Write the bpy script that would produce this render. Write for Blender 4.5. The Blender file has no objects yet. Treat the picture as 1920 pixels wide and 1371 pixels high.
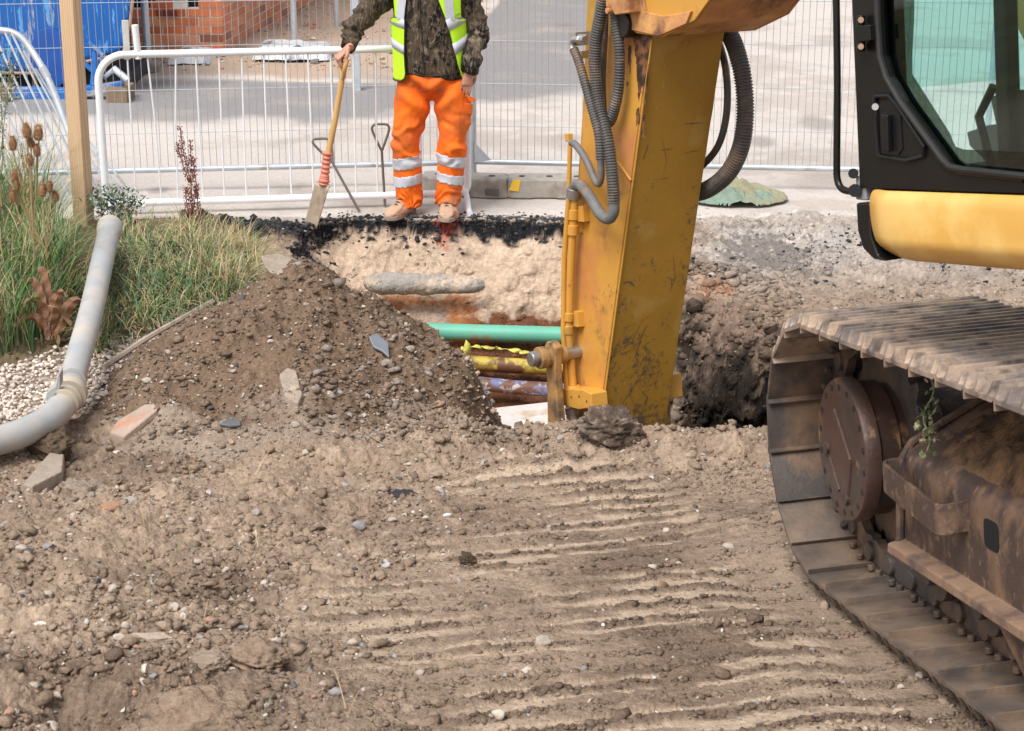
import bpy, bmesh, math, random
import numpy as np
from mathutils import Vector, Matrix
random.seed(7); RNG = np.random.default_rng(7)
sc = bpy.context.scene
# ---------------------------------------------------------------- camera, world, sun, exposure
H = 2.9; PITCH = math.radians(18.3); FPX = 3600.0
cam_d = bpy.data.cameras.new('camera'); cam = bpy.data.objects.new('camera', cam_d)
sc.collection.objects.link(cam); sc.camera = cam
cam.location = (0, 0, H); cam.rotation_euler = (math.radians(90) - PITCH, 0, 0)
cam_d.sensor_width = 36; cam_d.lens = FPX / 1920 * 36; cam_d.clip_start = .1; cam_d.clip_end = 3000
cam_d.dof.use_dof = True; cam_d.dof.focus_distance = 9.5; cam_d.dof.aperture_fstop = 16
world = bpy.data.worlds.new('World'); sc.world = world; world.use_nodes = True
wn = world.node_tree.nodes; wl = world.node_tree.links
bg = wn['Background']; sky = wn.new('ShaderNodeTexSky'); sky.sky_type = 'NISHITA'; sky.sun_disc = False
SUN_EL, SUN_AZ = math.radians(58), math.radians(215)      # azimuth clockwise from +Y: behind the camera, to the left
sky.sun_elevation = SUN_EL; sky.sun_rotation = SUN_AZ
sky.air_density = 1.0; sky.dust_density = 2.0; sky.ozone_density = .6
hs = wn.new('ShaderNodeHueSaturation'); hs.inputs['Saturation'].default_value = .28
wl.new(sky.outputs[0], hs.inputs['Color']); wl.new(hs.outputs[0], bg.inputs[0]); bg.inputs[1].default_value = .12
sun_d = bpy.data.lights.new('sun', 'SUN'); sun_d.energy = 2.0; sun_d.angle = math.radians(32); sun_d.color = (1, .98, .95)
sun = bpy.data.objects.new('sun', sun_d); sc.collection.objects.link(sun)
sd = Vector((math.sin(SUN_AZ) * math.cos(SUN_EL), math.cos(SUN_AZ) * math.cos(SUN_EL), math.sin(SUN_EL)))
sun.rotation_euler = sd.to_track_quat('Z', 'Y').to_euler(); sun.location = (-4, -6, 9)
sc.view_settings.view_transform = 'Standard'; sc.view_settings.look = 'None'
sc.view_settings.exposure = 0.80; sc.view_settings.gamma = 1; sc.view_settings.use_curve_mapping = False

# ---------------------------------------------------------------- measuring helpers (numbers taken off the photograph)
CP, SP = math.cos(PITCH), math.sin(PITCH)
CAM = np.array([0, 0, H])
def ray(px, py): 
    x = (px - 960) / FPX; u = -(py - 685) / FPX
    return np.array([x, CP + u * SP, -SP + u * CP])
def G(px, py, z=0.0):
    d = ray(px, py); return CAM + d * ((z - H) / d[2])
def P(px, py, y):
    d = ray(px, py); return CAM + d * (y / d[1])
def hit(px, py, o, n):
    d = ray(px, py); return CAM + d * (np.dot(np.asarray(o) - CAM, n) / np.dot(d, n))
def V(*a): return np.array(a, float)
def nrm(a): a = np.asarray(a, float); return a / np.linalg.norm(a)

# ---------------------------------------------------------------- object helpers
def tag(o, label=None, cat=None, group=None, kind=None):
    if label: o['label'] = label
    if cat: o['category'] = cat
    if group: o['group'] = group
    if kind: o['kind'] = kind
    return o
def thing(name, loc, label, cat, group=None, kind=None):
    o = bpy.data.objects.new(name, None); sc.collection.objects.link(o); o.location = loc; o.empty_display_size = .1
    bpy.context.view_layer.update()
    return tag(o, label, cat, group, kind)
def rootloc(p):
    l = V(0, 0, 0)
    while p is not None: l = l + np.array(p.location); p = p.parent
    return l
def mesh_np(name, v, f, mat, parent=None, col=None, smooth=False, loc=None):
    """v (n,3) world coordinates, f (m,k) or list of faces"""
    v = np.asarray(v, float)
    if parent is not None: base = rootloc(parent)
    elif loc is not None: base = np.asarray(loc, float)
    else: base = V(0, 0, 0)
    me = bpy.data.meshes.new(name)
    v = v - base
    if isinstance(f, np.ndarray):
        k = f.shape[1]; n = len(f)
        me.vertices.add(len(v)); me.vertices.foreach_set('co', v.astype(np.float32).ravel())
        me.loops.add(n * k); me.loops.foreach_set('vertex_index', f.astype(np.int32).ravel())
        me.polygons.add(n); me.polygons.foreach_set('loop_start', np.arange(0, n * k, k, dtype=np.int32))
        me.update(calc_edges=True)
    else:
        me.from_pydata([tuple(a) for a in v], [], [tuple(a) for a in f]); me.update()
    if col is not None:
        ca = me.color_attributes.new('Col', 'FLOAT_COLOR', 'POINT')
        c4 = np.ones((len(v), 4), np.float32); c4[:, :3] = col
        ca.data.foreach_set('color', c4.ravel())
    if smooth: me.polygons.foreach_set('use_smooth', np.ones(len(me.polygons), bool))
    o = bpy.data.objects.new(name, me); sc.collection.objects.link(o)
    if mat is not None: me.materials.append(mat)
    if parent is not None: o.parent = parent
    elif loc is not None: o.location = loc
    return o
class MB:
    def __init__(s): s.v = []; s.f = []
    def add(s, vs, fs):
        b = len(s.v); s.v += [tuple(map(float, a)) for a in vs]; s.f += [tuple(int(i) + b for i in q) for q in fs]; return s
    def obox(s, c, ax, ay, az):
        """box by centre and three half-axis vectors"""
        c, ax, ay, az = map(np.asarray, (c, ax, ay, az)); vs = []
        for k in (-1, 1):
            for j in (-1, 1):
                for i in (-1, 1): vs.append(c + i * ax + j * ay + k * az)
        fs = [(0, 2, 3, 1), (4, 5, 7, 6), (0, 1, 5, 4), (2, 6, 7, 3), (0, 4, 6, 2), (1, 3, 7, 5)]
        if np.dot(np.cross(ax, ay), az) < 0: fs = [q[::-1] for q in fs]
        return s.add(vs, fs)
    def box(s, x0, x1, y0, y1, z0, z1):
        return s.obox(((x0 + x1) / 2, (y0 + y1) / 2, (z0 + z1) / 2), ((x1 - x0) / 2, 0, 0), (0, (y1 - y0) / 2, 0), (0, 0, (z1 - z0) / 2))
    def prism(s, poly, ext):
        """closed polygon of 3-D points extruded by vector ext"""
        n = len(poly); poly = [np.asarray(a, float) for a in poly]; ext = np.asarray(ext, float)
        nn = sum((np.cross(poly[i] - poly[0], poly[(i + 1) % n] - poly[0]) for i in range(n)), V(0, 0, 0))
        fs = [tuple(range(n))[::-1], tuple(range(n, 2 * n))] + [(i, (i + 1) % n, n + (i + 1) % n, n + i) for i in range(n)]
        if np.dot(nn, ext) < 0: fs = [q[::-1] for q in fs]
        return s.add(poly + [a + ext for a in poly], fs)
    def tube(s, pts, r, n=10, cap=True, flat=1.0):
        pts = [np.asarray(a, float) for a in pts]; m = len(pts)
        rr = r if hasattr(r, '__len__') else [r] * m
        t = [nrm(pts[min(i + 1, m - 1)] - pts[max(i - 1, 0)]) for i in range(m)]
        a = V(0, 0, 1) if abs(t[0][2]) < .9 else V(1, 0, 0)
        x = nrm(np.cross(t[0], a)); vs = []; fs = []
        for i in range(m):
            x = nrm(x - np.dot(x, t[i]) * t[i]); y = np.cross(t[i], x)
            for k in range(n):
                an = 2 * math.pi * k / n; vs.append(pts[i] + rr[i] * (math.cos(an) * x + flat * math.sin(an) * y))
        for i in range(m - 1):
            for k in range(n):
                fs.append((i * n + k, i * n + (k + 1) % n, (i + 1) * n + (k + 1) % n, (i + 1) * n + k))
        if cap: fs.append(tuple(range(n))[::-1]); fs.append(tuple(range((m - 1) * n, m * n)))
        return s.add(vs, fs)
    def cyl(s, a, b, r, n=24, r2=None): return s.tube([a, b], [r, r if r2 is None else r2], n)
    def build(s, name, mat, parent=None, bevel=0, smooth=False, loc=None, seg=2, label=None):
        o = mesh_np(name, np.array(s.v), s.f, mat, parent, None, False, loc)
        if smooth or bevel:
            for p in o.data.polygons: p.use_smooth = True
            try:
                o.data.set_sharp_from_angle(angle=math.radians(38))
            except Exception: pass
        if bevel:
            b = o.modifiers.new('bevel', 'BEVEL'); b.width = bevel; b.segments = seg; b.limit_method = 'ANGLE'; b.angle_limit = math.radians(35); b.harden_normals = True
        if label: o['label'] = label
        return o
def curve(pts, n=8):
    """Catmull-Rom through 3-D points"""
    p = [np.asarray(a, float) for a in pts]; p = [2 * p[0] - p[1]] + p + [2 * p[-1] - p[-2]]; out = []
    for i in range(1, len(p) - 2):
        for k in range(n):
            t = k / n
            out.append(.5 * ((2 * p[i]) + (-p[i - 1] + p[i + 1]) * t + (2 * p[i - 1] - 5 * p[i] + 4 * p[i + 1] - p[i + 2]) * t * t + (-p[i - 1] + 3 * p[i] - 3 * p[i + 1] + p[i + 2]) * t ** 3))
    out.append(p[-2]); return out
def even(pts, step):
    pts = np.array(pts); d = np.r_[0, np.cumsum(np.linalg.norm(np.diff(pts, axis=0), axis=1))]
    m = max(2, int(d[-1] / step)); q = np.linspace(0, d[-1], m)
    return np.stack([np.interp(q, d, pts[:, k]) for k in range(3)], 1)
def copy_tree(o, parent=None, skip=()):
    c = o.copy(); sc.collection.objects.link(c)
    if parent is not None: c.parent = parent
    for ch in list(o.children): copy_tree(ch, c)
    return c

# ---------------------------------------------------------------- materials
def mat(name, col, rough=.6, metal=0.0, vary=.12, scale=8, bump=0.0, bscale=60, attr=False, spec=.5, col2=None, m2=.0, s2=3, sharp=.06, stretch=None, detail=6, col3=None, m3=.5, s3=9, bdist=.01, scratch=None, mud=None, chips=None):
    m = bpy.data.materials.new(name); m.use_nodes = True; n = m.node_tree.nodes; l = m.node_tree.links
    b = n['Principled BSDF']; b.inputs['Roughness'].default_value = rough; b.inputs['Metallic'].default_value = metal
    b.inputs['Specular IOR Level'].default_value = spec
    tc = n.new('ShaderNodeTexCoord'); mp = n.new('ShaderNodeMapping'); l.new(tc.outputs['Object'], mp.inputs[0])
    if stretch: mp.inputs['Scale'].default_value = stretch
    if attr:
        a = n.new('ShaderNodeAttribute'); a.attribute_name = 'Col'; src = a.outputs['Color']
    else:
        a = n.new('ShaderNodeRGB'); a.outputs[0].default_value = (*col, 1); src = a.outputs[0]
    def noise(sc_, det=detail, rg=.6):
        t = n.new('ShaderNodeTexNoise'); t.inputs['Scale'].default_value = sc_; t.inputs['Detail'].default_value = det; t.inputs['Roughness'].default_value = rg
        l.new(mp.outputs[0], t.inputs['Vector']); return t.outputs['Fac']
    def ramp(fac, a_, b_):
        r = n.new('ShaderNodeMapRange'); r.inputs[1].default_value = a_; r.inputs[2].default_value = b_; l.new(fac, r.inputs[0]); return r.outputs[0]
    def mixc(fac, x, y, mode='MIX'):
        q = n.new('ShaderNodeMix'); q.data_type = 'RGBA'; q.blend_type = mode
        if isinstance(fac, float): q.inputs[0].default_value = fac
        else: l.new(fac, q.inputs[0])
        for s_, w in ((6, x), (7, y)):
            if isinstance(w, tuple): q.inputs[s_].default_value = (*w, 1)
            else: l.new(w, q.inputs[s_])
        return q.outputs[2]
    if col2 is not None: src = mixc(ramp(noise(s2), m2 - sharp, m2 + sharp), src, tuple(col2))
    if col3 is not None: src = mixc(ramp(noise(s3), m3 - sharp, m3 + sharp), src, tuple(col3))
    if scratch:
        for rot, sc_, th in ((.5, 7, .715), (-.35, 9, .725), (1.1, 6, .73), (.05, 12, .71)):
            mq = n.new('ShaderNodeMapping'); mq.vector_type = 'TEXTURE'; mq.inputs['Rotation'].default_value = (rot * .6, rot, rot * .4); mq.inputs['Scale'].default_value = (.03, .05, 1.0); l.new(tc.outputs['Object'], mq.inputs[0])
            t = n.new('ShaderNodeTexNoise'); t.inputs['Scale'].default_value = sc_ * .35; t.inputs['Detail'].default_value = 3; l.new(mq.outputs[0], t.inputs['Vector'])
            src = mixc(ramp(t.outputs['Fac'], th - .01, th + .015), src, tuple(scratch))
    if chips is not None: src = mixc(ramp(noise(55, 3, .5), .715, .74), src, tuple(chips))
    if mud:                                                # splashed mud, thick below mud[0] and gone above mud[1]
        sx_ = n.new('ShaderNodeSeparateXYZ'); l.new(tc.outputs['Object'], sx_.inputs[0]); hgt = ramp(sx_.outputs[2], mud[1], mud[0])
        t1 = noise(38, 6, .7); t2 = noise(5, 5, .6); a1 = n.new('ShaderNodeMath'); a1.operation = 'ADD'; l.new(t1, a1.inputs[0]); l.new(t2, a1.inputs[1])
        a2 = n.new('ShaderNodeMath'); a2.operation = 'MULTIPLY_ADD'; l.new(hgt, a2.inputs[0]); a2.inputs[1].default_value = .27; l.new(a1.outputs[0], a2.inputs[2])
        src = mixc(ramp(a2.outputs[0], 1.20, 1.36), src, mud[2])
    if vary:
        r = ramp(noise(scale), .25, .75); v = n.new('ShaderNodeMapRange'); v.inputs[3].default_value = 1 - vary; v.inputs[4].default_value = 1 + vary; l.new(r, v.inputs[0])
        vm = n.new('ShaderNodeVectorMath'); vm.operation = 'SCALE'; l.new(src, vm.inputs[0]); l.new(v.outputs[0], vm.inputs['Scale']); src = vm.outputs[0]
    l.new(src, b.inputs['Base Color'])
    if bump:
        bp = n.new('ShaderNodeBump'); bp.inputs['Strength'].default_value = bump; bp.inputs['Distance'].default_value = bdist
        l.new(noise(bscale, 8, .65), bp.inputs['Height']); l.new(bp.outputs[0], b.inputs['Normal'])
    return m

# ---------------------------------------------------------------- noise in numpy
def _h(ix, iy, seed):
    h = (ix.astype(np.int64) * 374761393 + iy.astype(np.int64) * 668265263 + seed * 1442695041) & 0xffffffff
    h = ((h ^ (h >> 13)) * 1274126177) & 0xffffffff
    h = ((h ^ (h >> 16)) * 2246822519) & 0xffffffff
    return (h ^ (h >> 15)).astype(np.float64) / 4294967295.0
def vn(x, y, seed=0):
    x0 = np.floor(x); y0 = np.floor(y); fx = x - x0; fy = y - y0
    fx = fx * fx * fx * (fx * (fx * 6 - 15) + 10); fy = fy * fy * fy * (fy * (fy * 6 - 15) + 10)
    a = _h(x0, y0, seed); b = _h(x0 + 1, y0, seed); c = _h(x0, y0 + 1, seed); d = _h(x0 + 1, y0 + 1, seed)
    return (a + (b - a) * fx) * (1 - fy) + (c + (d - c) * fx) * fy
def fbm(x, y, s, o=4, seed=0, g=.5):
    r = 0; a = 1; t = 0; cs, sn = math.cos(.6), math.sin(.6)
    x = np.asarray(x) / s; y = np.asarray(y) / s
    for k in range(o):
        r = r + a * (vn(x + 17.3 * k, y - 9.1 * k, seed + k) - .5); t += a; a *= g
        x, y = (x * cs - y * sn) * 2.03, (x * sn + y * cs) * 2.03
    return r / t * 2
def clods(x, y, s, seed, fill=.7, sharp=.5):
    """rounded lumps on a jittered grid, height 0..1 in units of the cell"""
    X = x / s; Y = y / s; x0 = np.floor(X); y0 = np.floor(Y); out = np.zeros_like(X); cid = np.zeros_like(X)
    for i in (-1, 0, 1):
        for j in (-1, 0, 1):
            cx = x0 + i; cy = y0 + j
            r = .18 + .42 * _h(cx, cy, seed + 3) ** 1.5; on = _h(cx, cy, seed + 4) < fill
            an = _h(cx, cy, seed + 5) * 3.14; e = .7 + .3 * _h(cx, cy, seed + 6)
            dx = X - cx - _h(cx, cy, seed + 1); dy = Y - cy - _h(cx, cy, seed + 2)
            u = dx * np.cos(an) + dy * np.sin(an); w = (-dx * np.sin(an) + dy * np.cos(an)) / e
            q = 1 - (np.abs(u) ** 2.4 + np.abs(w) ** 2.4) ** (2 / 2.4) / r ** 2
            hh = np.where(on & (q > 0), np.clip(q, 0, 1) ** sharp * r, 0)
            cid = np.where(hh > out, _h(cx, cy, seed + 9), cid); out = np.maximum(out, hh)
    return out, cid
def sst(x, a, b): t = np.clip((x - a) / (b - a), 0, 1); return t * t * (3 - 2 * t)
def polydist(x, y, poly):
    """signed distance to polygon, positive inside"""
    poly = np.asarray(poly, float)[:, :2]; n = len(poly); d = np.full(x.shape, 1e9); ins = np.zeros(x.shape, bool)
    for i in range(n):
        a = poly[i]; b = poly[(i + 1) % n]; e = b - a
        wx = x - a[0]; wy = y - a[1]; t = np.clip((wx * e[0] + wy * e[1]) / (e @ e), 0, 1)
        d = np.minimum(d, np.hypot(wx - e[0] * t, wy - e[1] * t))
        c = ((a[1] > y) != (b[1] > y)) & (x < (b[0] - a[0]) * (y - a[1]) / (b[1] - a[1] + 1e-12) + a[0]); ins ^= c
    return np.where(ins, d, -d)
# ---------------------------------------------------------------- excavator frames (used by the ground too)
TC = V(.9212, 5.6242, .7478); TS = V(-.16791, .97082, -.17125); TU = V(.98311, .17773, .04366); TV = V(-.07282, .16102, .98426); TR = .42
FU = V(-.48492, .85666, -.17603); RU = V(.87152, .49011, -.0157); C0 = V(2.4157, 4.4196, .6287)
# ---------------------------------------------------------------- the ground
SOIL = V(.292, .210, .152); PALE = V(.56, .425, .312); TAN = V(.60, .45, .33); ROAD = V(.52, .462, .415); GREY = V(.235, .222, .218)
BLACK = V(.022, .022, .026); ORANGE = V(.42, .17, .065); CLAY = V(.15, .062, .032); DARK = V(.045, .034, .027); RUBB = V(.42, .31, .23); GRASSY = V(.13, .10, .05)
TRENCH = [(-1.30, 11.45), (-1.1, 11.66), (-.4, 11.72), (.2, 11.66), (1.0, 11.62), (1.10, 11.0), (.98, 10.5), (.93, 10.15), (1.1, 9.85), (1.32, 9.40), (1.9, 9.25), (2.8, 9.2), (2.8, 7.75), (1.4, 7.68), (.6, 7.66), (-.1, 7.85), (-.6, 8.5), (-1.2, 9.6)]
def mixv(c, c2, m): return c + (c2 - c) * m[:, None]
def heap_h(x, y):
    dx = x + 1.03; dy = y - 8.80; an = np.arctan2(dy, dx)
    R = np.interp(np.mod(an, 2 * np.pi), np.radians([0, 45, 90, 135, 180, 215, 250, 290, 322, 360]), [.98, .95, .95, .98, 1.0, 1.25, 1.65, 1.5, 1.06, .98])
    r = np.hypot(dx, dy) / R
    h = .555 * (1 - r) + .05 * np.exp(-(r * 3.2) ** 2) - .10
    return h - 1.9 * np.clip(r - .84, 0, 9) * sst(x, -.75, -.35) * (y > 7.7)
def base_h(x, y):
    z = .164 * (np.logaddexp(0, (7.45 - y) * 6) / 6)
    z = z + .074 * np.clip(x - .55, 0, 3) * sst(7.4 - y, 0, 1.2)
    lx = sst(-x, .5, 1.6)
    z = z + lx * sst(8.1 - y, -.3, 1.0) * (.05 + .05 * fbm(x, y, .8, 2, 3)) * sst(y, 2, 5)
    gb = sst(-x - 1.15 - .25 * (y - 9.6), 0, .5) * sst(y, 8.9, 9.8) * (1 - sst(y, 11.1, 11.8))    # grassy bank
    z = z + gb * .10
    ts = (x - TC[0]) * .985 + (y - TC[1]) * .17; tt = (x - TC[0]) * -.17 + (y - TC[1]) * .985
    zp = TC[2] + (-(TR + .058) - (x - TC[0]) * TV[0] - (y - TC[1]) * TV[1]) / TV[2]
    mk = sst(ts, -.38, -.02) * (1 - sst(ts, .7, .9)) * (1 - sst(tt, .05, .45)); z = z + (zp - z) * mk
    for (hx, hy, hr, hd) in ((-1.03, 4.36, .16, .13), (-.84, 4.28, .10, .10), (-1.50, 5.55, .15, .09), (-1.55, 7.05, .10, .09), (-1.42, 7.2, .07, .07), (-1.75, 7.35, .09, .07), (-.62, 4.75, .09, .06), (-1.2, 5.0, .14, -.07), (-.95, 4.62, .12, -.05), (-1.3, 6.7, .18, -.06)):
        z = z - hd * np.exp(-((x - hx) ** 2 + ((y - hy) * 1.3) ** 2) / hr ** 2 * 1.4)
    z = z + .012 * fbm(x, y, 1.3, 3, 5) * sst(y, 2, 4) * (1 - sst(y, 20, 30))
    return z
def trench_d(x, y):
    w = fbm(x, y, .22, 4, 11) * .07 + fbm(x, y, .06, 2, 12) * .02
    return polydist(x, y, TRENCH) + w
def ground(x, y, fine=True):
    n = len(x); z = base_h(x, y); c = np.tile(SOIL, (n, 1)); near = y < 12.3
    # --- soil colours and roughness
    n1 = fbm(x, y, .5, 4, 21); n2 = fbm(x, y, .09, 4, 22); n3 = fbm(x, y, .025, 3, 23); ff = 1 - sst(y, 12.2, 13.2); n2 = n2 * ff; n3 = n3 * ff
    rightness = sst(x - (-.62 + .18 * (y - 5)) + .35 * n1, -.25, .45)               # tracked area right of this line
    rough = (1 - .66 * rightness * (1 - sst(y, 7.1, 7.6)))
    rough = rough * (1 - sst(y, 12, 12.6))
    c = mixv(c, PALE, np.clip(.36 + .55 * n1 + .3 * n2, 0, 1) * .62); c = mixv(c, V(.165, .115, .082), sst(-n1 + .5 * n2 + .3 * n3, .16, .55) * .5)
    # --- tracked ground: bars pressed by the shoes, pale packed flats between rough dark ridges
    q = x * -.30 + y * .954
    q = q + .035 * fbm(x, y, 1.1, 2, 31) + .003 * fbm(x, y, .12, 2, 32)
    arc = q / .142; ph = arc - np.floor(arc); cell = np.floor(arc)
    lane = vn(x / .7 + cell * 7.7, cell * 3.1, 41) - .35 * sst(.6 - x - .4 * n1, 0, .8)
    tm = (1 - sst((x - TC[0]) * .985 + (y - TC[1]) * .17 + .25 * n1, -.30, -.04)) * rightness * (1 - sst(y, 7.05, 7.55)) * sst(lane + .5 * fbm(x, y, .55, 3, 43) + .15 * sst(x, .2, .9), .30, .52)
    ph = ph + .025 * n2; ridge = np.exp(-((ph - .5) / (.19 + .06 * n1)) ** 2) * sst(n2 + .6 * n1, -.7, -.1)
    z = z + tm * (.015 * ridge * (1 + .5 * n3) - .008)
    flat = tm * sst(np.abs(ph - .5), .14, .30)
    c = mixv(c, PALE * (1 + .12 * n3[:, None]), np.clip(flat * 1.3 * sst(n1 + 1.0 * n2, -.9, -.1), 0, 1))
    c = mixv(c, SOIL * .70, np.clip(tm * ridge * 1.0, 0, 1))
    rough = np.maximum(rough * (1 - .85 * flat), .55 * tm * ridge)
    # --- far ground: road and rubble
    t = sst(y + .25 * n1, 11.3, 11.8); rd = ROAD * (1 + .05 * n1[:, None] + .05 * n2[:, None] + .03 * n3[:, None])
    c = c + (rd - c) * t[:, None]
    far_r = sst(x + .3 * n1, .9, 1.3) * sst(y, 9.6, 11.2) * (1 - t); c = mixv(c, ROAD * .93, far_r * .9)
    dirt = sst(fbm(x, y, 1.1, 4, 51) + .4 * fbm(x, y, .15, 3, 52), .12, .45) * (y > 11.2); c = mixv(c, ROAD * V(.74, .70, .66), dirt * .55)
    edge = 1.6 * sst(x, -.2, 2.0)
    band = sst(y + .35 * n1 - 1.1 * sst(x, -1.5, .6), 14.75, 15.2) * (1 - sst(y + .35 * n1 + .25 * x * (x < 0) - 14 * sst(x, -.9, .9), 16.2, 16.9)) * (1 - sst(x + .4 * n1 - .15 * (y - 15), .15, 1.1))
    c = mixv(c, GREY * (1 + .2 * n2[:, None]), np.clip(band * (1.0 + .9 * n2), 0, 1) * .95)
    rub = sst(y + .4 * n1 + .0 * x, 16.6, 17.1) * (1 - sst(x - .12 * (y - 17) + .3 * n1, -1.05, -.55))
    rb = RUBB * (1 + .25 * n2[:, None] + .2 * n3[:, None]); c = c + (rb - c) * rub[:, None]
    kl = np.exp(-((y - 16.75 + .12 * (x + 2) + .05 * n1) / .13) ** 2) * (x < -.4); c = mixv(c, V(.62, .55, .48), np.clip(kl, 0, 1) * .8)
    z = z + rub * (.05 * fbm(x, y, .6, 4, 61) + .05 * sst(y, 17, 19))
    for (px_, py_, r_) in ((1525, 232, .20), (1430, 268, .16), (1060, 52, .2), (1265, 300, .12), (300, 355, .1), (560, 350, .1)):
        g_ = G(px_, py_); c = mixv(c, V(.20, .17, .15), .6 * sst(1 - np.hypot((x - g_[0]) / (r_ * 1.2), (y - g_[1]) / (r_ * 2.6)) + .5 * n1 + .5 * n2, .25, .9))
    # --- left bank soil, grass bed, gravel bed
    bank = sst(-x - .95 - .2 * (y - 9), 0, .25) * sst(y, 8.0, 8.5) * (1 - sst(y + .2 * n1, 11.2, 11.55))
    c = mixv(c, GRASSY * (1 + .3 * n2[:, None]), bank * .8)
    gv = polydist(x, y, GRAVEL) + .12 * n2; gm = sst(gv, -.02, .08); c = mixv(c, V(.52, .43, .36), gm)
    # --- trench
    d = trench_d(x, y); ins = d > 0
    zf = np.interp(y, [7.6, 8.6, 9.3, 9.8, 10.2, 10.5, 10.75, 10.95, 11.12, 11.3], [-1.35, -1.35, -1.18, -.95, -.84, -.76, -.69, -.63, -.56, -.50]) + .03 * n2
    farw = sst(y, 10.3, 10.9) * (1 - sst(x, .9, 1.05)); k = 1.05 * farw
    dw = np.clip(d, 0, 9)
    lip = .085 * sst(dw, .0, .03)                                                    # broken tarmac edge
    prof = np.interp(dw, [0, .10, .22, .34, .50, 3], [0, .05, .20, .52, 1.05, 3])
    wall = -(lip * farw + (1 - farw) * prof + k * dw + .05 * np.clip(n2, -.5, 1) * sst(dw, .03, .2))
    # concrete lintel and the clay hollow beneath it on the far wall
    lint = polydist(x, y, [(-.93, 11.28), (.02, 11.30), (-.10, 11.18), (-.22, 11.10), (-.90, 11.10)])
    zt = np.maximum(wall, zf)
    floor_m = sst(wall - zf, .03, -.03)
    near_t = sst(y, 10.2, 9.6)
    zt = np.where(ins, zt + .5 * (.03 * n2) * (1 - floor_m), 0)
    z = np.where(ins, z + zt, z)
    n2o, n3o = n2, n3; n2 = np.where(ins, fbm(x, y * .7 + zt * 1.1, .09, 4, 22), n2); n3 = np.where(ins, fbm(x, y * .7 + zt * 1.1, .025, 3, 23), n3)
    tcol = np.tile(TAN, (n, 1)) * (1 + .10 * n2[:, None] + .10 * n3[:, None])
    rw = sst(x + .1 * n2, .75, .95) * (1 - sst(y, 10.9, 11.2)); 
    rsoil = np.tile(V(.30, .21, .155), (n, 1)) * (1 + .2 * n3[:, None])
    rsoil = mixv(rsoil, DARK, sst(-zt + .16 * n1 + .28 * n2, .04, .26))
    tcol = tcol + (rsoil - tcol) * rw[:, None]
    fc = CLAY * (1 + .35 * n2[:, None] + .3 * n3[:, None]); fl = np.clip(floor_m + sst(-zt, .50, .60) * farw, 0, 1); tcol = tcol + (fc - tcol) * (fl * (1 - rw))[:, None]
    hol = sst(x + .02 * n2, -.93, -.85) * (1 - sst(x + .06 * n2, -.30, -.16)) * sst(-zt + .03 * n2, .40, .43) * (1 - sst(-zt, .60, .66)); tcol = mixv(tcol, ORANGE * (1 + .2 * n3.mean()), np.clip(hol * (1 - rw), 0, 1) * .85)
    grey_sl = sst(x, -.72, -.62) * (1 - sst(x, -.42, -.36)) * sst(-zt, .44, .5); tcol = mixv(tcol, V(.42, .34, .27), np.clip(grey_sl * hol, 0, 1) * .8)
    tarm = farw * np.clip(sst(-zt, .0, .01) * (1 - sst(-zt + .10 * n1 + .07 * n2 + .04 * n3, .09, .14)) * sst(n2 + .5 * n1, -.9, -.6), 0, 1); tcol = mixv(tcol, BLACK * (1 + .8 * n3[:, None] + .6 * n2[:, None]), tarm)
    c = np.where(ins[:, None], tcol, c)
    rim = np.clip(1 - np.abs(d + .05) / .10 + .6 * n2 + .8 * n3, 0, 1) * (~ins) * sst(y, 11.3, 11.6) * (x < 1.2); c = mixv(c, BLACK * 2, sst(rim, .45, .8) * .9)
    lb = sst(1 - np.hypot((x + 1.55) / .42, (y - 11.28) / .22) + .5 * n2 + .4 * n3, .05, .25); c = mixv(c, BLACK * 1.3, lb); z = z + lb * .05 * (~ins)
    sp = sst(1 - np.hypot((x - 1.45) / .55, (y - 10.95) / .75) + .9 * n2 + .7 * n3 + .4 * n1, .35, .7); c = mixv(c, V(.16, .14, .13), np.where(ins, 0, sp) * .7)
    orr = sst(1 - np.hypot((x - 1.12) / .22, (y - 10.1) / .4) + .5 * n2, .3, .7); c = mixv(c, ORANGE * 1.2, orr * .45)
    rm = sst(1 - np.hypot((x + .42) / .07, (y - 11.70) / .07) + .9 * n2 + 1.3 * n3, .35, .8); c = mixv(c, V(.62, .11, .08), rm * .6)      # sprayed survey mark
    # --- overhangs and lumps pushed out of the steep walls
    wz = np.where(ins, sst(-zt, .04, .16) * (1 - floor_m) * np.maximum(farw * .35, 1 - farw), 0)
    wn_ = .15 * fbm(x * 1.0, zt, .28, 4, 171) - .11 * np.abs(fbm(x, zt, .09, 3, 172)) + .02 * fbm(x, zt, .02, 2, 173)
    yoff = wz * wn_; c = c * (1 + (wz * (.45 * fbm(x, zt, .05, 4, 174) + .35 * fbm(x, zt, .2, 3, 175)))[:, None] * (1 - .6 * farw)[:, None])
    # --- fine lumps
    spo = sst(8.5 - y, 0, .4) * sst(x, -.9, -.2) * sst(y, 7.0, 7.5) * (1 - sst(d, -.05, .02)); z = z + spo * (.07 + .05 * n1 + .04 * n2)     # crumbs along the near edge
    rough = np.clip(rough + spo * .5, 0, 1.2)
    rough = np.where(ins, .55 + .8 * rw, rough); rough = np.where(y > 11.8, .0, rough); rough = np.where((y > 11.35) & (x < 1.1), np.minimum(rough, .14), rough)
    ts = (x - TC[0]) * .985 + (y - TC[1]) * .17; tt = (x - TC[0]) * -.17 + (y - TC[1]) * .985; mk = sst(ts, -.15, -.02) * (1 - sst(ts, .7, .9)) * (1 - sst(tt, .05, .45)); rough = rough * (1 - .85 * mk)
    rough = np.where((gm > .5), .15, rough) + far_r * .1
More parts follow.
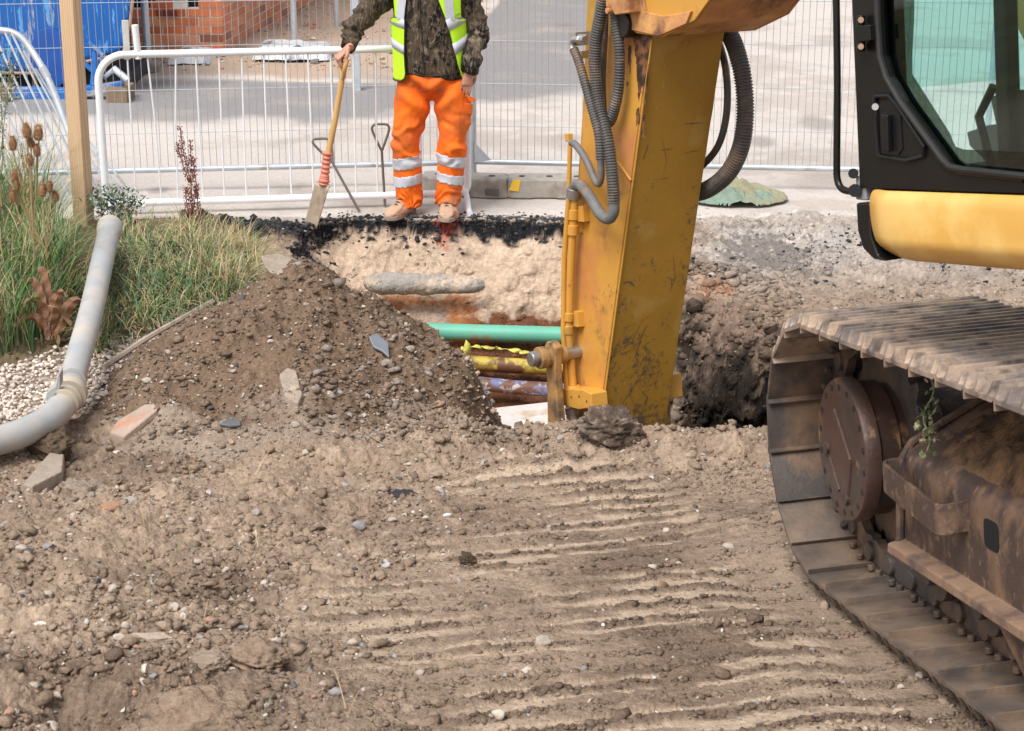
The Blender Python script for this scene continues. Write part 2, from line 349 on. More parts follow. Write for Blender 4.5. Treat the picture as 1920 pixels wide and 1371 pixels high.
    sides = sst(x, .9, 1.2) * sst(y, 8.8, 9.6) * (y < 11.3); rough = np.maximum(rough, sides * (.35 * sst(10.9 - y, 0, .6)))
    z = z + np.where(near, rough, 0) * ((.034 + .022 * (1 - rightness)) * fbm(x, y, .30, 3, 71) + .032 * fbm(x, y, .10, 6, 72, .68) + .012 * fbm(x, y, .022, 3, 73, .7))
    if fine:
        m = near & (rough > .02)
        xs, ys, rs = x[m], y[m], rough[m]; dz = np.zeros(len(xs)); cc = c[m]
        dens = np.clip(.45 + .9 * fbm(xs, ys, .35, 3, 81), .05, 1) * rs
        for s, sd, am in ((.19, 101, .22), (.10, 102, .34), (.05, 103, .42), (.026, 104, .5)):
            h, cid = clods(xs, ys, s, sd, .62); h = h * np.clip(dens * 1.3, 0, 1)
            dz = np.maximum(dz, 0) + am * h * s * .9 * (.6 + .4 * (h > 0)); w = (h > .06)
            cc = np.where(w[:, None], cc * (.86 + .34 * cid[:, None]), cc)
        z[m] += dz; c[m] = cc
    c = np.clip(c, .01, .9)
    return (z, c, yoff) if fine else (z, c)
GRAVEL = [(-3.2, 7.3), (-2.35, 7.75), (-1.9, 8.1), (-1.2, 9.1), (-1.22, 9.85), (-1.62, 9.45), (-1.98, 9.15), (-2.35, 8.75), (-3.2, 8.3)]
def build_ground():
    pys = np.arange(1470, -60, -1.55); a = PITCH + np.arctan((pys - 685) / FPX); ys = H / np.tan(a)
    ys = np.r_[ys, np.arange(10.95, 11.76, .0042), np.arange(9.0, 10.2, .006)]
    ys = np.r_[-30, -10, -4, -1, 1, 2.2, 2.8, 3.1, 3.4, np.arange(3.6, 4.95, .0048), ys[ys > 4.94], 26, 29, 33, 40, 50, 70, 110, 180, 320, 600, 1200, 2000]; ys = np.unique(ys)
    ku = 950; u = np.linspace(-1, 1, ku); side = V(1.04, 1.1, 1.2, 1.35, 1.6, 2, 3, 5, 9, 20, 60); u = np.r_[-side[::-1], u, side]
    W = np.where(ys > 0, .30 * np.abs(ys) + .28, .3 * 1 + .3); W = np.maximum(W, 1.25)
    X = u[None, :] * W[:, None]; Y = np.repeat(ys[:, None], len(u), 1); sh = X.shape
    x = X.ravel(); y = Y.ravel(); z, c, yo = ground(x, y); y = y + yo
    i = np.arange(sh[0] * sh[1]).reshape(sh)
    f = np.stack([i[:-1, :-1], i[:-1, 1:], i[1:, 1:], i[1:, :-1]], -1).reshape(-1, 4)
    m = mat('earth', None, .95, vary=.26, scale=42, bump=.9, bscale=85, attr=True, spec=.12, bdist=.02, detail=9, col2=(.095, .068, .05), s2=75, m2=.665, sharp=.035, col3=(.56, .48, .39), s3=105, m3=.675)
    o = mesh_np('ground', np.stack([x, y, z], 1), f, m, None, c, True)
    o.data.materials.append(mat('road_surface', None, .95, vary=.15, scale=38, bump=.25, bscale=160, attr=True, spec=.15, bdist=.004, col2=(.36, .31, .27), s2=1.1, m2=.63, sharp=.10))
    o.data.polygons.foreach_set('material_index', (y[f[:, 0]] > 11.75).astype(np.int32)); tag(o, kind='structure')
    return m
EARTH = build_ground()
# ---------------------------------------------------------------- spoil heap
def heap_z(x, y):
    n2 = fbm(x, y, .14, 4, 201); n1 = fbm(x, y, .45, 3, 202); h = heap_h(x, y)
    m = np.maximum(sst(h, -.03, .12), trench_d(x, y) > -.02); n3 = fbm(x, y, .03, 3, 204)
    z = h + m * (.11 * n1 + .05 * fbm(x, y, .2, 3, 207) + .035 * fbm(x, y, .10, 6, 72, .68) + .012 * fbm(x, y, .022, 3, 73, .7))
    dz = 0; cidm = np.ones(len(x))
    dens = np.clip(.5 + .9 * fbm(x, y, .3, 3, 203), .1, 1)
    for s, sd, am in ((.15, 211, .4), (.08, 212, .5), (.045, 213, .6), (.024, 214, .6)):
        hh, cid = clods(x, y, s, sd, .66); hh = hh * np.clip(dens * 1.25, 0, 1) * m; dz = dz + am * hh * s; cidm = np.where(hh > .05, .84 + .36 * cid, cidm)
    return z + dz, cidm, n1, n2
def build_heap():
    gx = np.arange(-2.5, .75, .0075); gy = np.arange(6.9, 9.95, .0085); X, Y = np.meshgrid(gx, gy); x = X.ravel(); y = Y.ravel()
    z, ci, n1, n2 = heap_z(x, y); zb = base_h(x, y); tdh = trench_d(x, y); keep = (heap_h(x, y) > -.10) | ((tdh > -.1) & (heap_h(x, y) > -1.3) & (x > -.9))
    c = np.tile(V(.222, .15, .101), (len(x), 1)); c = mixv(c, V(.38, .30, .235), sst(n1 + .5 * n2 - .5 * sst(y, 8.1, 8.7) + .6 * sst(8.2 - y, 0, .7), .0, .6) * .75)
    c = mixv(c, V(.17, .115, .075), sst(n1 + .6 * n2 + .4 * sst(y, 8.2, 8.7), .35, .8) * .7)
    c = c * ci[:, None]; Z = z + zb
    i = np.arange(len(x)).reshape(X.shape); k = keep.reshape(X.shape)
    q = k[:-1, :-1] & k[:-1, 1:] & k[1:, 1:] & k[1:, :-1]
    f = np.stack([i[:-1, :-1], i[:-1, 1:], i[1:, 1:], i[1:, :-1]], -1)[q]
    used = np.unique(f); rm = -np.ones(len(x), int); rm[used] = np.arange(len(used))
    o = mesh_np('soil_heap', np.stack([x, y, Z], 1)[used], rm[f], EARTH, None, c[used], True)
    tag(o, 'pointed heap of loose brown dug soil and stones beside the trench', 'soil heap')
build_heap()
def surf(x, y):
    x = np.atleast_1d(np.asarray(x, float)); y = np.atleast_1d(np.asarray(y, float))
    z, c = ground(x, y, False); h = heap_z(x, y)[0] + base_h(x, y); inh = (heap_h(x, y) > -.05) | ((trench_d(x, y) > -.05) & (heap_h(x, y) > -1.1) & (x > -.9) & (x < .7))
    return np.where(inh, np.maximum(z, h), z)
# ---------------------------------------------------------------- scattered stones
def ico(sub):
    b = bmesh.new(); bmesh.ops.create_icosphere(b, subdivisions=sub, radius=1); v = np.array([p.co[:] for p in b.verts]); f = np.array([[q.index for q in p.verts] for p in b.faces]); b.free(); return v, f
def rock_shape(sub, seed, jag=.25, box=.0):
    r = np.random.default_rng(seed); v, f = ico(sub)
    for k in range(7):                                    # chip flats off the ball
        d = nrm(r.normal(size=3)); h = r.uniform(.38, .8); s = v @ d; v = v - np.where(s > h, s - h, 0)[:, None] * d
    v = v * (1 + jag * .9 * r.normal(size=(len(v), 1))); return v, f
ROCKS = [rock_shape(1, s, .16) for s in range(14)]; PEB = [rock_shape(2, 50 + s, .08) for s in range(8)]
def scatter(name, pts, sizes, cols, mat_, kind, label=None, cat=None, group=None, shapes=ROCKS, flat=.65, sink=.25, smooth=False):
    VV = []; FF = []; CC = []; b = 0; n = len(pts)
    for i in range(n):
        v, f = shapes[RNG.integers(len(shapes))]; s = sizes[i]; an = RNG.uniform(0, 6.28); el = RNG.uniform(.75, 1.3); ca, sa = math.cos(an), math.sin(an)
        w = v * V(el, 1 / el, flat * RNG.uniform(.8, 1.2)) * s; t = RNG.uniform(-.4, .4); ct, st = math.cos(t), math.sin(t)
        w = np.stack([w[:, 0], w[:, 1] * ct - w[:, 2] * st, w[:, 1] * st + w[:, 2] * ct], 1)
        w = np.stack([w[:, 0] * ca - w[:, 1] * sa, w[:, 0] * sa + w[:, 1] * ca, w[:, 2]], 1)
        VV.append(w + pts[i] + V(0, 0, s * (flat - sink * 2 * flat) * .8)); FF.append(f + b); b += len(v); CC.append(np.repeat(cols[i][None], len(v), 0))
    o = mesh_np(name, np.concatenate(VV), np.concatenate(FF), mat_, None, np.clip(np.concatenate(CC), .01, .9), smooth)
    return tag(o, label, cat, group, kind)
STONE = mat('stone', None, .9, vary=.2, scale=60, bump=.5, bscale=150, attr=True, spec=.2)
def place(n, pxbox, dens, dmin, dmax, power=2.2, palette=None, z=0):
    """random ground points whose density is even in the given photo-area box, kept by dens(x,y)"""
    px = RNG.uniform(pxbox[0], pxbox[2], n); py = RNG.uniform(pxbox[1], pxbox[3], n)
    zz = np.interp(py, [0, 850, 960, 1100, 1250, 1371, 1480], [0, 0, .16, .32, .46, .55, .62]); g = np.array([G(a, b, z + q) for a, b, q in zip(px, py, zz)]); k = dens(g[:, 0], g[:, 1]) > RNG.uniform(0, 1, n); g = g[k]
    s = dmin * (1 - RNG.uniform(0, 1, len(g)) * (1 - (dmin / dmax) ** power)) ** (-1 / power)
    z = surf(g[:, 0], g[:, 1]); g[:, 2] = z
    return g, s / 2
def pick(n, pal, w):
    pal = np.array(pal); w = np.array(w) / sum(w); c = pal[RNG.choice(len(pal), n, p=w)]; return c * RNG.uniform(.75, 1.2, (n, 1))
def gcol(g, lo=.78, hi=1.22):
    c = ground(g[:, 0], g[:, 1], False)[1]; h = heap_h(g[:, 0], g[:, 1]); m = sst(h, -.05, .03); c = mixv(c, V(.235, .168, .12) + V(.07, .06, .05) * sst(8.2 - g[:, 1], 0, .7)[:, None], m); return c * RNG.uniform(lo, hi, (len(g), 1)) + V(.02, .014, .01) * RNG.uniform(0, 1, (len(g), 1))
def soil_d(x, y):
    r = sst(x - (-.62 + .18 * (y - 5)) + .35 * fbm(x, y, .5, 4, 21), -.25, .45); d = trench_d(x, y); cl = np.clip(.72 + .9 * fbm(x, y, .28, 3, 91), 0.03, 1)
    nearlip = sst(y, 6.9, 7.4)
    v = cl * (1 - .80 * r * (1 - nearlip)); v = np.where((d > -.0) & (x < .8) & (heap_h(x, y) < np.where(x < .7, -.9, -.04)), 0, v); v = np.where(polydist(x, y, GRAVEL) > 0, np.where(heap_h(x, y) > -.05, v, 0), v); v = np.where(y > 11.2, 0, v); tr_ = r * (1 - nearlip); q_ = x * -.30 + y * .954 + .035 * fbm(x, y, 1.1, 2, 31); rp = np.exp(-((q_ / .142 - np.floor(q_ / .142) - .5) / .16) ** 2); v = v * (1 - tr_ * (1 - .15 - .85 * rp) ) ; v = np.where((x > .72) & (y > 8.9) & (y < 11), np.maximum(v, .9), v)
    v = np.where((x < -1.2) & (y > 9.2), 0, v); v = np.where((x > .0) & (y > 9.6), v * .6, v); return v
g, s = place(85000, (-60, 470, 1960, 1480), soil_d, .011, .07, 2.35)
scatter('soil_crumbs', g, s, gcol(g), EARTH, 'stuff', 'loose crumbs and clods of brown soil over the dug ground', 'soil crumbs')
def ridge_d(x, y):
    r = sst(x - (-.62 + .18 * (y - 5)) + .35 * fbm(x, y, .5, 4, 21), -.25, .45); q_ = x * -.30 + y * .954 + .035 * fbm(x, y, 1.1, 2, 31); rp = np.exp(-((q_ / .142 - np.floor(q_ / .142) - .5) / .17) ** 2)
    return r * (y < 7.6) * np.maximum(rp * np.clip(.8 + fbm(x, y, .2, 3, 98), 0, 1), .9 * sst(fbm(x, y, .45, 3, 99), .12, .4))
g, s = place(60000, (700, 800, 1960, 1480), ridge_d, .008, .032, 2.4)
scatter('ridge_crumbs', g, s, gcol(g, .66, 1.05), EARTH, 'stuff', 'fine crumbs of soil along the ridges of the track marks', 'soil crumbs')
g, s = place(2600, (560, 640, 980, 850), lambda x, y: np.where(y < 9, .45, 0) * (1 - .8 * (heap_h(x, y) > .2)), .018, .08, 2.0)
scatter('heap_stones', g, s, pick(len(g), [(.27, .20, .15), (.36, .30, .25), (.20, .14, .10)], [5, 3, 2]), EARTH, 'stuff', 'stones and clods rolled to the right foot of the heap', 'stones')
g, s = place(17000, (-60, 470, 1960, 1480), soil_d, .009, .055, 2.4)
scatter('loose_stones', g, s, pick(len(g), [(.44, .37, .31), (.30, .28, .27), (.58, .50, .42), (.36, .22, .15), (.10, .10, .11), (.6, .57, .53)], [5, 2, 2, 1, .6, .6]), STONE, 'stuff', 'small grey and pale stones scattered through the brown soil', 'stones', shapes=PEB, sink=.2)
def far_d(x, y):
    d = trench_d(x, y); v = (np.exp(-((d - .015) / .035) ** 2) + .10 * np.exp(-np.abs(d + .06) / .12)) * sst(y, 11.2, 11.5) * (d < .14) * (x < 1.1)
    v = np.maximum(v, .7 * np.exp(-((x + 1.55) / .34) ** 2 - ((y - 11.28) / .17) ** 2))
    v = np.maximum(v, (x > .9) * (d < 0) * .8 * np.exp(-((y - 10.9) / .5) ** 2) * sst(fbm(x, y, .35, 3, 95), -.1, .5)); return v
g1, s1 = place(16000, (560, 395, 1110, 470), far_d, .012, .055, 1.9); g2, s2 = place(8000, (400, 420, 640, 490), far_d, .014, .07, 1.8); g3, s3 = place(9000, (1100, 400, 1940, 540), far_d, .010, .06, 2.1)
g = np.concatenate([g1, g2, g3]); s = np.concatenate([s1, s2, s3])
scatter('tarmac_rubble', g, s, pick(len(g), [(.026, .026, .03), (.06, .06, .062), (.016, .016, .018), (.35, .33, .31)], [5, 3, 3, .5]), mat('tarmac_chip', None, .8, vary=.3, scale=90, attr=True, bump=.4, bscale=200, spec=.5), 'stuff', 'black broken tarmac chunks along the far edge of the trench', 'tarmac rubble')
g, s = place(3600, (1230, 500, 1500, 860), lambda x, y: 1.0 * (x > .72) * (y > 8.9) * (y < 10.6), .02, .13, 1.7)
scatter('wall_clods', g, s, gcol(g, .6, 1.25), EARTH, 'stuff', 'dark clods of earth stuck in the trench wall right of the arm', 'soil clods', sink=.4)
def tanw_d(x, y): d = trench_d(x, y); return np.where((d > .06) & (y > 10.6) & (x < 1.0), .9, 0) + np.where((x > .9) & (d < 0) & (y > 9.7) & (y < 12), .55 * sst(fbm(x, y, .4, 3, 96), -.4, .5), 0)
g, s = place(15000, (560, 390, 1940, 620), tanw_d, .007, .045, 2.3)
scatter('pale_rubble', g, s, gcol(g, .8, 1.3), STONE, 'stuff', 'pale sandy stones in the far trench wall and road base', 'rubble')
def grv_d(x, y): return (polydist(x, y, GRAVEL) + .10 * fbm(x, y, .09, 4, 22) > 0) & (heap_h(x, y) < .02)
g, s = place(9000, (-80, 560, 480, 960), lambda x, y: grv_d(x, y) * 1.0, .020, .042, 2.5); g[:, 2] += RNG.uniform(0, .02, len(g))
scatter('gravel_bed', g, s, pick(len(g), [(.66, .55, .46), (.75, .66, .57), (.55, .45, .37), (.42, .33, .27)], [5, 4, 3, 1]), STONE, 'stuff', 'bed of pale limestone gravel left of the heap', 'gravel', sink=.1, flat=.75)
def rub_d(x, y): return sst(y, 16.9, 17.5) * (1 - sst(x - .12 * (y - 17), -1.05, -.55)) * np.clip(.4 + fbm(x, y, .8, 3, 97), 0, 1)
g, s = place(5200, (150, -40, 1080, 175), rub_d, .02, .13, 2.2)
scatter('site_rubble', g, s, pick(len(g), [(.42, .31, .23), (.58, .47, .37), (.45, .14, .07), (.2, .17, .15), (.7, .62, .55)], [6, 4, 1.2, 1, 1]), STONE, 'stuff', 'brown rubble and broken brick on the ground by the brick building', 'rubble')
# ---------------------------------------------------------------- excavator
YEL = mat('machine_yellow', (.60, .30, .052), .42, vary=.07, scale=3, col2=(.30, .14, .04), s2=14, m2=.72, sharp=.05, bump=.12, bscale=35, spec=.45, bdist=.004, col3=(.43, .24, .06), s3=4, m3=.62)
YEL_SHADE = mat('shaded_stick_yellow', (.40, .215, .03), .45, vary=.10, scale=4, col2=(.15, .085, .04), s2=16, m2=.70, sharp=.03, bump=.15, bscale=40, spec=.4, bdist=.003, col3=(.44, .26, .06), s3=3, m3=.6, mud=(-.75, .55, (.13, .085, .05)), chips=(.42, .36, .27))  # darker copy of the machine yellow: shade of the front face put into the colour
TRACKD = mat('track_dusty', (.135, .108, .092), .52, metal=.15, vary=.2, scale=9, col2=(.235, .165, .115), s2=4, m2=.50, sharp=.1, col3=(.10, .08, .07), s3=7, m3=.60, bump=.35, bscale=70, spec=.3)
YELD = mat('muddy_yellow', (.36, .20, .07), .6, vary=.2, scale=8, col2=(.11, .07, .045), s2=9, m2=.55, sharp=.08, bump=.3, bscale=50)
YELC = mat('skirt_yellow', (.66, .37, .085), .38, vary=.05, scale=3, col3=(.78, .50, .16), s3=2.5, m3=.58, bump=.03, bscale=60, spec=.45)
RUSTY = mat('rusty_orange', (.55, .25, .10), .6, vary=.18, scale=6, col2=(.16, .07, .04), s2=5, m2=.56, sharp=.10, col3=(.68, .36, .12), s3=9, m3=.55, bump=.3, bscale=50)
YEL_LIT = mat('lit_grimy_flank', (.60, .30, .052), .45, vary=.08, scale=3, col2=(.26, .125, .04), s2=9, m2=.66, sharp=.09, bump=.15, bscale=35, spec=.4, bdist=.004, col3=(.52, .20, .07), s3=3.3, m3=.56, mud=(-1.0, .35, (.20, .12, .06)), chips=(.40, .22, .10))  # lit-side tone of the stick put into the colour, with real grime over it
STEEL = mat('bare_steel', (.34, .32, .30), .38, metal=.7, vary=.2, scale=20, col2=(.2, .11, .06), s2=18, m2=.6, bump=.1)
TRACKM = mat('track_steel', (.20, .165, .15), .5, metal=.25, vary=.22, scale=9, col2=(.46, .34, .25), s2=5, m2=.50, sharp=.10, col3=(.10, .08, .07), s3=14, m3=.60, bump=.35, bscale=70, spec=.4)
TRACKIN = mat('track_inner', (.085, .07, .063), .48, metal=.2, vary=.25, scale=7, col2=(.23, .145, .09), s2=4, m2=.58, sharp=.08, bump=.25, bscale=60, spec=.4)
FRM = mat('muddy_frame', (.078, .05, .04), .55, metal=.1, vary=.2, scale=8, col2=(.215, .128, .08), s2=6, m2=.55, sharp=.07, bump=.45, bscale=110, spec=.4, col3=(.27, .165, .10), s3=22, m3=.63, stretch=(1.3, 1.3, .9))
DUST = mat('caked_mud', (.24, .14, .078), .95, vary=.3, scale=25, col2=(.075, .048, .033), s2=13, m2=.55, sharp=.10, bump=.9, bscale=60, spec=.1, bdist=.02)
HUBM = mat('hub_paint', (.09, .048, .036), .42, metal=.2, vary=.2, scale=10, col2=(.085, .06, .05), s2=7, m2=.55, col3=(.40, .23, .11), s3=10, m3=.66, bump=.25, bscale=60)
BLK = mat('cab_black', (.009, .0085, .008), .30, vary=.2, scale=6, spec=.32, col3=(.11, .10, .09), s3=30, m3=.76, sharp=.02, bump=.03)
RUBB_ = mat('black_rubber', (.02, .019, .018), .6, vary=.2, scale=20, spec=.4)
HOSE = mat('hose_rubber', (.085, .078, .072), .5, vary=.3, scale=12, spec=.5, col2=(.17, .12, .085), s2=6, m2=.58)
HOSEG = mat('hose_sleeve', (.15, .145, .14), .55, vary=.25, scale=20, spec=.4, col2=(.25, .16, .10), s2=14, m2=.62)
STEELP = mat('plated_pipe', (.50, .49, .47), .35, metal=.8, vary=.15, scale=20)
def glassm(name, col, rough=.02, alpha=.30):
    m = bpy.data.materials.new(name); m.use_nodes = True; n = m.node_tree.nodes; l = m.node_tree.links; n.remove(n['Principled BSDF'])
    tr = n.new('ShaderNodeBsdfTransparent'); tr.inputs[0].default_value = (*col, 1); gl = n.new('ShaderNodeBsdfGlossy'); gl.inputs['Roughness'].default_value = rough; gl.inputs[0].default_value = (.9, 1, 1, 1)
    mx = n.new('ShaderNodeMixShader'); mx.inputs[0].default_value = .06; l.new(tr.outputs[0], mx.inputs[1]); l.new(gl.outputs[0], mx.inputs[2])
    l.new(mx.outputs[0], n['Material Output'].inputs[0]); return m
GLASS = glassm('tinted_glass', (.80, .955, .945))
exc_loc = C0.copy()
EXC = thing('excavator', tuple(exc_loc), 'yellow tracked excavator with black cab digging the trench', 'excavator')
def T(s, u, v): return TC + TS * s + TU * u + TV * v
def U(f, r, v): return C0 + FU * f + RU * r + TV * v
# ---- tracks
def track_path():
    L = 2.5; out = []
    per = 2 * L + 2 * math.pi * TR
    def at(d):
        d = d % per
        if d < L: return (-d, TR - .030 * math.sin(math.pi * d / L) * 0), math.pi                     # top run, going back
        d -= L
        if d < math.pi * TR: a = math.pi / 2 + d / TR; return (-L + TR * math.cos(a), TR * math.sin(a)), math.pi / 2 + a
        d -= math.pi * TR
        if d < L: return (-L + d, -TR), 0
        d -= L; a = -math.pi / 2 + d / TR; return (TR * math.cos(a), TR * math.sin(a)), a + math.pi / 2
    return per, at
PER, AT = track_path(); NSH = 42; PITCHT = PER / NSH; SHW = .60
def make_track(du, mirror=False):
    sg = 1.0
    tr = bpy.data.objects.new('track', None); sc.collection.objects.link(tr); tr.parent = EXC; tr.empty_display_size = .1
    bpy.context.view_layer.update()
    for k in range(NSH):
        (s0, v0), _ = AT(PITCHT * (k + .02)); (s1, v1), _ = AT(PITCHT * (k + .98)); t = nrm(V(s1 - s0, v1 - v0)); nn = V(t[1], -t[0])  # outward
        mid = V((s0 + s1) / 2, (v0 + v1) / 2)
        def Q(a, b, u): q = mid + t * a + nn * b; return T(q[0], du + u, q[1])
        h = PITCHT / 2; m = MB()
        # plate with curled leading edge and three grouser bars, one closed side section extruded across the shoe
        sec = [(-h * 1.0, -.030), (-h * .93, -.030), (-h * .90, -.012), (h * .86, -.012), (h * 1.1, .002), (h * 1.06, .012), (h * .80, .004), (h * .73, .037), (h * .61, .037), (h * .50, .003), (-.010, .001), (-.016, .034), (-.030, .034), (-.044, .001),
               (-h * .76, .000), (-h * .84, .034), (-h * .97, .034), (-h * 1.0, .000)]
        a = [Q(x, y - .008, 0.0) for x, y in sec]; b = [Q(x, y - .008, SHW) for x, y in sec]; n = len(sec)
        # rounded-off ends of the bars
        a2 = [Q(x, min(y, .004) - .008, 0.0) for x, y in sec]; a3 = [Q(x, y - .008, .016) for x, y in sec]; b2 = [Q(x, min(y, .004) - .008, SHW) for x, y in sec]; b3 = [Q(x, y - .008, SHW - .016) for x, y in sec]
        rings = [a2, a3, b3, b2]; vs = sum(rings, []); fs = [tuple(range(n))]
        for i in range(3):
            for j in range(n): fs.append((i * n + j, (i + 1) * n + j, (i + 1) * n + (j + 1) % n, i * n + (j + 1) % n))
        fs.append(tuple(range(3 * n, 4 * n))[::-1]); m.add(vs, fs)
        o = m.build('track_shoe', TRACKM if (v0 > .2) else (TRACKD if v0 < -.34 else TRACKIN), tr, bevel=.0025, seg=1)
        bm = bmesh.new(); bm.from_mesh(o.data); bmesh.ops.recalc_face_normals(bm, faces=bm.faces); bm.to_mesh(o.data); bm.free()
        l = MB()
        for uu in (.215, .345):
            w = .018
            p = [Q(-h * .95, -.025, du * 0 + uu), Q(h * .5, -.025, uu), Q(h * 1.15, -.05, uu), Q(h * 1.15, -.10, uu), Q(h * .6, -.115, uu), Q(0, -.095, uu), Q(-h * .6, -.115, uu), Q(-h * 1.1, -.08, uu)]
            l.prism(p, TU * w * 2)
        l.cyl(Q(h, -.07, .20), Q(h, -.07, .40), .032, 14)
        for uu in (.13, .17, .43, .47):
            for q in (-.45, .3): l.cyl(Q(h * q, -.024, uu + (.06 if uu < .3 else -.06)), Q(h * q, -.045, uu + (.06 if uu < .3 else -.06)), .014, 6)
        l.build('track_link', TRACKIN, tr, bevel=.004, seg=1)
    return tr
make_track(0.0)
# ---- final drive hub
def hub(du):
    r = .228; m = MB(); c = lambda u: T(0, du + u, 0)
    e = bpy.data.objects.new('final_drive', None); sc.collection.objects.link(e); e.parent = EXC; bpy.context.view_layer.update()
    def lathe(mb, prof, n=56):
        vs = []; fs = []
        for u, rr in prof:
            for k in range(n):
                an = 2 * math.pi * k / n; vs.append(T(rr * math.cos(an), du + u, rr * math.sin(an)))
        for i in range(len(prof) - 1):
            for k in range(n): fs.append((i * n + k, i * n + (k + 1) % n, (i + 1) * n + (k + 1) % n, (i + 1) * n + k))
        mb.add(vs, fs)
    lathe(m, [(.40, .0), (.40, .17), (.33, .19), (.33, .20), (.30, .20), (.235, .195), (.235, .212), (.175, .212), (.165, .228), (.125, .228), (.117, .222), (.117, .180), (.122, .172), (.122, .01), (.122, 0)])
    o = m.build('hub_casing', HUBM, e, smooth=True); bmf(o)
    m = MB()
    for k in range(18):
        m = MB(); an = 2 * math.pi * (k + .5) / 18; a = T(.2 * math.cos(an), du + .117, .2 * math.sin(an)); m.cyl(a + TU * .01, a - TU * .0015, .0105, 10)
        m.build('bolt_hole', RUBB_, e)
    m = MB()   # raised ribs on the cover
    for a0 in (.5, 2.6, 4.7):
        p0 = T(.0, du + .118, .0); 
    for (x0, y0, x1, y1) in ((-.06, .12, .07, -.02), (.07, -.02, .03, -.15), (-.13, -.05, -.05, -.14)):
        a = T(-x0, du + .121, y0); b = T(-x1, du + .121, y1); m.tube([a, b], .006, 8)
    m.cyl(T(-.02, du + .122, -.152), T(-.02, du + .110, -.152), .02, 12); m.cyl(T(.15, du + .122, -.02), T(.15, du + .112, -.02), .02, 12)
    m.build('cover_rib', FRM, e, smooth=True)
    m = MB(); n = 21                                  # sprocket
    pf = []
    for k in range(n * 4):
        an = 2 * math.pi * k / (n * 4); rr = (.355, .355, .305, .305)[k % 4]; pf.append(T(rr * math.cos(an), du + .27, rr * math.sin(an)))
    m.prism(pf, TU * .055); m.build('sprocket', TRACKIN, e, bevel=.003, seg=1)
def bmf(o):
    bm = bmesh.new(); bm.from_mesh(o.data); bmesh.ops.recalc_face_normals(bm, faces=bm.faces); bm.to_mesh(o.data); bm.free()
hub(0.0)
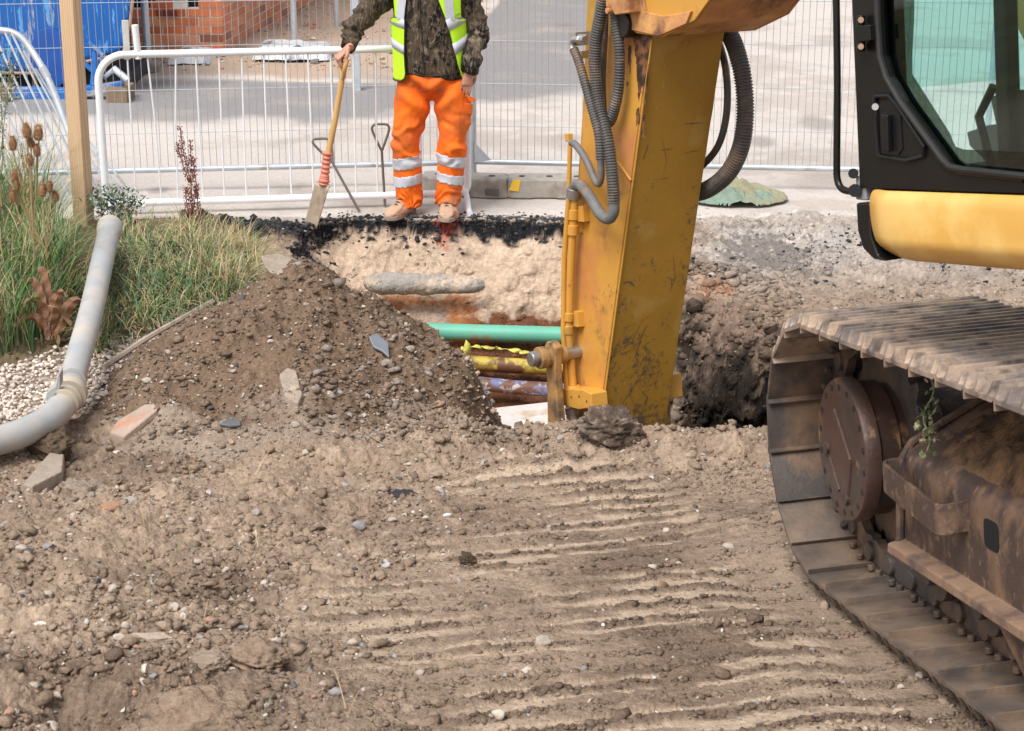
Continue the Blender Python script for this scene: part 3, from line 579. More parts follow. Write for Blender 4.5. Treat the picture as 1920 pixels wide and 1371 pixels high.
# ---- track frame
def track_frame(du):
    uo = .125
    fr = MB(); s0, s1 = -.50, -2.35
    # section across the frame (u, v): vertical outer face, sloping top, ledge at the bottom
    sec = [(uo - .03, -.205), (uo - .03, -.18), (uo, -.175), (uo, .05), (uo + .012, .085), (uo + .04, .105), (uo + .30, .235), (uo + .38, .235), (uo + .38, -.205)]
    a = [T(s0, du + u, v) for u, v in sec]
    fr.prism(a, TS * (s1 - s0)); o = fr.build('track_frame', FRM, EXC, bevel=.012, seg=3)
    # rolled rim round the front end
    r = MB(); r.tube([T(s0 + .004, du + u, v) for u, v in [(uo - .03, -.20), (uo - .012, -.165), (uo - .002, .06), (uo + .035, .112), (uo + .30, .243), (uo + .37, .243)]], .013, 8)
    r.build('frame_rim', FRM, o, smooth=True)
    hb = MB(); lg = MB(); lg.prism([T(s0 + .012, du + uo - .052, -.208), T(s0 + .012, du + uo - .050, -.178), T(s0 + .012, du + uo + .01, -.166), T(s0 + .012, du + uo + .01, -.208)], TS * (s1 - s0)); lg.build('frame_ledge', mat('dusty_ledge', (.24, .145, .09), .8, vary=.25, scale=14, col2=(.11, .07, .055), s2=6, m2=.56, bump=.5, bscale=70), o, bevel=.006)
    p = [T(-1.125 + .046 * math.copysign(abs(math.cos(a)) ** .45, math.cos(a)), du + uo - .002, -.012 + .04 * math.copysign(abs(math.sin(a)) ** .45, math.sin(a))) for a in np.linspace(0, 2 * math.pi, 25)[:-1]]
    hb.prism(p, TU * .01); hb.build('drain_slot', mat('slot_dark', (.004, .004, .004), .9, vary=0), o)
    st = MB()                                        # the bent bar step
    path = even(curve([T(-.515, du + uo + .005, .035), T(-.508, du + uo - .045, .03), T(-.52, du + uo - .058, .028), T(-.56, du + uo - .064, .024), T(-.80, du + uo - .070, .006), T(-.93, du + uo - .072, -.002), T(-.955, du + uo - .064, -.002), T(-.965, du + uo - .05, .0), T(-.972, du + uo + .005, .008)], 6), .012)
    vs = []; fs = []
    for i, q in enumerate(path):
        t = nrm(path[min(i + 1, len(path) - 1)] - path[max(i - 1, 0)]); nn_ = nrm(np.cross(t, TV)) * .006
        for sg in ((-1, -.043), (1, -.043), (1, .043), (-1, .043)): vs.append(q + nn_ * sg[0] + TV * sg[1])
    for i in range(len(path) - 1):
        for k in range(4): fs.append((i * 4 + k, i * 4 + (k + 1) % 4, (i + 1) * 4 + (k + 1) % 4, (i + 1) * 4 + k))
    fs += [(0, 1, 2, 3), (len(vs) - 1, len(vs) - 2, len(vs) - 3, len(vs) - 4)]; st.add(vs, fs); so = st.build('step_bracket', FRM, o, bevel=.003); bmf(so)
    # mud lying on the sloping top
    gx = np.linspace(0, 1, 200); gy = np.linspace(0, 1, 70); A, B = np.meshgrid(gx, gy); A = A.ravel(); B = B.ravel()
    s = s0 - .03 + (s1 - s0 + .06) * A; u = uo + .03 + .34 * B; v = .100 + .132 * np.clip((u - uo - .04) / .26, 0, 1)
    n1 = fbm(s * 1.0, u, .12, 4, 301); ed = np.minimum(B * 6, 1) * np.minimum(A * 8, 1); h1, _ = clods(s, u, .07, 302, .7); h2, _ = clods(s, u, .025, 303, .6)
    v = v + ed * (.018 + .03 * sst(A, 0, .4) + .045 * n1 + (.05 * h1 + .02 * h2) * (.3 + sst(B, .2, .7))) - .004
    pts = TC + TS * s[:, None] + TU * (du + u)[:, None] + TV * v[:, None]; i = np.arange(len(A)).reshape(70, 200)
    f = np.stack([i[:-1, :-1], i[:-1, 1:], i[1:, 1:], i[1:, :-1]], -1).reshape(-1, 4)
    mesh_np('caked_mud', pts, f, DUST, o, None, True)
    # track guides under the ledge, rollers, front idler
    for k, sx in enumerate((-.62, -.98, -1.36, -1.74, -2.1)):
        m = MB()
        for a_, b_, rr in ((.17, .21, .075), (.21, .40, .062), (.40, .44, .075)): m.cyl(T(sx, du + a_, -.255), T(sx, du + b_, -.255), rr, 24)
        m.cyl(T(sx, du + .135, -.245), T(sx, du + .17, -.245), .035, 12)
        m.build('track_roller', TRACKIN, EXC, bevel=.004)
    g = MB()
    sx = -1.22
    g.prism([T(sx + .06, du + .10, -.2), T(sx - .50, du + .10, -.2), T(sx - .45, du + .115, -.36), T(sx - .14, du + .115, -.36)], TU * .018)
    g.build('track_guide', FRM, o, bevel=.006)
    i_ = MB(); i_.cyl(T(-2.5, du + .2, 0), T(-2.5, du + .4, 0), .30, 40); i_.build('front_idler', TRACKIN, EXC, bevel=.01)
    c = MB(); c.cyl(T(-1.25, du + .21, .29), T(-1.25, du + .36, .29), .055, 20); c.build('carrier_roller', TRACKIN, EXC, bevel=.004)
track_frame(0.0)
# ---- far track: the same, moved across
GAUGE = 1.99
for o in [c for c in EXC.children if c.name.split('.')[0] in ('track', 'final_drive', 'track_frame', 'track_roller', 'front_idler', 'carrier_roller')]:
    c = copy_tree(o, EXC); c.location = tuple(np.array(o.location) + TU * GAUGE)
cb = MB(); cb.prism([T(-.75, .5, .12), T(-1.85, .5, .12), T(-1.85, .5, -.1), T(-.75, .5, -.1)], TU * 1.55); cb.cyl(C0 + TV * .5, C0 + TV * .95, .42, 40); cb.cyl(T(-.0, .38, 0), T(-.0, .75, 0), .17, 30); cb.build('undercarriage', FRM, EXC, bevel=.015)

# ---- upper structure: deck, engine house, counterweight
CL = -1.05; CW = .95; CR = CL + CW; CR = float(np.dot(hit(1905, 150, U(.97, 0, 0), FU) - C0, RU)); CW = CR - CL; print('cab width', CW)             # cab outer (door) plane and far plane, in r
DO = U(0, CL, 0)
def D(px, py, off=0.0):                          # point on the door plane (offset outward by off)
    return hit(px, py, DO - RU * off, RU)
m = MB(); m.prism([U(1.0, CL + .35, 1.10), U(-1.6, CL + .35, 1.10), U(-1.6, CL + .35, 1.2), U(1.0, CL + .35, 1.2)], RU * 1.6); m.build('revolving_deck', BLK, EXC, bevel=.02)
m = MB(); m.prism([U(-.45, CL + .03, 1.17), U(-1.7, CL + .03, 1.17), U(-1.7, CL + .03, 1.95), U(-.45, CL + .03, 1.95)], RU * 2.25); eng = m.build('engine_house', YELC, EXC, bevel=.03)
m = MB(); m.prism([U(-1.71, CL - .02, 1.0), U(-2.05, CL + .25, 1.0), U(-2.15, 0.1, 1.0), U(-2.05, -CL - .05, 1.0), U(-1.71, -CL + .22, 1.0)], TV * .95); m.build('counterweight', BLK, EXC, bevel=.04, seg=3)
# ---- cab
cab = bpy.data.objects.new('cab', None); sc.collection.objects.link(cab); cab.parent = EXC; bpy.context.view_layer.update()
bl = D(1612, 352); topv = 2.95
def fr_(p): w = p - C0; return np.dot(w, FU), np.dot(w, TV)
f0, v0 = fr_(bl)
print('cab front bottom', f0, v0)
fT, vT = fr_(D(1597, 0)); print('cab front at top of photo', fT, vT)
lean = (fT - f0) / (vT - v0); fB = f0 - 1.62
def front(v): return f0 + lean * (v - v0)
vt = v0 + 1.62
win = [D(*p) for p in [(1644, -260), (1645, -60), (1648, 40), (1652, 105), (1664, 145), (1690, 190), (1770, 300)]] + [D(1784, 313), D(1810, 318), D(1925, 330), D(2090, 350), D(2110, 335), D(2118, 250), D(2110, -240), D(2090, -262), D(1660, -280)]
out = [U(front(v0), CL, v0), U(front(vt), CL, vt), U(fB, CL, vt), U(fB, CL, v0)]
def panel_with_hole(outer, inner, ext, name, matr, parent, bevel=.006):
    from mathutils.geometry import tessellate_polygon
    bm = bmesh.new(); av = [bm.verts.new(p) for p in list(outer) + list(inner)]
    for tri in tessellate_polygon([[Vector(p) for p in outer], [Vector(p) for p in inner]]):
        try: bm.faces.new([av[k] for k in tri])
        except Exception: pass
    bmesh.ops.recalc_face_normals(bm, faces=bm.faces)
    r = bmesh.ops.extrude_face_region(bm, geom=list(bm.faces)); vs = [g for g in r['geom'] if isinstance(g, bmesh.types.BMVert)]
    bmesh.ops.translate(bm, vec=Vector(ext), verts=vs); bmesh.ops.recalc_face_normals(bm, faces=bm.faces)
    base = rootloc(parent)
    for v in bm.verts: v.co -= Vector(base)
    me = bpy.data.meshes.new(name); bm.to_mesh(me); bm.free(); me.materials.append(matr); o = bpy.data.objects.new(name, me); sc.collection.objects.link(o); o.parent = parent
    if bevel:
        b = o.modifiers.new('bevel', 'BEVEL'); b.width = bevel; b.segments = 2; b.limit_method = 'ANGLE'; b.angle_limit = math.radians(35)
    return o
door = panel_with_hole(out, win, RU * .05, 'door', BLK, cab, .008)
wc = sum(win) / len(win)
m = MB(); m.tube([p - RU * .004 for p in win + [win[0]]], .009, 8, cap=False); m.build('window_seal', RUBB_, cab, smooth=True)
def shrink(p, k): return wc + (p - wc) * k
m = MB(); m.prism([p + RU * .02 for p in win], RU * .005); m.build('door_window', GLASS, cab)
# dark band added in the pane, standing for the far cab frame seen through
inn = [D(*p) for p in [(1705, -235), (1704, -60), (1703, 40), (1700, 100), (1700, 140), (1716, 165), (1770, 250), (1781, 276), (1796, 281), (1925, 288), (2070, 300), (2080, 295), (2085, 230), (2080, -225), (2070, -240), (1716, -250)]]
BORD = glassm('far_frame_tint', (.36, .40, .36))
panel_with_hole([p + RU * .018 for p in win], [p + RU * .018 for p in inn], RU * .001, 'far_frame_band', BORD, cab, 0)
# pressed rib below the window and the handle recess
m = MB(); m.tube([D(*p, .0) for p in [(1652, 108), (1664, 150), (1690, 196), (1775, 310), (1795, 322), (1920, 336)]], .007, 8); m.build('door_rib', BLK, cab, smooth=True)
rec = [D(*p, .004) for p in [(1640, 190), (1643, 180), (1668, 179), (1682, 196), (1734, 275), (1732, 292), (1700, 300), (1648, 292)]]
m = MB(); m.tube(rec + [rec[0]], .0065, 8, cap=False); hd = m.build('door_handle', BLK, door, smooth=True)
m = MB(); m.prism([D(*p, .003) for p in [(1650, 210), (1688, 212), (1692, 278), (1684, 290), (1651, 288)]], RU * .002); m.build('handle_recess', mat('recess_dark', (.004, .004, .004), .5, vary=0), hd)
m = MB(); m.prism([D(*p, .022) for p in [(1652, 215), (1663, 215), (1665, 285), (1654, 283)]], RU * .016); m.build('handle_lever', BLK, hd, bevel=.004)
m = MB(); m.cyl(D(1641, 200, .008), D(1641, 200, -.01), .009, 12); m.build('lock_barrel', STEELP, hd)
m = MB(); m.prism([D(*p, .03) for p in [(1602, 48), (1630, 46), (1632, 76), (1604, 78)]], RU * .03); m.tube([D(1614, 28, .018), D(1614, 96, .018)], .012, 10)
hg = m.build('hinge', BLK, door, bevel=.003)
m = MB(); [m.cyl(D(1614, y, .032), D(1614, y, .01), .008, 8) for y in (37, 87)]; m.build('hinge_bolt', mat('rusty_bolt', (.35, .22, .14), .6), hg)
# far side, roof, rear, front frames
def post(a, b, w=.05, name='cab_post', mt=BLK):
    m = MB(); t = nrm(b - a); x = nrm(np.cross(t, RU)); m.obox((a + b) / 2, t * np.linalg.norm(b - a) / 2, x * w / 2, RU * w / 2); return m.build(name, mt, cab, bevel=.008)
ff = lambda v: front(v) - .03
post(U(ff(v0), CR - .03, v0), U(ff(vt), CR - .03, vt), .05)
post(U(ff(v0) - .02, CL + .08, v0), U(ff(vt) - .02, CL + .08, vt), .06)
post(U(fB + .05, CR - .03, v0), U(fB + .05, CR - .03, vt), .08)
m = MB(); m.prism([U(front(vt) + .04, CL, vt), U(fB, CL, vt), U(fB, CL, vt + .07), U(front(vt), CL, vt + .08)], RU * CW); m.build('cab_roof', BLK, cab, bevel=.03, seg=3)
m = MB(); m.prism([U(fB, CL + .06, v0), U(fB + .04, CL + .06, v0), U(fB + .04, CL + .06, vt), U(fB, CL + .06, vt)], RU * (CW - .1)); m.build('cab_rear_wall', BLK, cab)
m = MB(); m.prism([U(front(v0), CL + .06, v0 - .02), U(fB, CL + .06, v0 - .02), U(fB, CL + .06, v0 + .03), U(front(v0), CL + .06, v0 + .03)], RU * (CW - .08)); m.build('cab_floor', BLK, cab)
m = MB(); m.prism([U(front(v0) - .01, CR - .03, v0), U(fB, CR - .03, v0), U(fB, CR - .03, v0 + .22), U(front(v0) + .02, CR - .03, v0 + .22)], RU * .02); m.build('cab_side_panel', BLK, cab)
m = MB(); m.prism([U(ff(v0), CR - .03, v0 + .22), U(fB, CR - .03, v0 + .22), U(fB, CR - .03, vt - .02), U(ff(vt), CR - .03, vt - .02)], RU * .004); m.build('far_window', GLASS, cab)
m = MB(); m.prism([U(front(v0) - .03, CL + .1, v0 + .25), U(front(v0) - .03, CR - .05, v0 + .25), U(front(vt) - .03, CR - .05, vt - .05), U(front(vt) - .03, CL + .1, vt - .05)], FU * .005); m.build('front_window', GLASS, cab)
m = MB(); m.prism([U(f0 - .75, -.95 + .28, v0 + .05), U(f0 - 1.3, -.67, v0 + .05), U(f0 - 1.42, -.67, v0 + 1.0), U(f0 - 1.25, -.67, v0 + 1.0), U(f0 - 1.15, -.67, v0 + .42), U(f0 - .72, -.67, v0 + .38)], RU * .45); m.build('seat', RUBB_, cab, bevel=.04, seg=3)
# joystick console seen through the pane
pj = hit(1882, 245, U(0, -.42, 0), RU); fj, vj = fr_(pj)
m = MB(); m.prism([U(fj + .10, -.46, vj - .04), U(fj + .11, -.46, vj + .0), U(fj + .02, -.46, vj + .02), U(fj - .3, -.46, vj + .02), U(fj - .3, -.46, vj - .12), U(fj - .02, -.46, vj - .12)], RU * .11)
m.cyl(U(fj, -.4, vj + .0), U(fj, -.4, v0), .03, 12); m.tube([U(fj + .03, -.4, vj + .0), U(fj + .04, -.4, vj + .10)], [.012, .022], 10); m.build('joystick_console', mat('console_grey', (.12, .11, .10), .6), cab, bevel=.01)
m = MB(); m.tube([U(f0 - .12, CL + .35, v0 + .03), U(f0 - .08, CL + .35, v0 + .16), U(f0 - .14, CL + .35, v0 + .24)], .012, 8); m.build('pedal', BLK, cab, smooth=True)
# grab rail in front of the cab
m = MB(); rp = [D(*p, .0) for p in [(1568, -300), (1567, -100), (1568, 0), (1570, 150), (1569, 300), (1570, 335), (1577, 352), (1590, 358), (1602, 357)]]
m.tube(even(curve(rp, 6), .01), .0098, 12); m.build('grab_rail', BLK, cab, smooth=True)
m = MB(); m.cyl(D(1600, 325, .01), D(1600, 325, -.05), .014, 10); m.cyl(D(1603, 357, .014), D(1603, 357, -.04), .018, 10); m.build('rail_mount', BLK, cab)
m = MB(); m.prism([D(1604, 330, -.005), D(1622, 330, -.005), D(1624, 376, -.005), D(1604, 374, -.005)], RU * .06); m.build('cab_mount', mat('mount_grey', (.25, .25, .26), .5), cab, bevel=.004)
# ---- skirt panel below the cab: bulged outward, rounded lower edge
def skirt():
    tl = D(1632, 353); bl_ = D(1660, 489); fa, va = fr_(tl); fb, vb = fr_(bl_); n = 14; L = 2.2; vs = []; fs = []; rows = []
    tr_ = D(1920, 388); _, v2 = fr_(tr_)
    for i in range(n + 1):
        t = i / n; v = va + (vb - va) * t; bul = .035 * math.sin(math.pi * (.08 + .42 * (1 - (1 - t) ** 2))) ; 
        bul = .034 + .006 * math.sin(math.pi * t) - .10 * max(0, t - .70) ** 1.6 * 4
        if t < .1: bul -= (.1 - t) * .15
        rows.append((v, bul, fa + (fb - fa) * t ** 2.6))
    K = 24
    for (v, b, fx) in rows:
        for k in range(K + 1):
            w = k / K; f = fx - (L) * w; round_ = .03 * max(0, 1 - k / 1.0) if k < 1 else 0
            vs.append(U(f, CL - b + round_, v))
    for i in range(n):
        for k in range(K): fs.append((i * (K + 1) + k, (i + 1) * (K + 1) + k, (i + 1) * (K + 1) + k + 1, i * (K + 1) + k + 1))
    m = MB(); m.add(vs, fs); o = m.build('side_skirt', YELC, EXC, smooth=True); sol = o.modifiers.new('solid', 'SOLIDIFY'); sol.thickness = .03; sol.offset = -1 
    bmf(o)
    b = o.modifiers.new('bevel', 'BEVEL'); b.width = .008; b.segments = 2; b.limit_method = 'ANGLE'
    m = MB(); e = [D(*p, .012) for p in [(1604, 380), (1630, 380), (1632, 440), (1645, 478), (1660, 490), (1637, 486), (1617, 466), (1607, 432)]]; m.prism(e, RU * .12); m.build('skirt_end', BLK, o, bevel=.01)
skirt()
# ---- boom and stick
RS = .02; WS = .36                                  # side plane of the stick and its width
SO = U(0, RS, 0)
def S(px, py, r=None): return hit(px, py, U(0, RS if r is None else r, 0), RU)
st = bpy.data.objects.new('stick', None); sc.collection.objects.link(st); st.parent = EXC; bpy.context.view_layer.update()
front_top = S(1240, -60); front_bot = S(1112, 900); back_bot = S(1058, 900); back_top = S(1098, -60)
poly = [S(1240, -90), S(1222, 70), S(1178, 400), S(1128, 780), S(1122, 830), S(1066, 815), S(1056, 740), S(1070, 520), S(1092, 205), S(1104, -90)]
m = MB(); m.prism(poly, RU * WS); m.build('stick_box', YEL_SHADE, st, bevel=.006)
# thin skin on the flank, painted brighter to carry the lit side's tone
m = MB(); m.prism([p - RU * .004 for p in [S(1219, 72), S(1176, 398), S(1126, 775), S(1066, 770), S(1060, 700), S(1075, 520), S(1096, 205), S(1104, 60)]], RU * .006); sp_ = m.build('lit_side_plate', YEL_LIT, st)
GRE = mat('black_grease', (.035, .022, .016), .5, vary=.3, scale=30, col2=(.22, .09, .035), s2=22, m2=.50, sharp=.06); rg0 = random.Random(21)
for pts in ([(1186, 60), (1222, 62), (1216, 112), (1213, 165), (1208, 205), (1204, 160), (1197, 190), (1193, 120)], [(1178, 85), (1184, 88), (1182, 140), (1177, 118)], [(1192, 205), (1198, 200), (1200, 230), (1193, 236)], [(1175, 150), (1178, 152), (1178, 160), (1174, 159)], [(1205, 215), (1210, 210), (1207, 262), (1203, 250)]):
    q = even([S(*p, RS - .0048) for p in pts + [pts[0]]], .008)[:-1]; q = [p + (FU * rg0.uniform(-.004, .004) + TV * rg0.uniform(-.006, .006)) for p in q]; m = MB(); m.prism(q, RU * .0006); m.build('grease_stain', GRE, sp_)
m = MB(); m.tube([S(1103, 215, RS - .006), S(1130, 262, RS - .006), S(1183, 338, RS - .006)], .005, 6); m.tube([S(1222, 74, RS - .002), S(1179, 400, RS - .002), S(1129, 775, RS - .002)], .004, 6); m.build('weld_seam', YEL, st, smooth=True)
ft_n = nrm(np.cross(RU, S(1222, 70) - S(1128, 780)));  ft_n = ft_n * (1 if np.dot(ft_n, FU) < 0 else -1)
SCR = mat('gouge_dark', (.16, .095, .045), .8, vary=.3, scale=40); rg = random.Random(11)
for pts, wd in (([(1145, 670), (1185, 640), (1205, 600), (1222, 590)], 2.2), ([(1150, 668), (1190, 655), (1212, 610)], 1.6), ([(1190, 672), (1205, 625), (1214, 608)], 3.4), ([(1164, 762), (1185, 728), (1206, 700)], 3.2), ([(1168, 530), (1180, 528), (1190, 536)], 5),
                ([(1208, 690), (1212, 665), (1211, 650)], 2.0), ([(1217, 688), (1220, 668)], 1.6), ([(1150, 655), (1172, 648)], 1.5), ([(1160, 640), (1176, 612), (1194, 606)], 1.4), ([(1238, 282), (1262, 278)], 2.4), ([(1226, 338), (1258, 332)], 2.0), ([(1283, 232), (1318, 230)], 2.6),
                ([(1285, 286), (1310, 282)], 2.0), ([(1250, 560), (1266, 520), (1262, 470)], 1.6), ([(1206, 300), (1216, 270)], 2.2), ([(1240, 250), (1250, 300), (1243, 330)], 1.2), ([(1202, 770), (1215, 745), (1204, 735), (1220, 730)], 5.5)):
    ww = wd * .0009; q = even([hit(x, y, S(1222, 70) + ft_n * .0012, ft_n) for x, y in pts], .006); vs = []; dd = nrm(q[-1] - q[0]); sd_ = nrm(np.cross(ft_n, dd))
    for i, p in enumerate(q): k = ww * math.sin(math.pi * (i + .4) / len(q)) ** .5 * rg.uniform(.35, 1.3); vs += [p + sd_ * (k + rg.uniform(-.001, .001)), p - sd_ * k]
    m = MB(); m.add(vs, [(2 * i, 2 * i + 1, 2 * i + 3, 2 * i + 2) for i in range(len(q) - 1)]); m.build('paint_scrape', SCR, st)
m = MB()                                              # front plate scratches are modelled gouge lines
m2 = MB()
# bucket link and pins below
rl = RS - .16
def L(px, py): return S(px, py, rl)
m.prism([L(1017, 655), L(1024, 640), L(1034, 640), L(1041, 652), L(1040, 690), L(1050, 840), L(1027, 840), L(1024, 700)], RU * .04); lk = m.build('bucket_link', YELD, EXC, bevel=.008)
m = MB(); pc = L(1030, 668); m.cyl(pc - RU * .02, pc + RU * .08, .042, 24); m.cyl(pc - RU * .06, pc - RU * .02, .05, 24); m.build('link_boss', YELD, lk, bevel=.006)
m = MB(); m.cyl(pc - RU * .10, pc - RU * .04, .034, 20); m.cyl(pc - RU * .08, pc + RU * .55, .03, 20); pin_ = m.build('link_pin', STEEL, EXC, bevel=.008)
o2 = copy_tree(lk, EXC); o2.location = tuple(np.array(lk.location) + RU * (WS + .20) - TV * .2)
m = MB(); m.prism([S(1236, 700, RS + WS + .01), S(1247, 705, RS + WS + .01), S(1250, 748, RS + WS + .01), S(1238, 748, RS + WS + .01)], RU * .09); m.build('guard_plate', YEL, EXC, bevel=.003)
# bucket, down in the hole
f1, v1 = fr_(S(1090, 860)); 
bp = [(f1 + .10, v1 + .05), (f1 - .22, v1 + .0), (f1 - .45, v1 - .25), (f1 - .42, v1 - .52), (f1 - .15, v1 - .66), (f1 + .12, v1 - .62), (f1 + .10, v1 - .58), (f1 - .12, v1 - .6), (f1 - .36, v1 - .5), (f1 - .40, v1 - .27), (f1 - .2, v1 - .03), (f1 + .10, v1 + .02)]
m = MB(); m.prism([U(a, RS - .12, b) for a, b in bp], RU * .60)
for rr in (RS - .12, RS + .455): m.prism([U(a, rr, b) for a, b in bp[:6]], RU * .025)
for k in range(4): m.prism([U(f1 + .12, RS - .10 + k * .165, v1 - .63), U(f1 + .12, RS - .10 + k * .165, v1 - .57), U(f1 + .27, RS - .10 + k * .165, v1 - .58)], RU * .06)
m.build('bucket', STEEL, EXC, bevel=.006)
# hydraulic hard pipes up the flank
def pipe_obj(name, pts, r, mt, par, off, n=12, sm=True):
    m = MB(); m.tube([S(*p, RS - off) for p in pts], r, n); return m.build(name, mt, par, smooth=sm)
hp = pipe_obj('hydraulic_pipe', [(1077, 372), (1070, 500), (1066, 620), (1075, 738)], .0185, YEL, st, .05)
pipe_obj('hydraulic_pipe', [(1066, 372), (1058, 480), (1056, 620), (1063, 740)], .0115, YEL, st, .075)
pipe_obj('hydraulic_pipe', [(1069, 270), (1066, 368)], .0105, YEL, st, .06)
m = MB(); c0 = S(1067, 262, RS - .06); m.obox(c0 + TV * .01, FU * .015, RU * .012, TV * .018); m.build('pipe_head', YEL, st, bevel=.003); m = MB(); a = S(1077, 352, RS - .05); b = S(1075, 372, RS - .05); m.cyl(a, b, .034, 20); m.build('pipe_union', STEEL, st, bevel=.004)
for (x, y0, y1, xb, yb) in ((1075, 392, 440, 1092, 400), (1067, 585, 625, 1082, 597)):
    m = MB(); a = S(x, y0, RS - .05); b = S(x - 1, y1, RS - .05); m.cyl(a, a + (b - a) * .4, .025, 16); m.cyl(a + (b - a) * .6, b, .025, 16); m.obox((a + b) / 2 + RU * .028 - FU * .0, (b - a) / 2 * .9, FU * .012, RU * .025)
    q = S(xb, yb, RS - .02); m.obox(q, FU * .035, RU * .018, TV * .035); m.build('pipe_clamp', YEL, st, bevel=.003)
m = MB(); m.prism([S(*p, RS - .09) for p in [(1052, 728), (1092, 730), (1108, 738), (1110, 764), (1085, 768), (1056, 760), (1050, 748)]], RU * .085); m.cyl(S(1074, 728, RS - .05), S(1074, 722, RS - .05), .034, 16); mb_ = m.build('valve_block', YEL, st, bevel=.005)
m = MB(); a = S(1072, 764, RS - .05); b = S(1073, 776, RS - .05); m.cyl(a, b, .036, 6); m.cyl(b, b - TV * .02, .028, 16); m.build('hex_nut', STEELP, mb_, bevel=.002)
m = MB(); [m.cyl(S(x, y, RS - .092), S(x, y, RS - .08), .0045, 8) for x, y in ((1071, 744), (1086, 743), (1100, 752))]; m.build('bolt_hole', RUBB_, mb_)
# corrugated hoses: near side
def hose(name, pts, r, mt, off=.09, plane=None, ribs=True, pitch=.0115, offs=None, par=None):
    P_ = [hit(p[0], p[1], U(0, (RS - (offs[i] if offs else off)) if plane is None else plane, 0), RU) for i, p in enumerate(pts)]
    path = even(curve(P_, 8), pitch / 4 if ribs else .012); n = len(path)
    rad = [r * (1.0 if not ribs else (1.04, 1.04, .90, .90)[i % 4]) for i in range(n)]
    m = MB(); m.tube(path, rad, 14 if ribs else 12); return m.build(name, mt, par or st, smooth=not ribs)
hose('hydraulic_hose', [(1140, -60), (1127, 20), (1117, 80), (1116, 140), (1124, 200), (1139, 262), (1148, 330), (1151, 380)], .0265, HOSE, .10)
hose('hose_sleeve', [(1151, 378), (1150, 398), (1141, 410), (1125, 400), (1108, 372), (1096, 355), (1084, 345), (1076, 352)], .0245, HOSEG, .10, ribs=False, offs=[.10, .10, .10, .10, .09, .08, .06, .05])
hose('hydraulic_hose', [(1076, 92), (1086, 118), (1098, 160), (1110, 205), (1122, 250), (1126, 300)], .019, HOSE, .13)
hose('hose_sleeve', [(1126, 298), (1127, 330), (1122, 345), (1113, 332), (1103, 308), (1090, 285), (1078, 270), (1071, 267)], .0155, HOSEG, .08, ribs=False)
hose('hydraulic_hose', [(1150, -60), (1154, 30), (1161, 90), (1160, 160), (1150, 210), (1140, 230), (1128, 225)], .0235, HOSE, .06)
hose('hydraulic_hose', [(1138, -60), (1134, 60), (1130, 150), (1132, 215)], .014, HOSE, .035, ribs=False)
m = MB(); q = [S(x, y, RS - .12) for x, y in ((1096, 74), (1086, 74), (1076, 74), (1072, 82), (1074, 94))]; m.tube(even(curve(q, 5), .01), .014, 12); m.cyl(S(1100, 74, RS - .10), S(1085, 73, RS - .12), .022, 8); m.obox(S(1096, 72, RS - .05), FU * .03, RU * .06, TV * .028); m.obox(S(1099, 102, RS - .03), FU * .012, RU * .03, TV * .016); m.build('elbow_fitting', STEELP, st, smooth=True)
# far side hoses, hanging right of the stick
rp_ = RS + WS + .08
hose('hydraulic_hose', [(1330, 20), (1366, 62), (1384, 105), (1395, 160), (1397, 220), (1389, 275), (1368, 320), (1335, 350), (1300, 362), (1240, 360)], .037, HOSE, plane=rp_, pitch=.013)
hose('hydraulic_hose', [(1325, 30), (1352, 92), (1363, 150), (1362, 215), (1348, 270), (1322, 305), (1300, 318), (1260, 320)], .0155, HOSE, plane=rp_, ribs=False)
hose('hydraulic_hose', [(1318, 60), (1335, 120), (1334, 180), (1325, 235), (1310, 272), (1290, 285)], .0125, HOSE, plane=rp_ - .03, ribs=False)
m = MB(); [m.cyl(U(*a, ), U(*a) , .01) for a in ()]
# boom
RB = RS - .035; WB = WS + .10
def B(px, py): return hit(px, py, U(0, RB, 0), RU)
boom = bpy.data.objects.new('boom', None); sc.collection.objects.link(boom); boom.parent = EXC; bpy.context.view_layer.update()
A0 = [fr_(B(*p)) for p in ((1163, -5), (1170, 40), (1192, 62), (1242, 69), (1302, 38))]
ftip, vtip = A0[3]; fj2, vj2 = A0[4]; dirb = nrm(V(fj2 - ftip, vj2 - vtip)); 0 and print('boom', A0, dirb)
peak_lo = (1.75, vj2 + 1.0); top = [(.35, 1.35), (.28, 1.75), (1.35, vj2 + 1.15), (1.75, vj2 + 1.42), (2.1, vj2 + 1.38), (ftip + .05, vtip + .62), (ftip + .28, vtip + .38)]
pr = [A0[0], A0[1], A0[2], A0[3], A0[4], (fj2 - .62, vj2 + .42), (1.80, vj2 + .78), (1.2, vj2 + .55), (.55, 1.20)] + top
m = MB(); m.prism([U(a, RB + .02, b) for a, b in pr], RU * (WB - .04)); m.build('boom_box', RUSTY, boom, bevel=.006)
for r0 in (RB, RB + WB - .018):
    m = MB(); m.prism([U(a, r0, b) for a, b in pr], RU * .016); m.build('boom_side', YEL if r0 == RB else RUSTY, boom, bevel=.004)
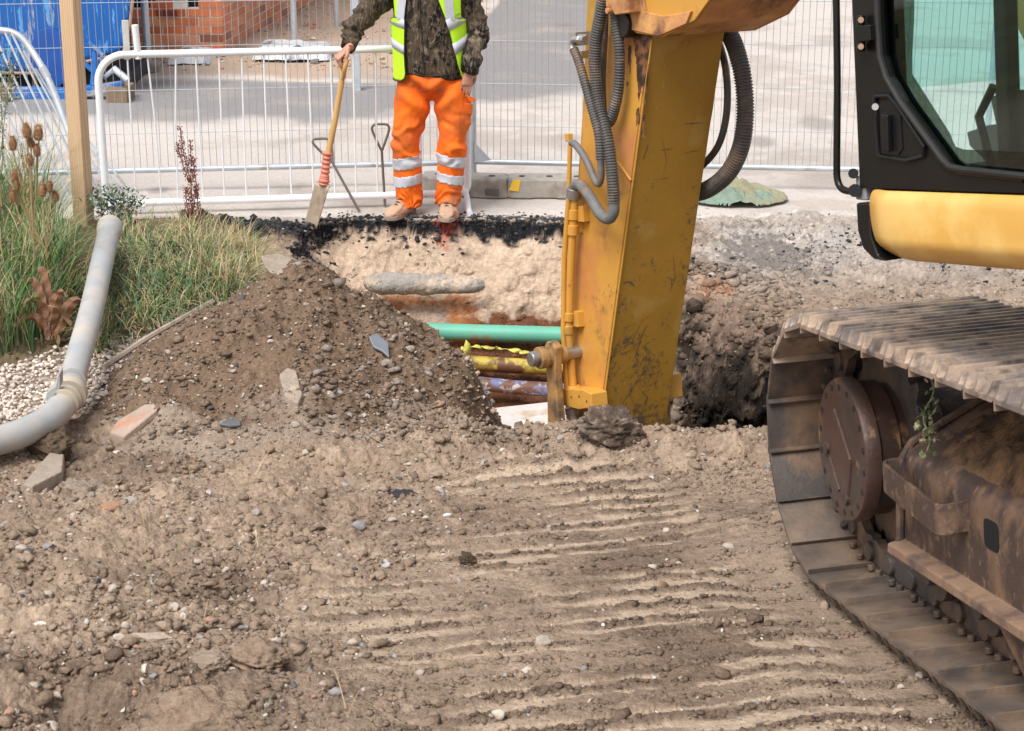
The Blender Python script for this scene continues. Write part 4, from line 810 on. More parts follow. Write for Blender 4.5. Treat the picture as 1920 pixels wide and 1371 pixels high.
# worn skirt plate round the nose and the bracket where the hoses pass
m = MB(); q = [fr_(B(*p)) for p in ((1180, -30), (1185, 55), (1240, 67), (1290, 44), (1300, 20), (1250, 30), (1215, 22), (1205, -30))]; m.prism([U(a, RB - .012, b) for a, b in q], RU * .012); m.build('nose_plate', RUSTY, boom, bevel=.003)
m = MB(); bx = [(1161, -20), (1204, -20), (1206, 22), (1180, 26), (1172, 12), (1163, 12)]; m.prism([B(*p) - RU * .07 for p in bx], RU * .07); m.cyl(B(1170, 18) - RU * .085, B(1170, 18), .014, 10); m.build('hose_bracket', RUSTY, boom, bevel=.004)
m = MB(); pc2 = B(1176, 45) ; m.cyl(pc2 - RU * .03, pc2 + RU * (WB + .03), .055, 24); m.build('boom_pin', mat('greasy_pin', (.03, .025, .02), .4, metal=.4), boom, bevel=.006)
m = MB(); m.cyl(U(1.75, RB + WB / 2, vj2 + 1.35), U(ftip + .35, RB + WB / 2, vtip + .85), .075, 24); m.build('stick_cylinder', YEL, boom, smooth=True)
m = MB(); m.cyl(U(.9, RB - .12, 1.15), U(1.9, RB - .12, vj2 + .9), .07, 20); m.cyl(U(.9, RB + WB + .12, 1.15), U(1.9, RB + WB + .12, vj2 + .9), .07, 20); m.build('boom_cylinder', YEL, boom, smooth=True)
m = MB()    # belly wear strip
# hanging weed caught on the track
W0 = T(-.80, .10, .36); m = MB(); rg = random.Random(5); cs = []
pth = [W0 + V(.0, -.02, 0) + V(.012 * math.sin(k * .9), 0, -.021 * k) for k in range(11)]; m.tube(pth, .0025, 5)
for k in range(90):
    q = pth[min(10, int(rg.random() ** .6 * 11))] + V(rg.uniform(-.022, .022), rg.uniform(-.02, .02), rg.uniform(-.02, .02)); a = nrm(V(rg.uniform(-1, 1), rg.uniform(-1, 1), rg.uniform(-1, 1))); b = nrm(np.cross(a, V(.3, .2, 1)))
    l = rg.uniform(.008, .016); m.add([q - a * l, q + b * l * .5, q + a * l, q - b * l * .5], [(0, 1, 2, 3)])
o = m.build('hanging_weed', mat('weed_green', (.17, .22, .09), .7, vary=.4, scale=60, col2=(.45, .36, .25), s2=50, m2=.55), None, loc=tuple(W0)); tag(o, 'wilted green weed hanging from the excavator track', 'weed')
# ---------------------------------------------------------------- fences, barriers, background
GALV = mat('galvanised', (.52, .56, .60), .42, metal=.35, vary=.15, scale=15, bump=.05, bscale=60, col2=(.40, .38, .36), s2=6, m2=.62)
WIRE = mat('mesh_wire', (.36, .39, .43), .5, metal=.3, vary=.1)
WHITE = mat('white_powder_coat', (.83, .84, .85), .35, vary=.04, scale=8, col2=(.55, .50, .44), s2=11, m2=.70, sharp=.04)
def fence_panel(x0, y0, x1, y1, label, lean=0.0, dz=0.0):
    a = V(x0, y0, dz); b = V(x1, y1, dz); e = nrm(b - a); L = np.linalg.norm(b - a); up = nrm(V(-e[1] * lean, e[0] * lean, 1)); n_ = np.cross(e, up)
    t = thing('mesh_fence_panel', tuple(a), label, 'fence', 'mesh fence panels behind the trench')
    R_ = .019
    m = MB(); zt = 2.0; pts = [a + up * .0, a + up * zt]
    m.tube([a, a + up * zt], R_, 12); m.tube([b, b + up * zt], R_, 12)
    for z in (.15, zt - .02): m.tube([a + up * z, b + up * z], R_, 12)
    m.build('frame', GALV, t, smooth=True)
    m = MB(); nv = int(L / .0455); jit = random.Random(int(x0 * 10))
    for k in range(1, nv):
        p = a + e * (L * k / nv); w = [p + up * z + e * .004 * math.sin(z * 3 + k * 1.3) * jit.uniform(.2, 1) for z in (.15, .6, 1.1, 1.6, 1.98)]; m.tube([q + n_ * .0 for q in w], .0019, 4, cap=False)
    for k in range(7):
        z = .395 + .284 * k
        if z > 1.97: break
        m.tube([a + up * z + n_ * .004, b + up * z + n_ * .004], .0021, 4, cap=False)
    m.build('wire_mesh', WIRE, t)
    return t
t = fence_panel(*P(-62, 400, 12.28)[:2], *P(884, 400, 12.66)[:2], 'galvanised mesh fence panel behind the white barrier and the worker')
t2 = fence_panel(*P(889, 400, 12.68)[:2], *P(1840, 400, 12.36)[:2], 'galvanised mesh fence panel standing behind the excavator arm')
m = MB(); q = P(889, 300, 12.66); q[2] = .15; m.prism([q + V(0, 0, 0), q + V(.13, 0, 0), q + V(0, 0, .14)], V(0, -.004, 0)); m.build('gusset_plate', GALV, t2)
# concrete-filled fence feet
CONC = mat('foot_concrete', (.40, .36, .31), .9, vary=.15, scale=20, bump=.6, bscale=80, col2=(.28, .24, .20), s2=6, m2=.56)
def foot(cx, cy, yaw, L, label, mark=False):
    c, s_ = math.cos(yaw), math.sin(yaw); ex = V(c, s_, 0); ey = V(-s_, c, 0); o = V(cx, cy, 0)
    t = thing('concrete_block', tuple(o), label, 'concrete block', 'concrete fence blocks')
    h = L / 2; w = .115; m = MB(); pl = [(-h, -w + .03), (-h + .04, -w), (-.12, -w), (-.09, -w + .018), (.03, -w + .018), (.06, -w), (h - .04, -w), (h, -w + .03), (h, w - .03), (h - .04, w), (-h + .04, w), (-h, w - .03)]
    lower = [o + ex * x + ey * y for x, y in pl]; upper = [o + ex * x * .965 + ey * y * .93 + V(0, 0, .125) for x, y in pl]; n = len(pl)
    m.add(lower + upper, [tuple(range(n))[::-1], tuple(range(n, 2 * n))] + [(i, (i + 1) % n, n + (i + 1) % n, n + i) for i in range(n)])
    m.build('block', CONC, t, bevel=.012, seg=3)
    m = MB(); m.obox(o + ex * (h - .10) - ey * (w + .0) + V(0, 0, .045), ex * .045, ey * .012, V(0, 0, .022)); m.build('hand_slot', mat('slot_shadow', (.12, .11, .10), .9), t, bevel=.006)
    for k in (-.18, .0, .18):
        m = MB(); m.cyl(o + ex * k + V(0, 0, .118), o + ex * k + V(0, 0, .128), .022, 16); m.build('socket', mat('socket_dark', (.06, .055, .05), .9), t)
    if mark:
        m = MB(); q = o - ex * (h - .035) - ey * (w + .003) + V(0, 0, .06); m.prism([q + V(-.02, 0, 0), q + V(.045, 0, -.01), q + V(.06, .012, .068), q + V(.01, .012, .062)], ey * -.003 + V(0, 0, .0)); m.build('yellow_mark', mat('paint_yellow', (.80, .50, .03), .6), t)
    return t
foot(*P(872, 350, 12.38)[:2], -.16, .60, 'concrete fence foot directly behind the worker boots')
foot(*P(1030, 350, 12.34)[:2], -.02, .56, 'concrete fence foot with a yellow paint mark on its end', True)
# white pedestrian barrier
BA = P(197, 340, 11.78)[:2]; BB = P(877, 340, 12.08)[:2]
def barrier():
    a = V(BA[0], BA[1], 0); b = V(BB[0], BB[1], 0); e = nrm(b - a); L = np.linalg.norm(b - a); n_ = V(-e[1], e[0], 0); up = V(0, 0, 1)
    t = thing('pedestrian_barrier', tuple(a), 'white steel pedestrian barrier behind the worker', 'barrier')
    zt, zb, r, rc = 1.01, .075, .0235, .17; path = []
    for (cx, cz, a0) in ((rc, zt - rc, 180), (L - rc, zt - rc, 90), (L - rc, zb + .06, 0), (rc, zb + .06, -90)):
        q = rc if cz > .5 else .06
        cx_ = cx if cz > .5 else (L - .06 if cx > 1 else .06)
        for k in range(9):
            an = math.radians(a0 - 90 * k / 8); path.append(a + e * (cx_ + q * math.cos(an)) + up * (cz + q * math.sin(an)))
    path.append(path[0]); path.append(path[1]); m = MB(); m.tube(path, r, 14, cap=False); m.build('frame', WHITE, t, smooth=True)
    k = 0; x = .185
    while x < L - .08:
        m = MB(); bend = .02 * math.sin(k * 2.1) if k in (1, 2) else .004 * math.sin(k)
        m.tube([a + e * (x - bend) + up * (zt - .01), a + e * (x + bend * .5) + up * .55, a + e * (x + bend) + up * (zb + .0)], .0056, 8); m.build('bar', WHITE, t, smooth=True); x += .1385; k += 1
    for x in (.22,):
        m = MB(); m.obox(a + e * (x - .035) + up * 1.10 - n_ * .006, e * .020, n_ * .006, up * .12); m.build('coupling_plate', mat('worn_white', (.62, .60, .57), .5, vary=.15, scale=20), t, bevel=.003)
        m = MB(); m.tube([a + e * (x + .032) + up * .98, a + e * (x + .022) + up * 1.19], .021, 12); m.build('coupling_tube', WHITE, t, bevel=.003)
    for x in (.02, L - .02):
        m = MB(); c = a + e * x; m.tube(even(curve([c - n_ * .30 + up * .012, c - n_ * .22 + up * .02, c - n_ * .10 + up * .085, c + n_ * .10 + up * .085, c + n_ * .22 + up * .02, c + n_ * .30 + up * .012], 5), .03), .019, 10); m.build('foot', WHITE, t, smooth=True)
barrier()
# leaning galvanised barrier at the left
def grey_barrier():
    y0 = 12.05; pts = [P(-120, 70, y0 + .3), P(-40, 58, y0 + .28), P(10, 57, y0 + .25), P(34, 66, y0 + .24), P(55, 88, y0 + .22), P(84, 135, y0 + .15), P(104, 180, y0 + .1), P(130, 250, y0 + .02), P(168, 345, y0 - .1)]
    base = P(60, 420, y0 - .1); base[2] = 0
    t = thing('crowd_barrier', tuple(base), 'galvanised barrier with slanting bars tipped over left of the post', 'barrier')
    m = MB(); m.tube(even(curve(pts, 6), .03), .0215, 12); m.build('frame', GALV, t, smooth=True)
    m = MB(); c1 = P(80, 128, y0 + .15); c2 = P(86, 139, y0 + .145); m.tube([c1 + (c1 - c2) * .3, c2 + (c2 - c1) * .5], .026, 12); m.build('collar', GALV, t, smooth=True)
    for k in range(11):
        x = -120 + 22 * k
        p0 = P(x + 20, 62 + max(0, (x + 20 - 20)) * .9, y0 + .22) if x < 12 else P(x + 10, 62 + (x - 12) * 1.5, y0 + .2)
        p1 = P(x + 20 + 150, 390, y0 - .08)
        m = MB(); m.tube([p0, p1], .0075, 8); m.build('bar', GALV, t, smooth=True)
grey_barrier()
# steel posts of the plot boundary
for (px, py, r, lb) in ((277, 108, .036, 'grey steel post standing in front of the brick wall'), (552, 76, .030, 'grey steel post in the rubble right of the brick wall'), (631, 41, .028, 'thin grey steel post farthest back in the rubble')):
    b = G(px, py, .08); b[2] = -.02; m = MB(); m.cyl(b, b + V(0, 0, 2.2), r, 16); m.cyl(b + V(0, 0, 2.2), b + V(0, 0, 2.22), r * 1.12, 16); o = m.build('fence_post', GALV, None, smooth=True, loc=tuple(b)); tag(o, lb, 'post', 'steel posts behind the fence')
    if px == 277:
        c = V(b[0], b[1], 0) if 0 else None
b = G(669, 170); m = MB(); m.box(b[0] - .035, b[0] + .035, b[1] - .02, b[1] + .02, -.01, 2.1); o = m.build('fence_post', GALV, None, bevel=.006, loc=tuple(b)); tag(o, 'flat grey steel post standing at the road edge behind the worker', 'post', 'steel posts behind the fence')
# ---- brick building corner
BRK = mat('brick_face', None, .9, vary=.16, scale=9, bump=.5, bscale=60, attr=True, spec=.2)
MORT = mat('mortar', (.62, .55, .48), .95, vary=.15, scale=15, bump=.5, bscale=60, spec=.1)
def brick_building():
    c = G(419, 100, .05); c[2] = 0; dL = nrm(V(-1, -.04, 0)); dR = nrm(G(592, 0, 0) - G(419, 100, 0)); dR[2] = 0; dR = nrm(dR)
    t = thing('brick_building', tuple(c), 'unfinished red brick building corner beyond the blue machine', 'building')
    bh, bl, mo, dp = .0655, .222, .0135, .10
    for (d, L, name, ph) in ((dL, 4.2, 'front_wall', 0), (dR, 6.0, 'side_wall', 1)):
        nn = nrm(np.cross(d, V(0, 0, 1))); 
        cen = c + dL * 2 + dR * 2
        if np.dot(nn, cen - c) > 0: nn = -nn                     # outward
        vs = []; fs = []; cs = []; r = random.Random(3 + ph); row = 0; z = .0; b0 = 0
        while z < 2.6:
            x = -(.0) if row % 2 == ph else .111 - .222; 
            while x < L:
                x0 = max(x, .0); x1 = min(x + bl - mo, L)
                hole = name == 'front_wall' and ((row == 11 and .50 < x + .1 < .95 and 0) )
                if name == 'front_wall':
                    if row in (7, 8) and .86 < x + .11 < 1.06: hole = False
                    if row == 6 and .62 < x0 + .08 < .90: hole = True
                    if row in (7, 8) and .0 <= x0 < .30: hole = True
                    if row == 6 and .22 < x0 < .36: hole = True
                if x1 - x0 > .02 and not hole:
                    jit = r.uniform(-.002, .003); air = name == 'front_wall' and row == 5 and .40 < x0 < .58
                    p = c + d * x0 + nn * (.006 + jit) + V(0, 0, z); q = c + d * x1 + nn * (.006 + jit) + V(0, 0, z); u = V(0, 0, bh - .0); bk = -nn * dp
                    vv = [p, q, q + u, p + u, p + bk, q + bk, q + u + bk, p + u + bk]; k = len(vs); vs += vv; ff = [(0, 1, 2, 3), (4, 7, 6, 5), (0, 4, 5, 1), (1, 5, 6, 2), (2, 6, 7, 3), (3, 7, 4, 0)]
                    fs += [tuple(i + k for i in g) for g in ff]
                    base = V(.56, .18, .078) * r.uniform(.75, 1.15) + V(0, .03, .02) * r.uniform(-1, 1.5)
                    if r.random() < .12: base = V(.56, .26, .16)
                    if r.random() < .08: base = V(.26, .10, .06)
                    if name == 'side_wall': base = base * .9 + V(.09, .07, .055)
                    if air: base = V(.60, .13, .04)
                    cs += [base] * 8
                x += bl
            z += bh + mo; row += 1
        o = mesh_np(name, np.array(vs), fs, BRK, t, np.array(cs)); bmf(o)
        m = MB(); a = c + d * .004 - nn * .0; m.prism([a - nn * .012, a + d * (L - .01) - nn * .012, a + d * (L - .01) - nn * .016, a - nn * .016], V(0, 0, .0)) if 0 else None
        # mortar skin, left open at the missing bricks
        segs = [(.0, L, 0, 5.98 * (bh + mo)), (.0, L, 9 * (bh + mo), 2.6)] if name == 'front_wall' else [(.0, L, 0, 2.6)]
        if name == 'front_wall': segs += [(.31, .60, 5.98 * (bh + mo), 9 * (bh + mo)), (.86, L, 5.98 * (bh + mo), 9 * (bh + mo)), (.60, .86, 7 * (bh + mo), 9 * (bh + mo))]
        for (x0, x1, z0, z1) in segs: m.obox(c + d * (x0 + x1) / 2 - nn * .03 + V(0, 0, (z0 + z1) / 2), d * (x1 - x0) / 2, nn * .03, V(0, 0, (z1 - z0) / 2))
        m.build('mortar', MORT, o)
        m = MB(); m.obox(c + d * L / 2 - nn * .17 + V(0, 0, 1.3), d * (L / 2 - .05), nn * .05, V(0, 0, 1.3)); m.build('inner_leaf', mat('dark_cavity', (.05, .045, .04), .95, vary=.3), o)
    for k in range(5):
        m = MB(); nn = V(0, -1, 0); q = c + dL * .50 + V(0, -.02, 5 * (bh + mo) + .012 + k * .0125); m.obox(q, dL * .095, V(0, .004, 0), V(0, 0, .0028)); m.build('air_brick_slot', mat('slot_red', (.18, .03, .015), .9), t)
brick_building()
# blue and silver wrapped packs on the rubble
WRAP = mat('wrapped_film', (.62, .62, .62), .3, vary=.2, scale=8, col2=(.10, .12, .16), s2=4, m2=.58, sharp=.04, bump=.8, bscale=18, bdist=.03, spec=.6)
def pack(px0, px1, py, h, label, d=.55):
    a = G(px0, py, .06); b = G(px1, py, .06); m = MB(); w = b - a; e = nrm(w); n_ = V(-e[1], e[0], 0); L = np.linalg.norm(w)
    nx, ny = 26, 14; vs = []; fs = []
    for j in range(ny + 1):
        for i in range(nx + 1):
            u, v = i / nx, j / ny; ed = min(u, 1 - u) * L; ev = min(v, 1 - v) * d; zz = h * min(1, (min(ed, ev) / .09)) ** .45; zz += .02 * float(fbm(np.array([u * L + px0]), np.array([v * d]), .15, 3, 9)[0])
            vs.append(a + e * L * u + n_ * d * v + V(0, 0, zz - .02))
    for j in range(ny):
        for i in range(nx): k = j * (nx + 1) + i; fs.append((k, k + 1, k + nx + 2, k + nx + 1))
    m.add(vs, fs); o = m.build('wrapped_pack', WRAP, None, smooth=True, loc=tuple(a)); tag(o, label, 'wrapped pack', 'film wrapped packs by the brick building')
pack(312, 392, 116, .09, 'smaller film wrapped pack in front of the brick corner'); pack(472, 618, 108, .11, 'longer film wrapped pack right of the brick corner')
b = G(255, 132); m = MB(); m.box(b[0] - .22, b[0] + .22, b[1] - .1, b[1] + .12, .0, .07); o = m.build('paving_slab', CONC, None, bevel=.01, loc=tuple(b)); tag(o, 'small pale concrete slab at the foot of the brick wall', 'slab')
# ---- blue machine on a skid frame
BLUE = mat('scuffed_blue', (.008, .105, .38), .45, vary=.12, scale=4, col2=(.50, .47, .43), s2=5, m2=.60, sharp=.03, col3=(.10, .32, .62), s3=13, m3=.60, bump=.15, bscale=30, stretch=(2.0, 1, .35), spec=.4)
BLUE2 = mat('blue_frame', (.02, .15, .48), .5, vary=.15, scale=7, col2=(.38, .36, .35), s2=6, m2=.56, sharp=.05, spec=.4)
def blue_machine():
    y0 = 15.75; base = P(120, 190, y0); base[2] = 0; sx = lambda px, yy=y0: P(px, 120, yy)[0]
    t = thing('blue_tank_machine', tuple(base), 'scuffed blue steel tank on a skid frame behind the fence', 'tank')
    def pz(py, yy=y0): return P(120, py, yy)[2]
    yb = y0 + .25; x1 = P(246, 20, yb)[0]; xl = P(-260, 20, yb)[0]
    prof = [(P(-300, 20, yb)[0], P(0, 134, yb)[2]), (P(60, 130, yb)[0], P(0, 137, yb)[2]), (P(120, 130, yb)[0], P(0, 124, yb)[2]), (P(215, 120, yb)[0], P(0, 104, yb)[2]), (P(233, 100, yb)[0], P(0, 96, yb)[2]), (P(245, 50, yb)[0], P(0, 40, yb)[2]), (P(251, 0, yb)[0], P(0, -10, yb)[2]), (P(262, -50, yb)[0], P(0, -190, yb)[2]), (P(-300, 20, yb)[0], P(0, -190, yb)[2])]
    m = MB(); m.prism([V(x, yb, z) for x, z in prof], V(-.55, 1.5, 0)); tk = m.build('tank', BLUE, t, bevel=.05, seg=4)
    m = MB(); m.tube([V(x, yb - .004, z) for x, z in prof[:7]], .014, 8); m.build('rim', mat('rust_rim', (.35, .22, .16), .7, vary=.3), tk, smooth=True)
    m = MB(); q = lambda px, py, yy=y0: P(px, py, yy)
    z0 = q(0, 182)[2]; z1 = q(0, 162)[2]
    m.prism([q(-260, 176), q(120, 188), q(228, 172), q(228, 154), q(120, 167), q(-260, 158)], V(0, .10, 0)); m.build('skid_rail', BLUE2, t, bevel=.008)
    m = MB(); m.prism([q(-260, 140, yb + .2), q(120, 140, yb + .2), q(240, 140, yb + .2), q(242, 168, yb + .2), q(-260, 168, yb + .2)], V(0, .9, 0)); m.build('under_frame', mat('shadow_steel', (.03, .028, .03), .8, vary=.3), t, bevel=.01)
    m = MB(); m.prism([q(168, 160), q(171, 128), q(172, 100), q(176, 92), q(180, 100), q(181, 125), q(192, 160)], V(0, .06, 0)); m.prism([q(155, 112), q(172, 128), q(170, 136), q(155, 122)], V(0, .05, 0)); m.build('bracket', BLUE2, t, bevel=.006)
    m = MB(); m.tube([q(167, 78), q(191, 102), q(189, 130)], .018, 6); m.build('jack_handle', BLUE2, t, bevel=.003)
    m = MB(); m.tube([q(195, 145, y0 + .1), q(213, 130, y0 + .2)], .02, 8); m.tube([q(213, 128, y0 - .05), q(240, 150, y0 - .1)], .028, 10); m.build('drain_pipe', GALV, t, smooth=True)
    for px in (15, 60, 104):
        m = MB(); m.prism([q(px, 165, yb + .15), q(px + 9, 165, yb + .15), q(px + 9, 136, yb + .15), q(px, 136, yb + .15)], V(0, .04, 0)); m.build('strut', mat('rust_strut', (.42, .30, .22), .7, vary=.3), t, bevel=.004)
    m = MB(); m.prism([P(95, 108, yb - .01) + V(.17 * math.cos(a), 0, .25 * math.sin(a)) for a in np.linspace(0, 6.28, 25)[:-1]], V(0, -.012, 0)); m.build('hatch', mat('hatch_blue', (.012, .08, .34), .4), tk, bevel=.004)
    for (px0, px1, py) in ((202, 243, 188), (-60, 20, 200)):
        bb = P(px0, py, 15.7); cc = P(px1, py, 15.7); m = MB(); m.box(bb[0], cc[0], 15.62, 15.95, -.005, .115)
        o = m.build('timber_block', mat('old_timber', (.22, .15, .095), .85, vary=.25, scale=12, bump=.5, bscale=40), None, bevel=.01, loc=(bb[0], 15.7, 0)); tag(o, 'old timber block under the right end of the blue skid frame' if px0 > 100 else 'old timber block under the left end of the blue skid frame', 'timber block')
blue_machine()
# ---- timber post
TIMB = bpy.data.materials.new('planed_timber'); TIMB.use_nodes = True
def wood(m, c1, c2, sc_=1.0, rings=True):
    n = m.node_tree.nodes; l = m.node_tree.links; b = n['Principled BSDF']; b.inputs['Roughness'].default_value = .7; b.inputs['Specular IOR Level'].default_value = .25
    tc = n.new('ShaderNodeTexCoord'); mp = n.new('ShaderNodeMapping'); mp.inputs['Scale'].default_value = (14 * sc_, 14 * sc_, .7 * sc_); l.new(tc.outputs['Object'], mp.inputs[0])
    w = n.new('ShaderNodeTexWave'); w.inputs['Scale'].default_value = 2.2; w.inputs['Distortion'].default_value = 5; w.inputs['Detail'].default_value = 3; w.inputs['Detail Scale'].default_value = 1.2; l.new(mp.outputs[0], w.inputs[0])
    ns = n.new('ShaderNodeTexNoise'); ns.inputs['Scale'].default_value = 3; ns.inputs['Detail'].default_value = 6; l.new(mp.outputs[0], ns.inputs['Vector'])
    ad = n.new('ShaderNodeMath'); ad.operation = 'MULTIPLY'; l.new(w.outputs['Fac'], ad.inputs[0]); l.new(ns.outputs['Fac'], ad.inputs[1])
    r = n.new('ShaderNodeValToRGB'); r.color_ramp.elements[0].position = .08; r.color_ramp.elements[0].color = (*c1, 1); r.color_ramp.elements[1].position = .55; r.color_ramp.elements[1].color = (*c2, 1); l.new(ad.outputs[0], r.inputs[0]); l.new(r.outputs[0], b.inputs['Base Color'])
    bp = n.new('ShaderNodeBump'); bp.inputs['Strength'].default_value = .25; bp.inputs['Distance'].default_value = .004; l.new(ad.outputs[0], bp.inputs['Height']); l.new(bp.outputs[0], b.inputs['Normal'])
wood(TIMB, (.70, .49, .31), (.56, .36, .20))
yp = 11.15; pb = P(140, 448, yp); pb[2] = 0; pt = P(107, -40, yp + .0)
m = MB(); a = V(*P(139, 446, yp)); a2 = V(*P(171, 440, yp)); b1 = P(106, -60, yp); b2 = P(134, -60, yp)
dir_ = nrm(b1 - a); a = a - dir_ * .1; ex = nrm(V(1, -.10, 0)) * .084; ey = nrm(V(.42, 1, 0)) * .084
top = a + dir_ * 2.0; 
m.add([a, a + ex, a + ex + ey, a + ey, top, top + ex, top + ex + ey, top + ey], [(3, 2, 1, 0), (4, 5, 6, 7), (0, 1, 5, 4), (1, 2, 6, 5), (2, 3, 7, 6), (3, 0, 4, 7)])
o = m.build('timber_post', TIMB, None, bevel=.006, loc=tuple(a)); tag(o, 'square planed timber post standing in the grass at left', 'post')
# ---- grey drainage pipe with taped joint
PIPE = mat('grey_pipe', (.36, .37, .38), .5, vary=.10, scale=5, col2=(.50, .44, .37), s2=4, m2=.55, sharp=.12, bump=.06, bscale=60, spec=.4)
def drain():
    def w(px, py, dz=0.0, y=None):
        return P(px, py, y)
    up = [G(206, 425, .34), G(196, 470, .32), G(172, 580, .27), G(150, 660, .23), G(135, 712, .19)]
    base = V(up[-1][0], up[-1][1], 0)
    t = thing('drain_pipe', tuple(base), 'grey plastic drain pipe with bandaged joint lying over grass and gravel', 'pipe')
    m = MB(); pth = even(curve(up, 6), .04); rr = [.058 for i in range(len(pth))]; rr[0] = .069; rr[1] = .068; rr[2] = .067; rr[3] = .060
    m.tube(pth, rr, 28); m.build('straight_pipe', PIPE, t, smooth=True)
    m = MB(); m.tube([pth[0] + nrm(pth[0] - pth[1]) * .02, pth[0] + nrm(pth[1] - pth[0]) * .01], .056, 24); m.build('pipe_mouth', mat('pipe_dark', (.08, .08, .08), .8), t, smooth=True)
    lo = [G(134, 722, .185), G(122, 752, .17), G(92, 785, .16), G(40, 812, .16), G(-10, 828, .16), G(-80, 848, .16)]
    m = MB(); m.tube(even(curve(lo, 6), .03), .060, 28); m.build('bent_pipe', PIPE, t, smooth=True)
    for (k, (px, py, yy, r)) in enumerate(((137, 706, 9.0, .064), (134, 716, 8.95, .066), (130, 738, 8.82, .077), (124, 750, 8.74, .067), (119, 756, 8.70, .065))):
        c = G(px, py, .18); d = nrm(up[-1] - lo[1]); m = MB(); hw = .030 if k == 2 else .006; m.tube([c - d * hw, c - d * hw * .8, c + d * hw * .8, c + d * hw], [r * .97, r, r, r * .97], 28); m.build('collar' if k == 2 else 'clip_ring', mat('buff_band', (.46, .39, .30), .6, vary=.15) if k != 1 else PIPE, t, smooth=True)
    m = MB(); YT_ = G(104, 742, .22)[1]
    m.prism([P(x, y, YT_ + q) for x, y, q in ((84, 750, 0), (88, 735, .0), (104, 724, .01), (108, 700, .03), (112, 702, .03), (112, 728, .02), (104, 738, .0), (90, 752, -.01))], V(.01, .03, .02)); m.build('loose_tape', mat('tape_grey', (.34, .34, .31), .5), t, bevel=.003)
drain()
# ---- services in the trench
def tube_thing(name, pts, r, mt, label, cat, step=.03, group=None):
    q = even(curve(pts, 8), step); m = MB(); m.tube(q, r, 20); o = m.build(name, mt, None, smooth=True, loc=tuple(q[0])); return tag(o, label, cat, group)
GRN = mat('green_duct', (.13, .43, .31), .45, vary=.12, scale=4, col2=(.36, .20, .11), s2=7, m2=.60, sharp=.05, col3=(.45, .38, .28), s3=22, m3=.68, sharp_=0) if 0 else mat('green_duct', (.13, .43, .31), .45, vary=.12, scale=4, col2=(.36, .20, .11), s2=7, m2=.61, sharp=.05, col3=(.40, .34, .25), s3=22, m3=.69)
tube_thing('service_duct', [P(640, 614, 10.95), P(800, 621, 10.95), P(960, 626, 10.95), P(1200, 632, 10.95), P(1310, 636, 10.95)], .052, GRN, 'green plastic duct crossing the trench', 'duct')
GASY = mat('gas_yellow', (.52, .39, .06), .5, vary=.15, scale=8, col2=(.15, .065, .03), s2=9, m2=.54, sharp=.05)
tube_thing('gas_pipe', [P(740, 668, 10.62), P(880, 680, 10.62), P(1000, 687, 10.62), P(1300, 697, 10.62)], .045, GASY, 'muddy yellow gas pipe below the green duct', 'pipe')
BLUP = mat('water_blue', (.15, .16, .30), .5, vary=.2, scale=8, col2=(.15, .065, .035), s2=12, m2=.47, sharp=.05, col3=(.5, .47, .48), s3=20, m3=.60)
tube_thing('water_pipe', [P(800, 714, 10.36), P(900, 719, 10.36), P(1000, 728, 10.36), P(1300, 743, 10.36)], .040, BLUP, 'muddy blue water pipe lowest in the trench', 'pipe')
YT = mat('yellow_tape', (.60, .55, .10), .5, vary=.2, scale=18, col2=(.25, .16, .06), s2=9, m2=.6)
def ribbon(name, pts, wv, mt, label, cat, wob=.01):
    q = even(curve(pts, 8), .015); vs = []; n = len(q)
    for i, p in enumerate(q):
        tw = nrm(V(*wv) + V(.3 * math.sin(i * .7), .5 * math.sin(i * .43), .2 * math.cos(i * .9))) * np.linalg.norm(wv)
        vs += [p - tw, p + tw + V(0, wob * math.sin(i), 0)]
    m = MB(); m.add(vs, [(2 * i, 2 * i + 1, 2 * i + 3, 2 * i + 2) for i in range(n - 1)]); o = m.build(name, mt, None, smooth=True, loc=tuple(q[0])); s_ = o.modifiers.new('solid', 'SOLIDIFY'); s_.thickness = .003; return tag(o, label, cat)
ribbon('warning_tape', [P(864, 655, 10.6), P(885, 650, 10.6), P(930, 652, 10.62), P(985, 660, 10.62), P(1060, 668, 10.62)], (0, .005, .016), YT, 'yellow warning tape strung under the green duct', 'tape')
ribbon('torn_tape', [P(872, 646, 10.56), P(876, 660, 10.55), P(868, 678, 10.55), P(869, 697, 10.54)], (.028, .0, .012), YT, 'torn end of yellow tape draped over the gas pipe', 'tape')
m = MB(); m.prism([P(850, 772, 10.25), P(1035, 752, 10.3), P(1120, 752, 10.3), P(1120, 810, 9.7), P(900, 812, 9.7)], V(0, .03, -.12)); o = m.build('concrete_slab', mat('wet_slab', (.66, .62, .58), .6, vary=.15, scale=8, col2=(.5, .38, .28), s2=5, m2=.58), None, bevel=.01, loc=tuple(P(980, 770, 10.2))); tag(o, 'pale flat slab lying at the bottom of the trench', 'slab')
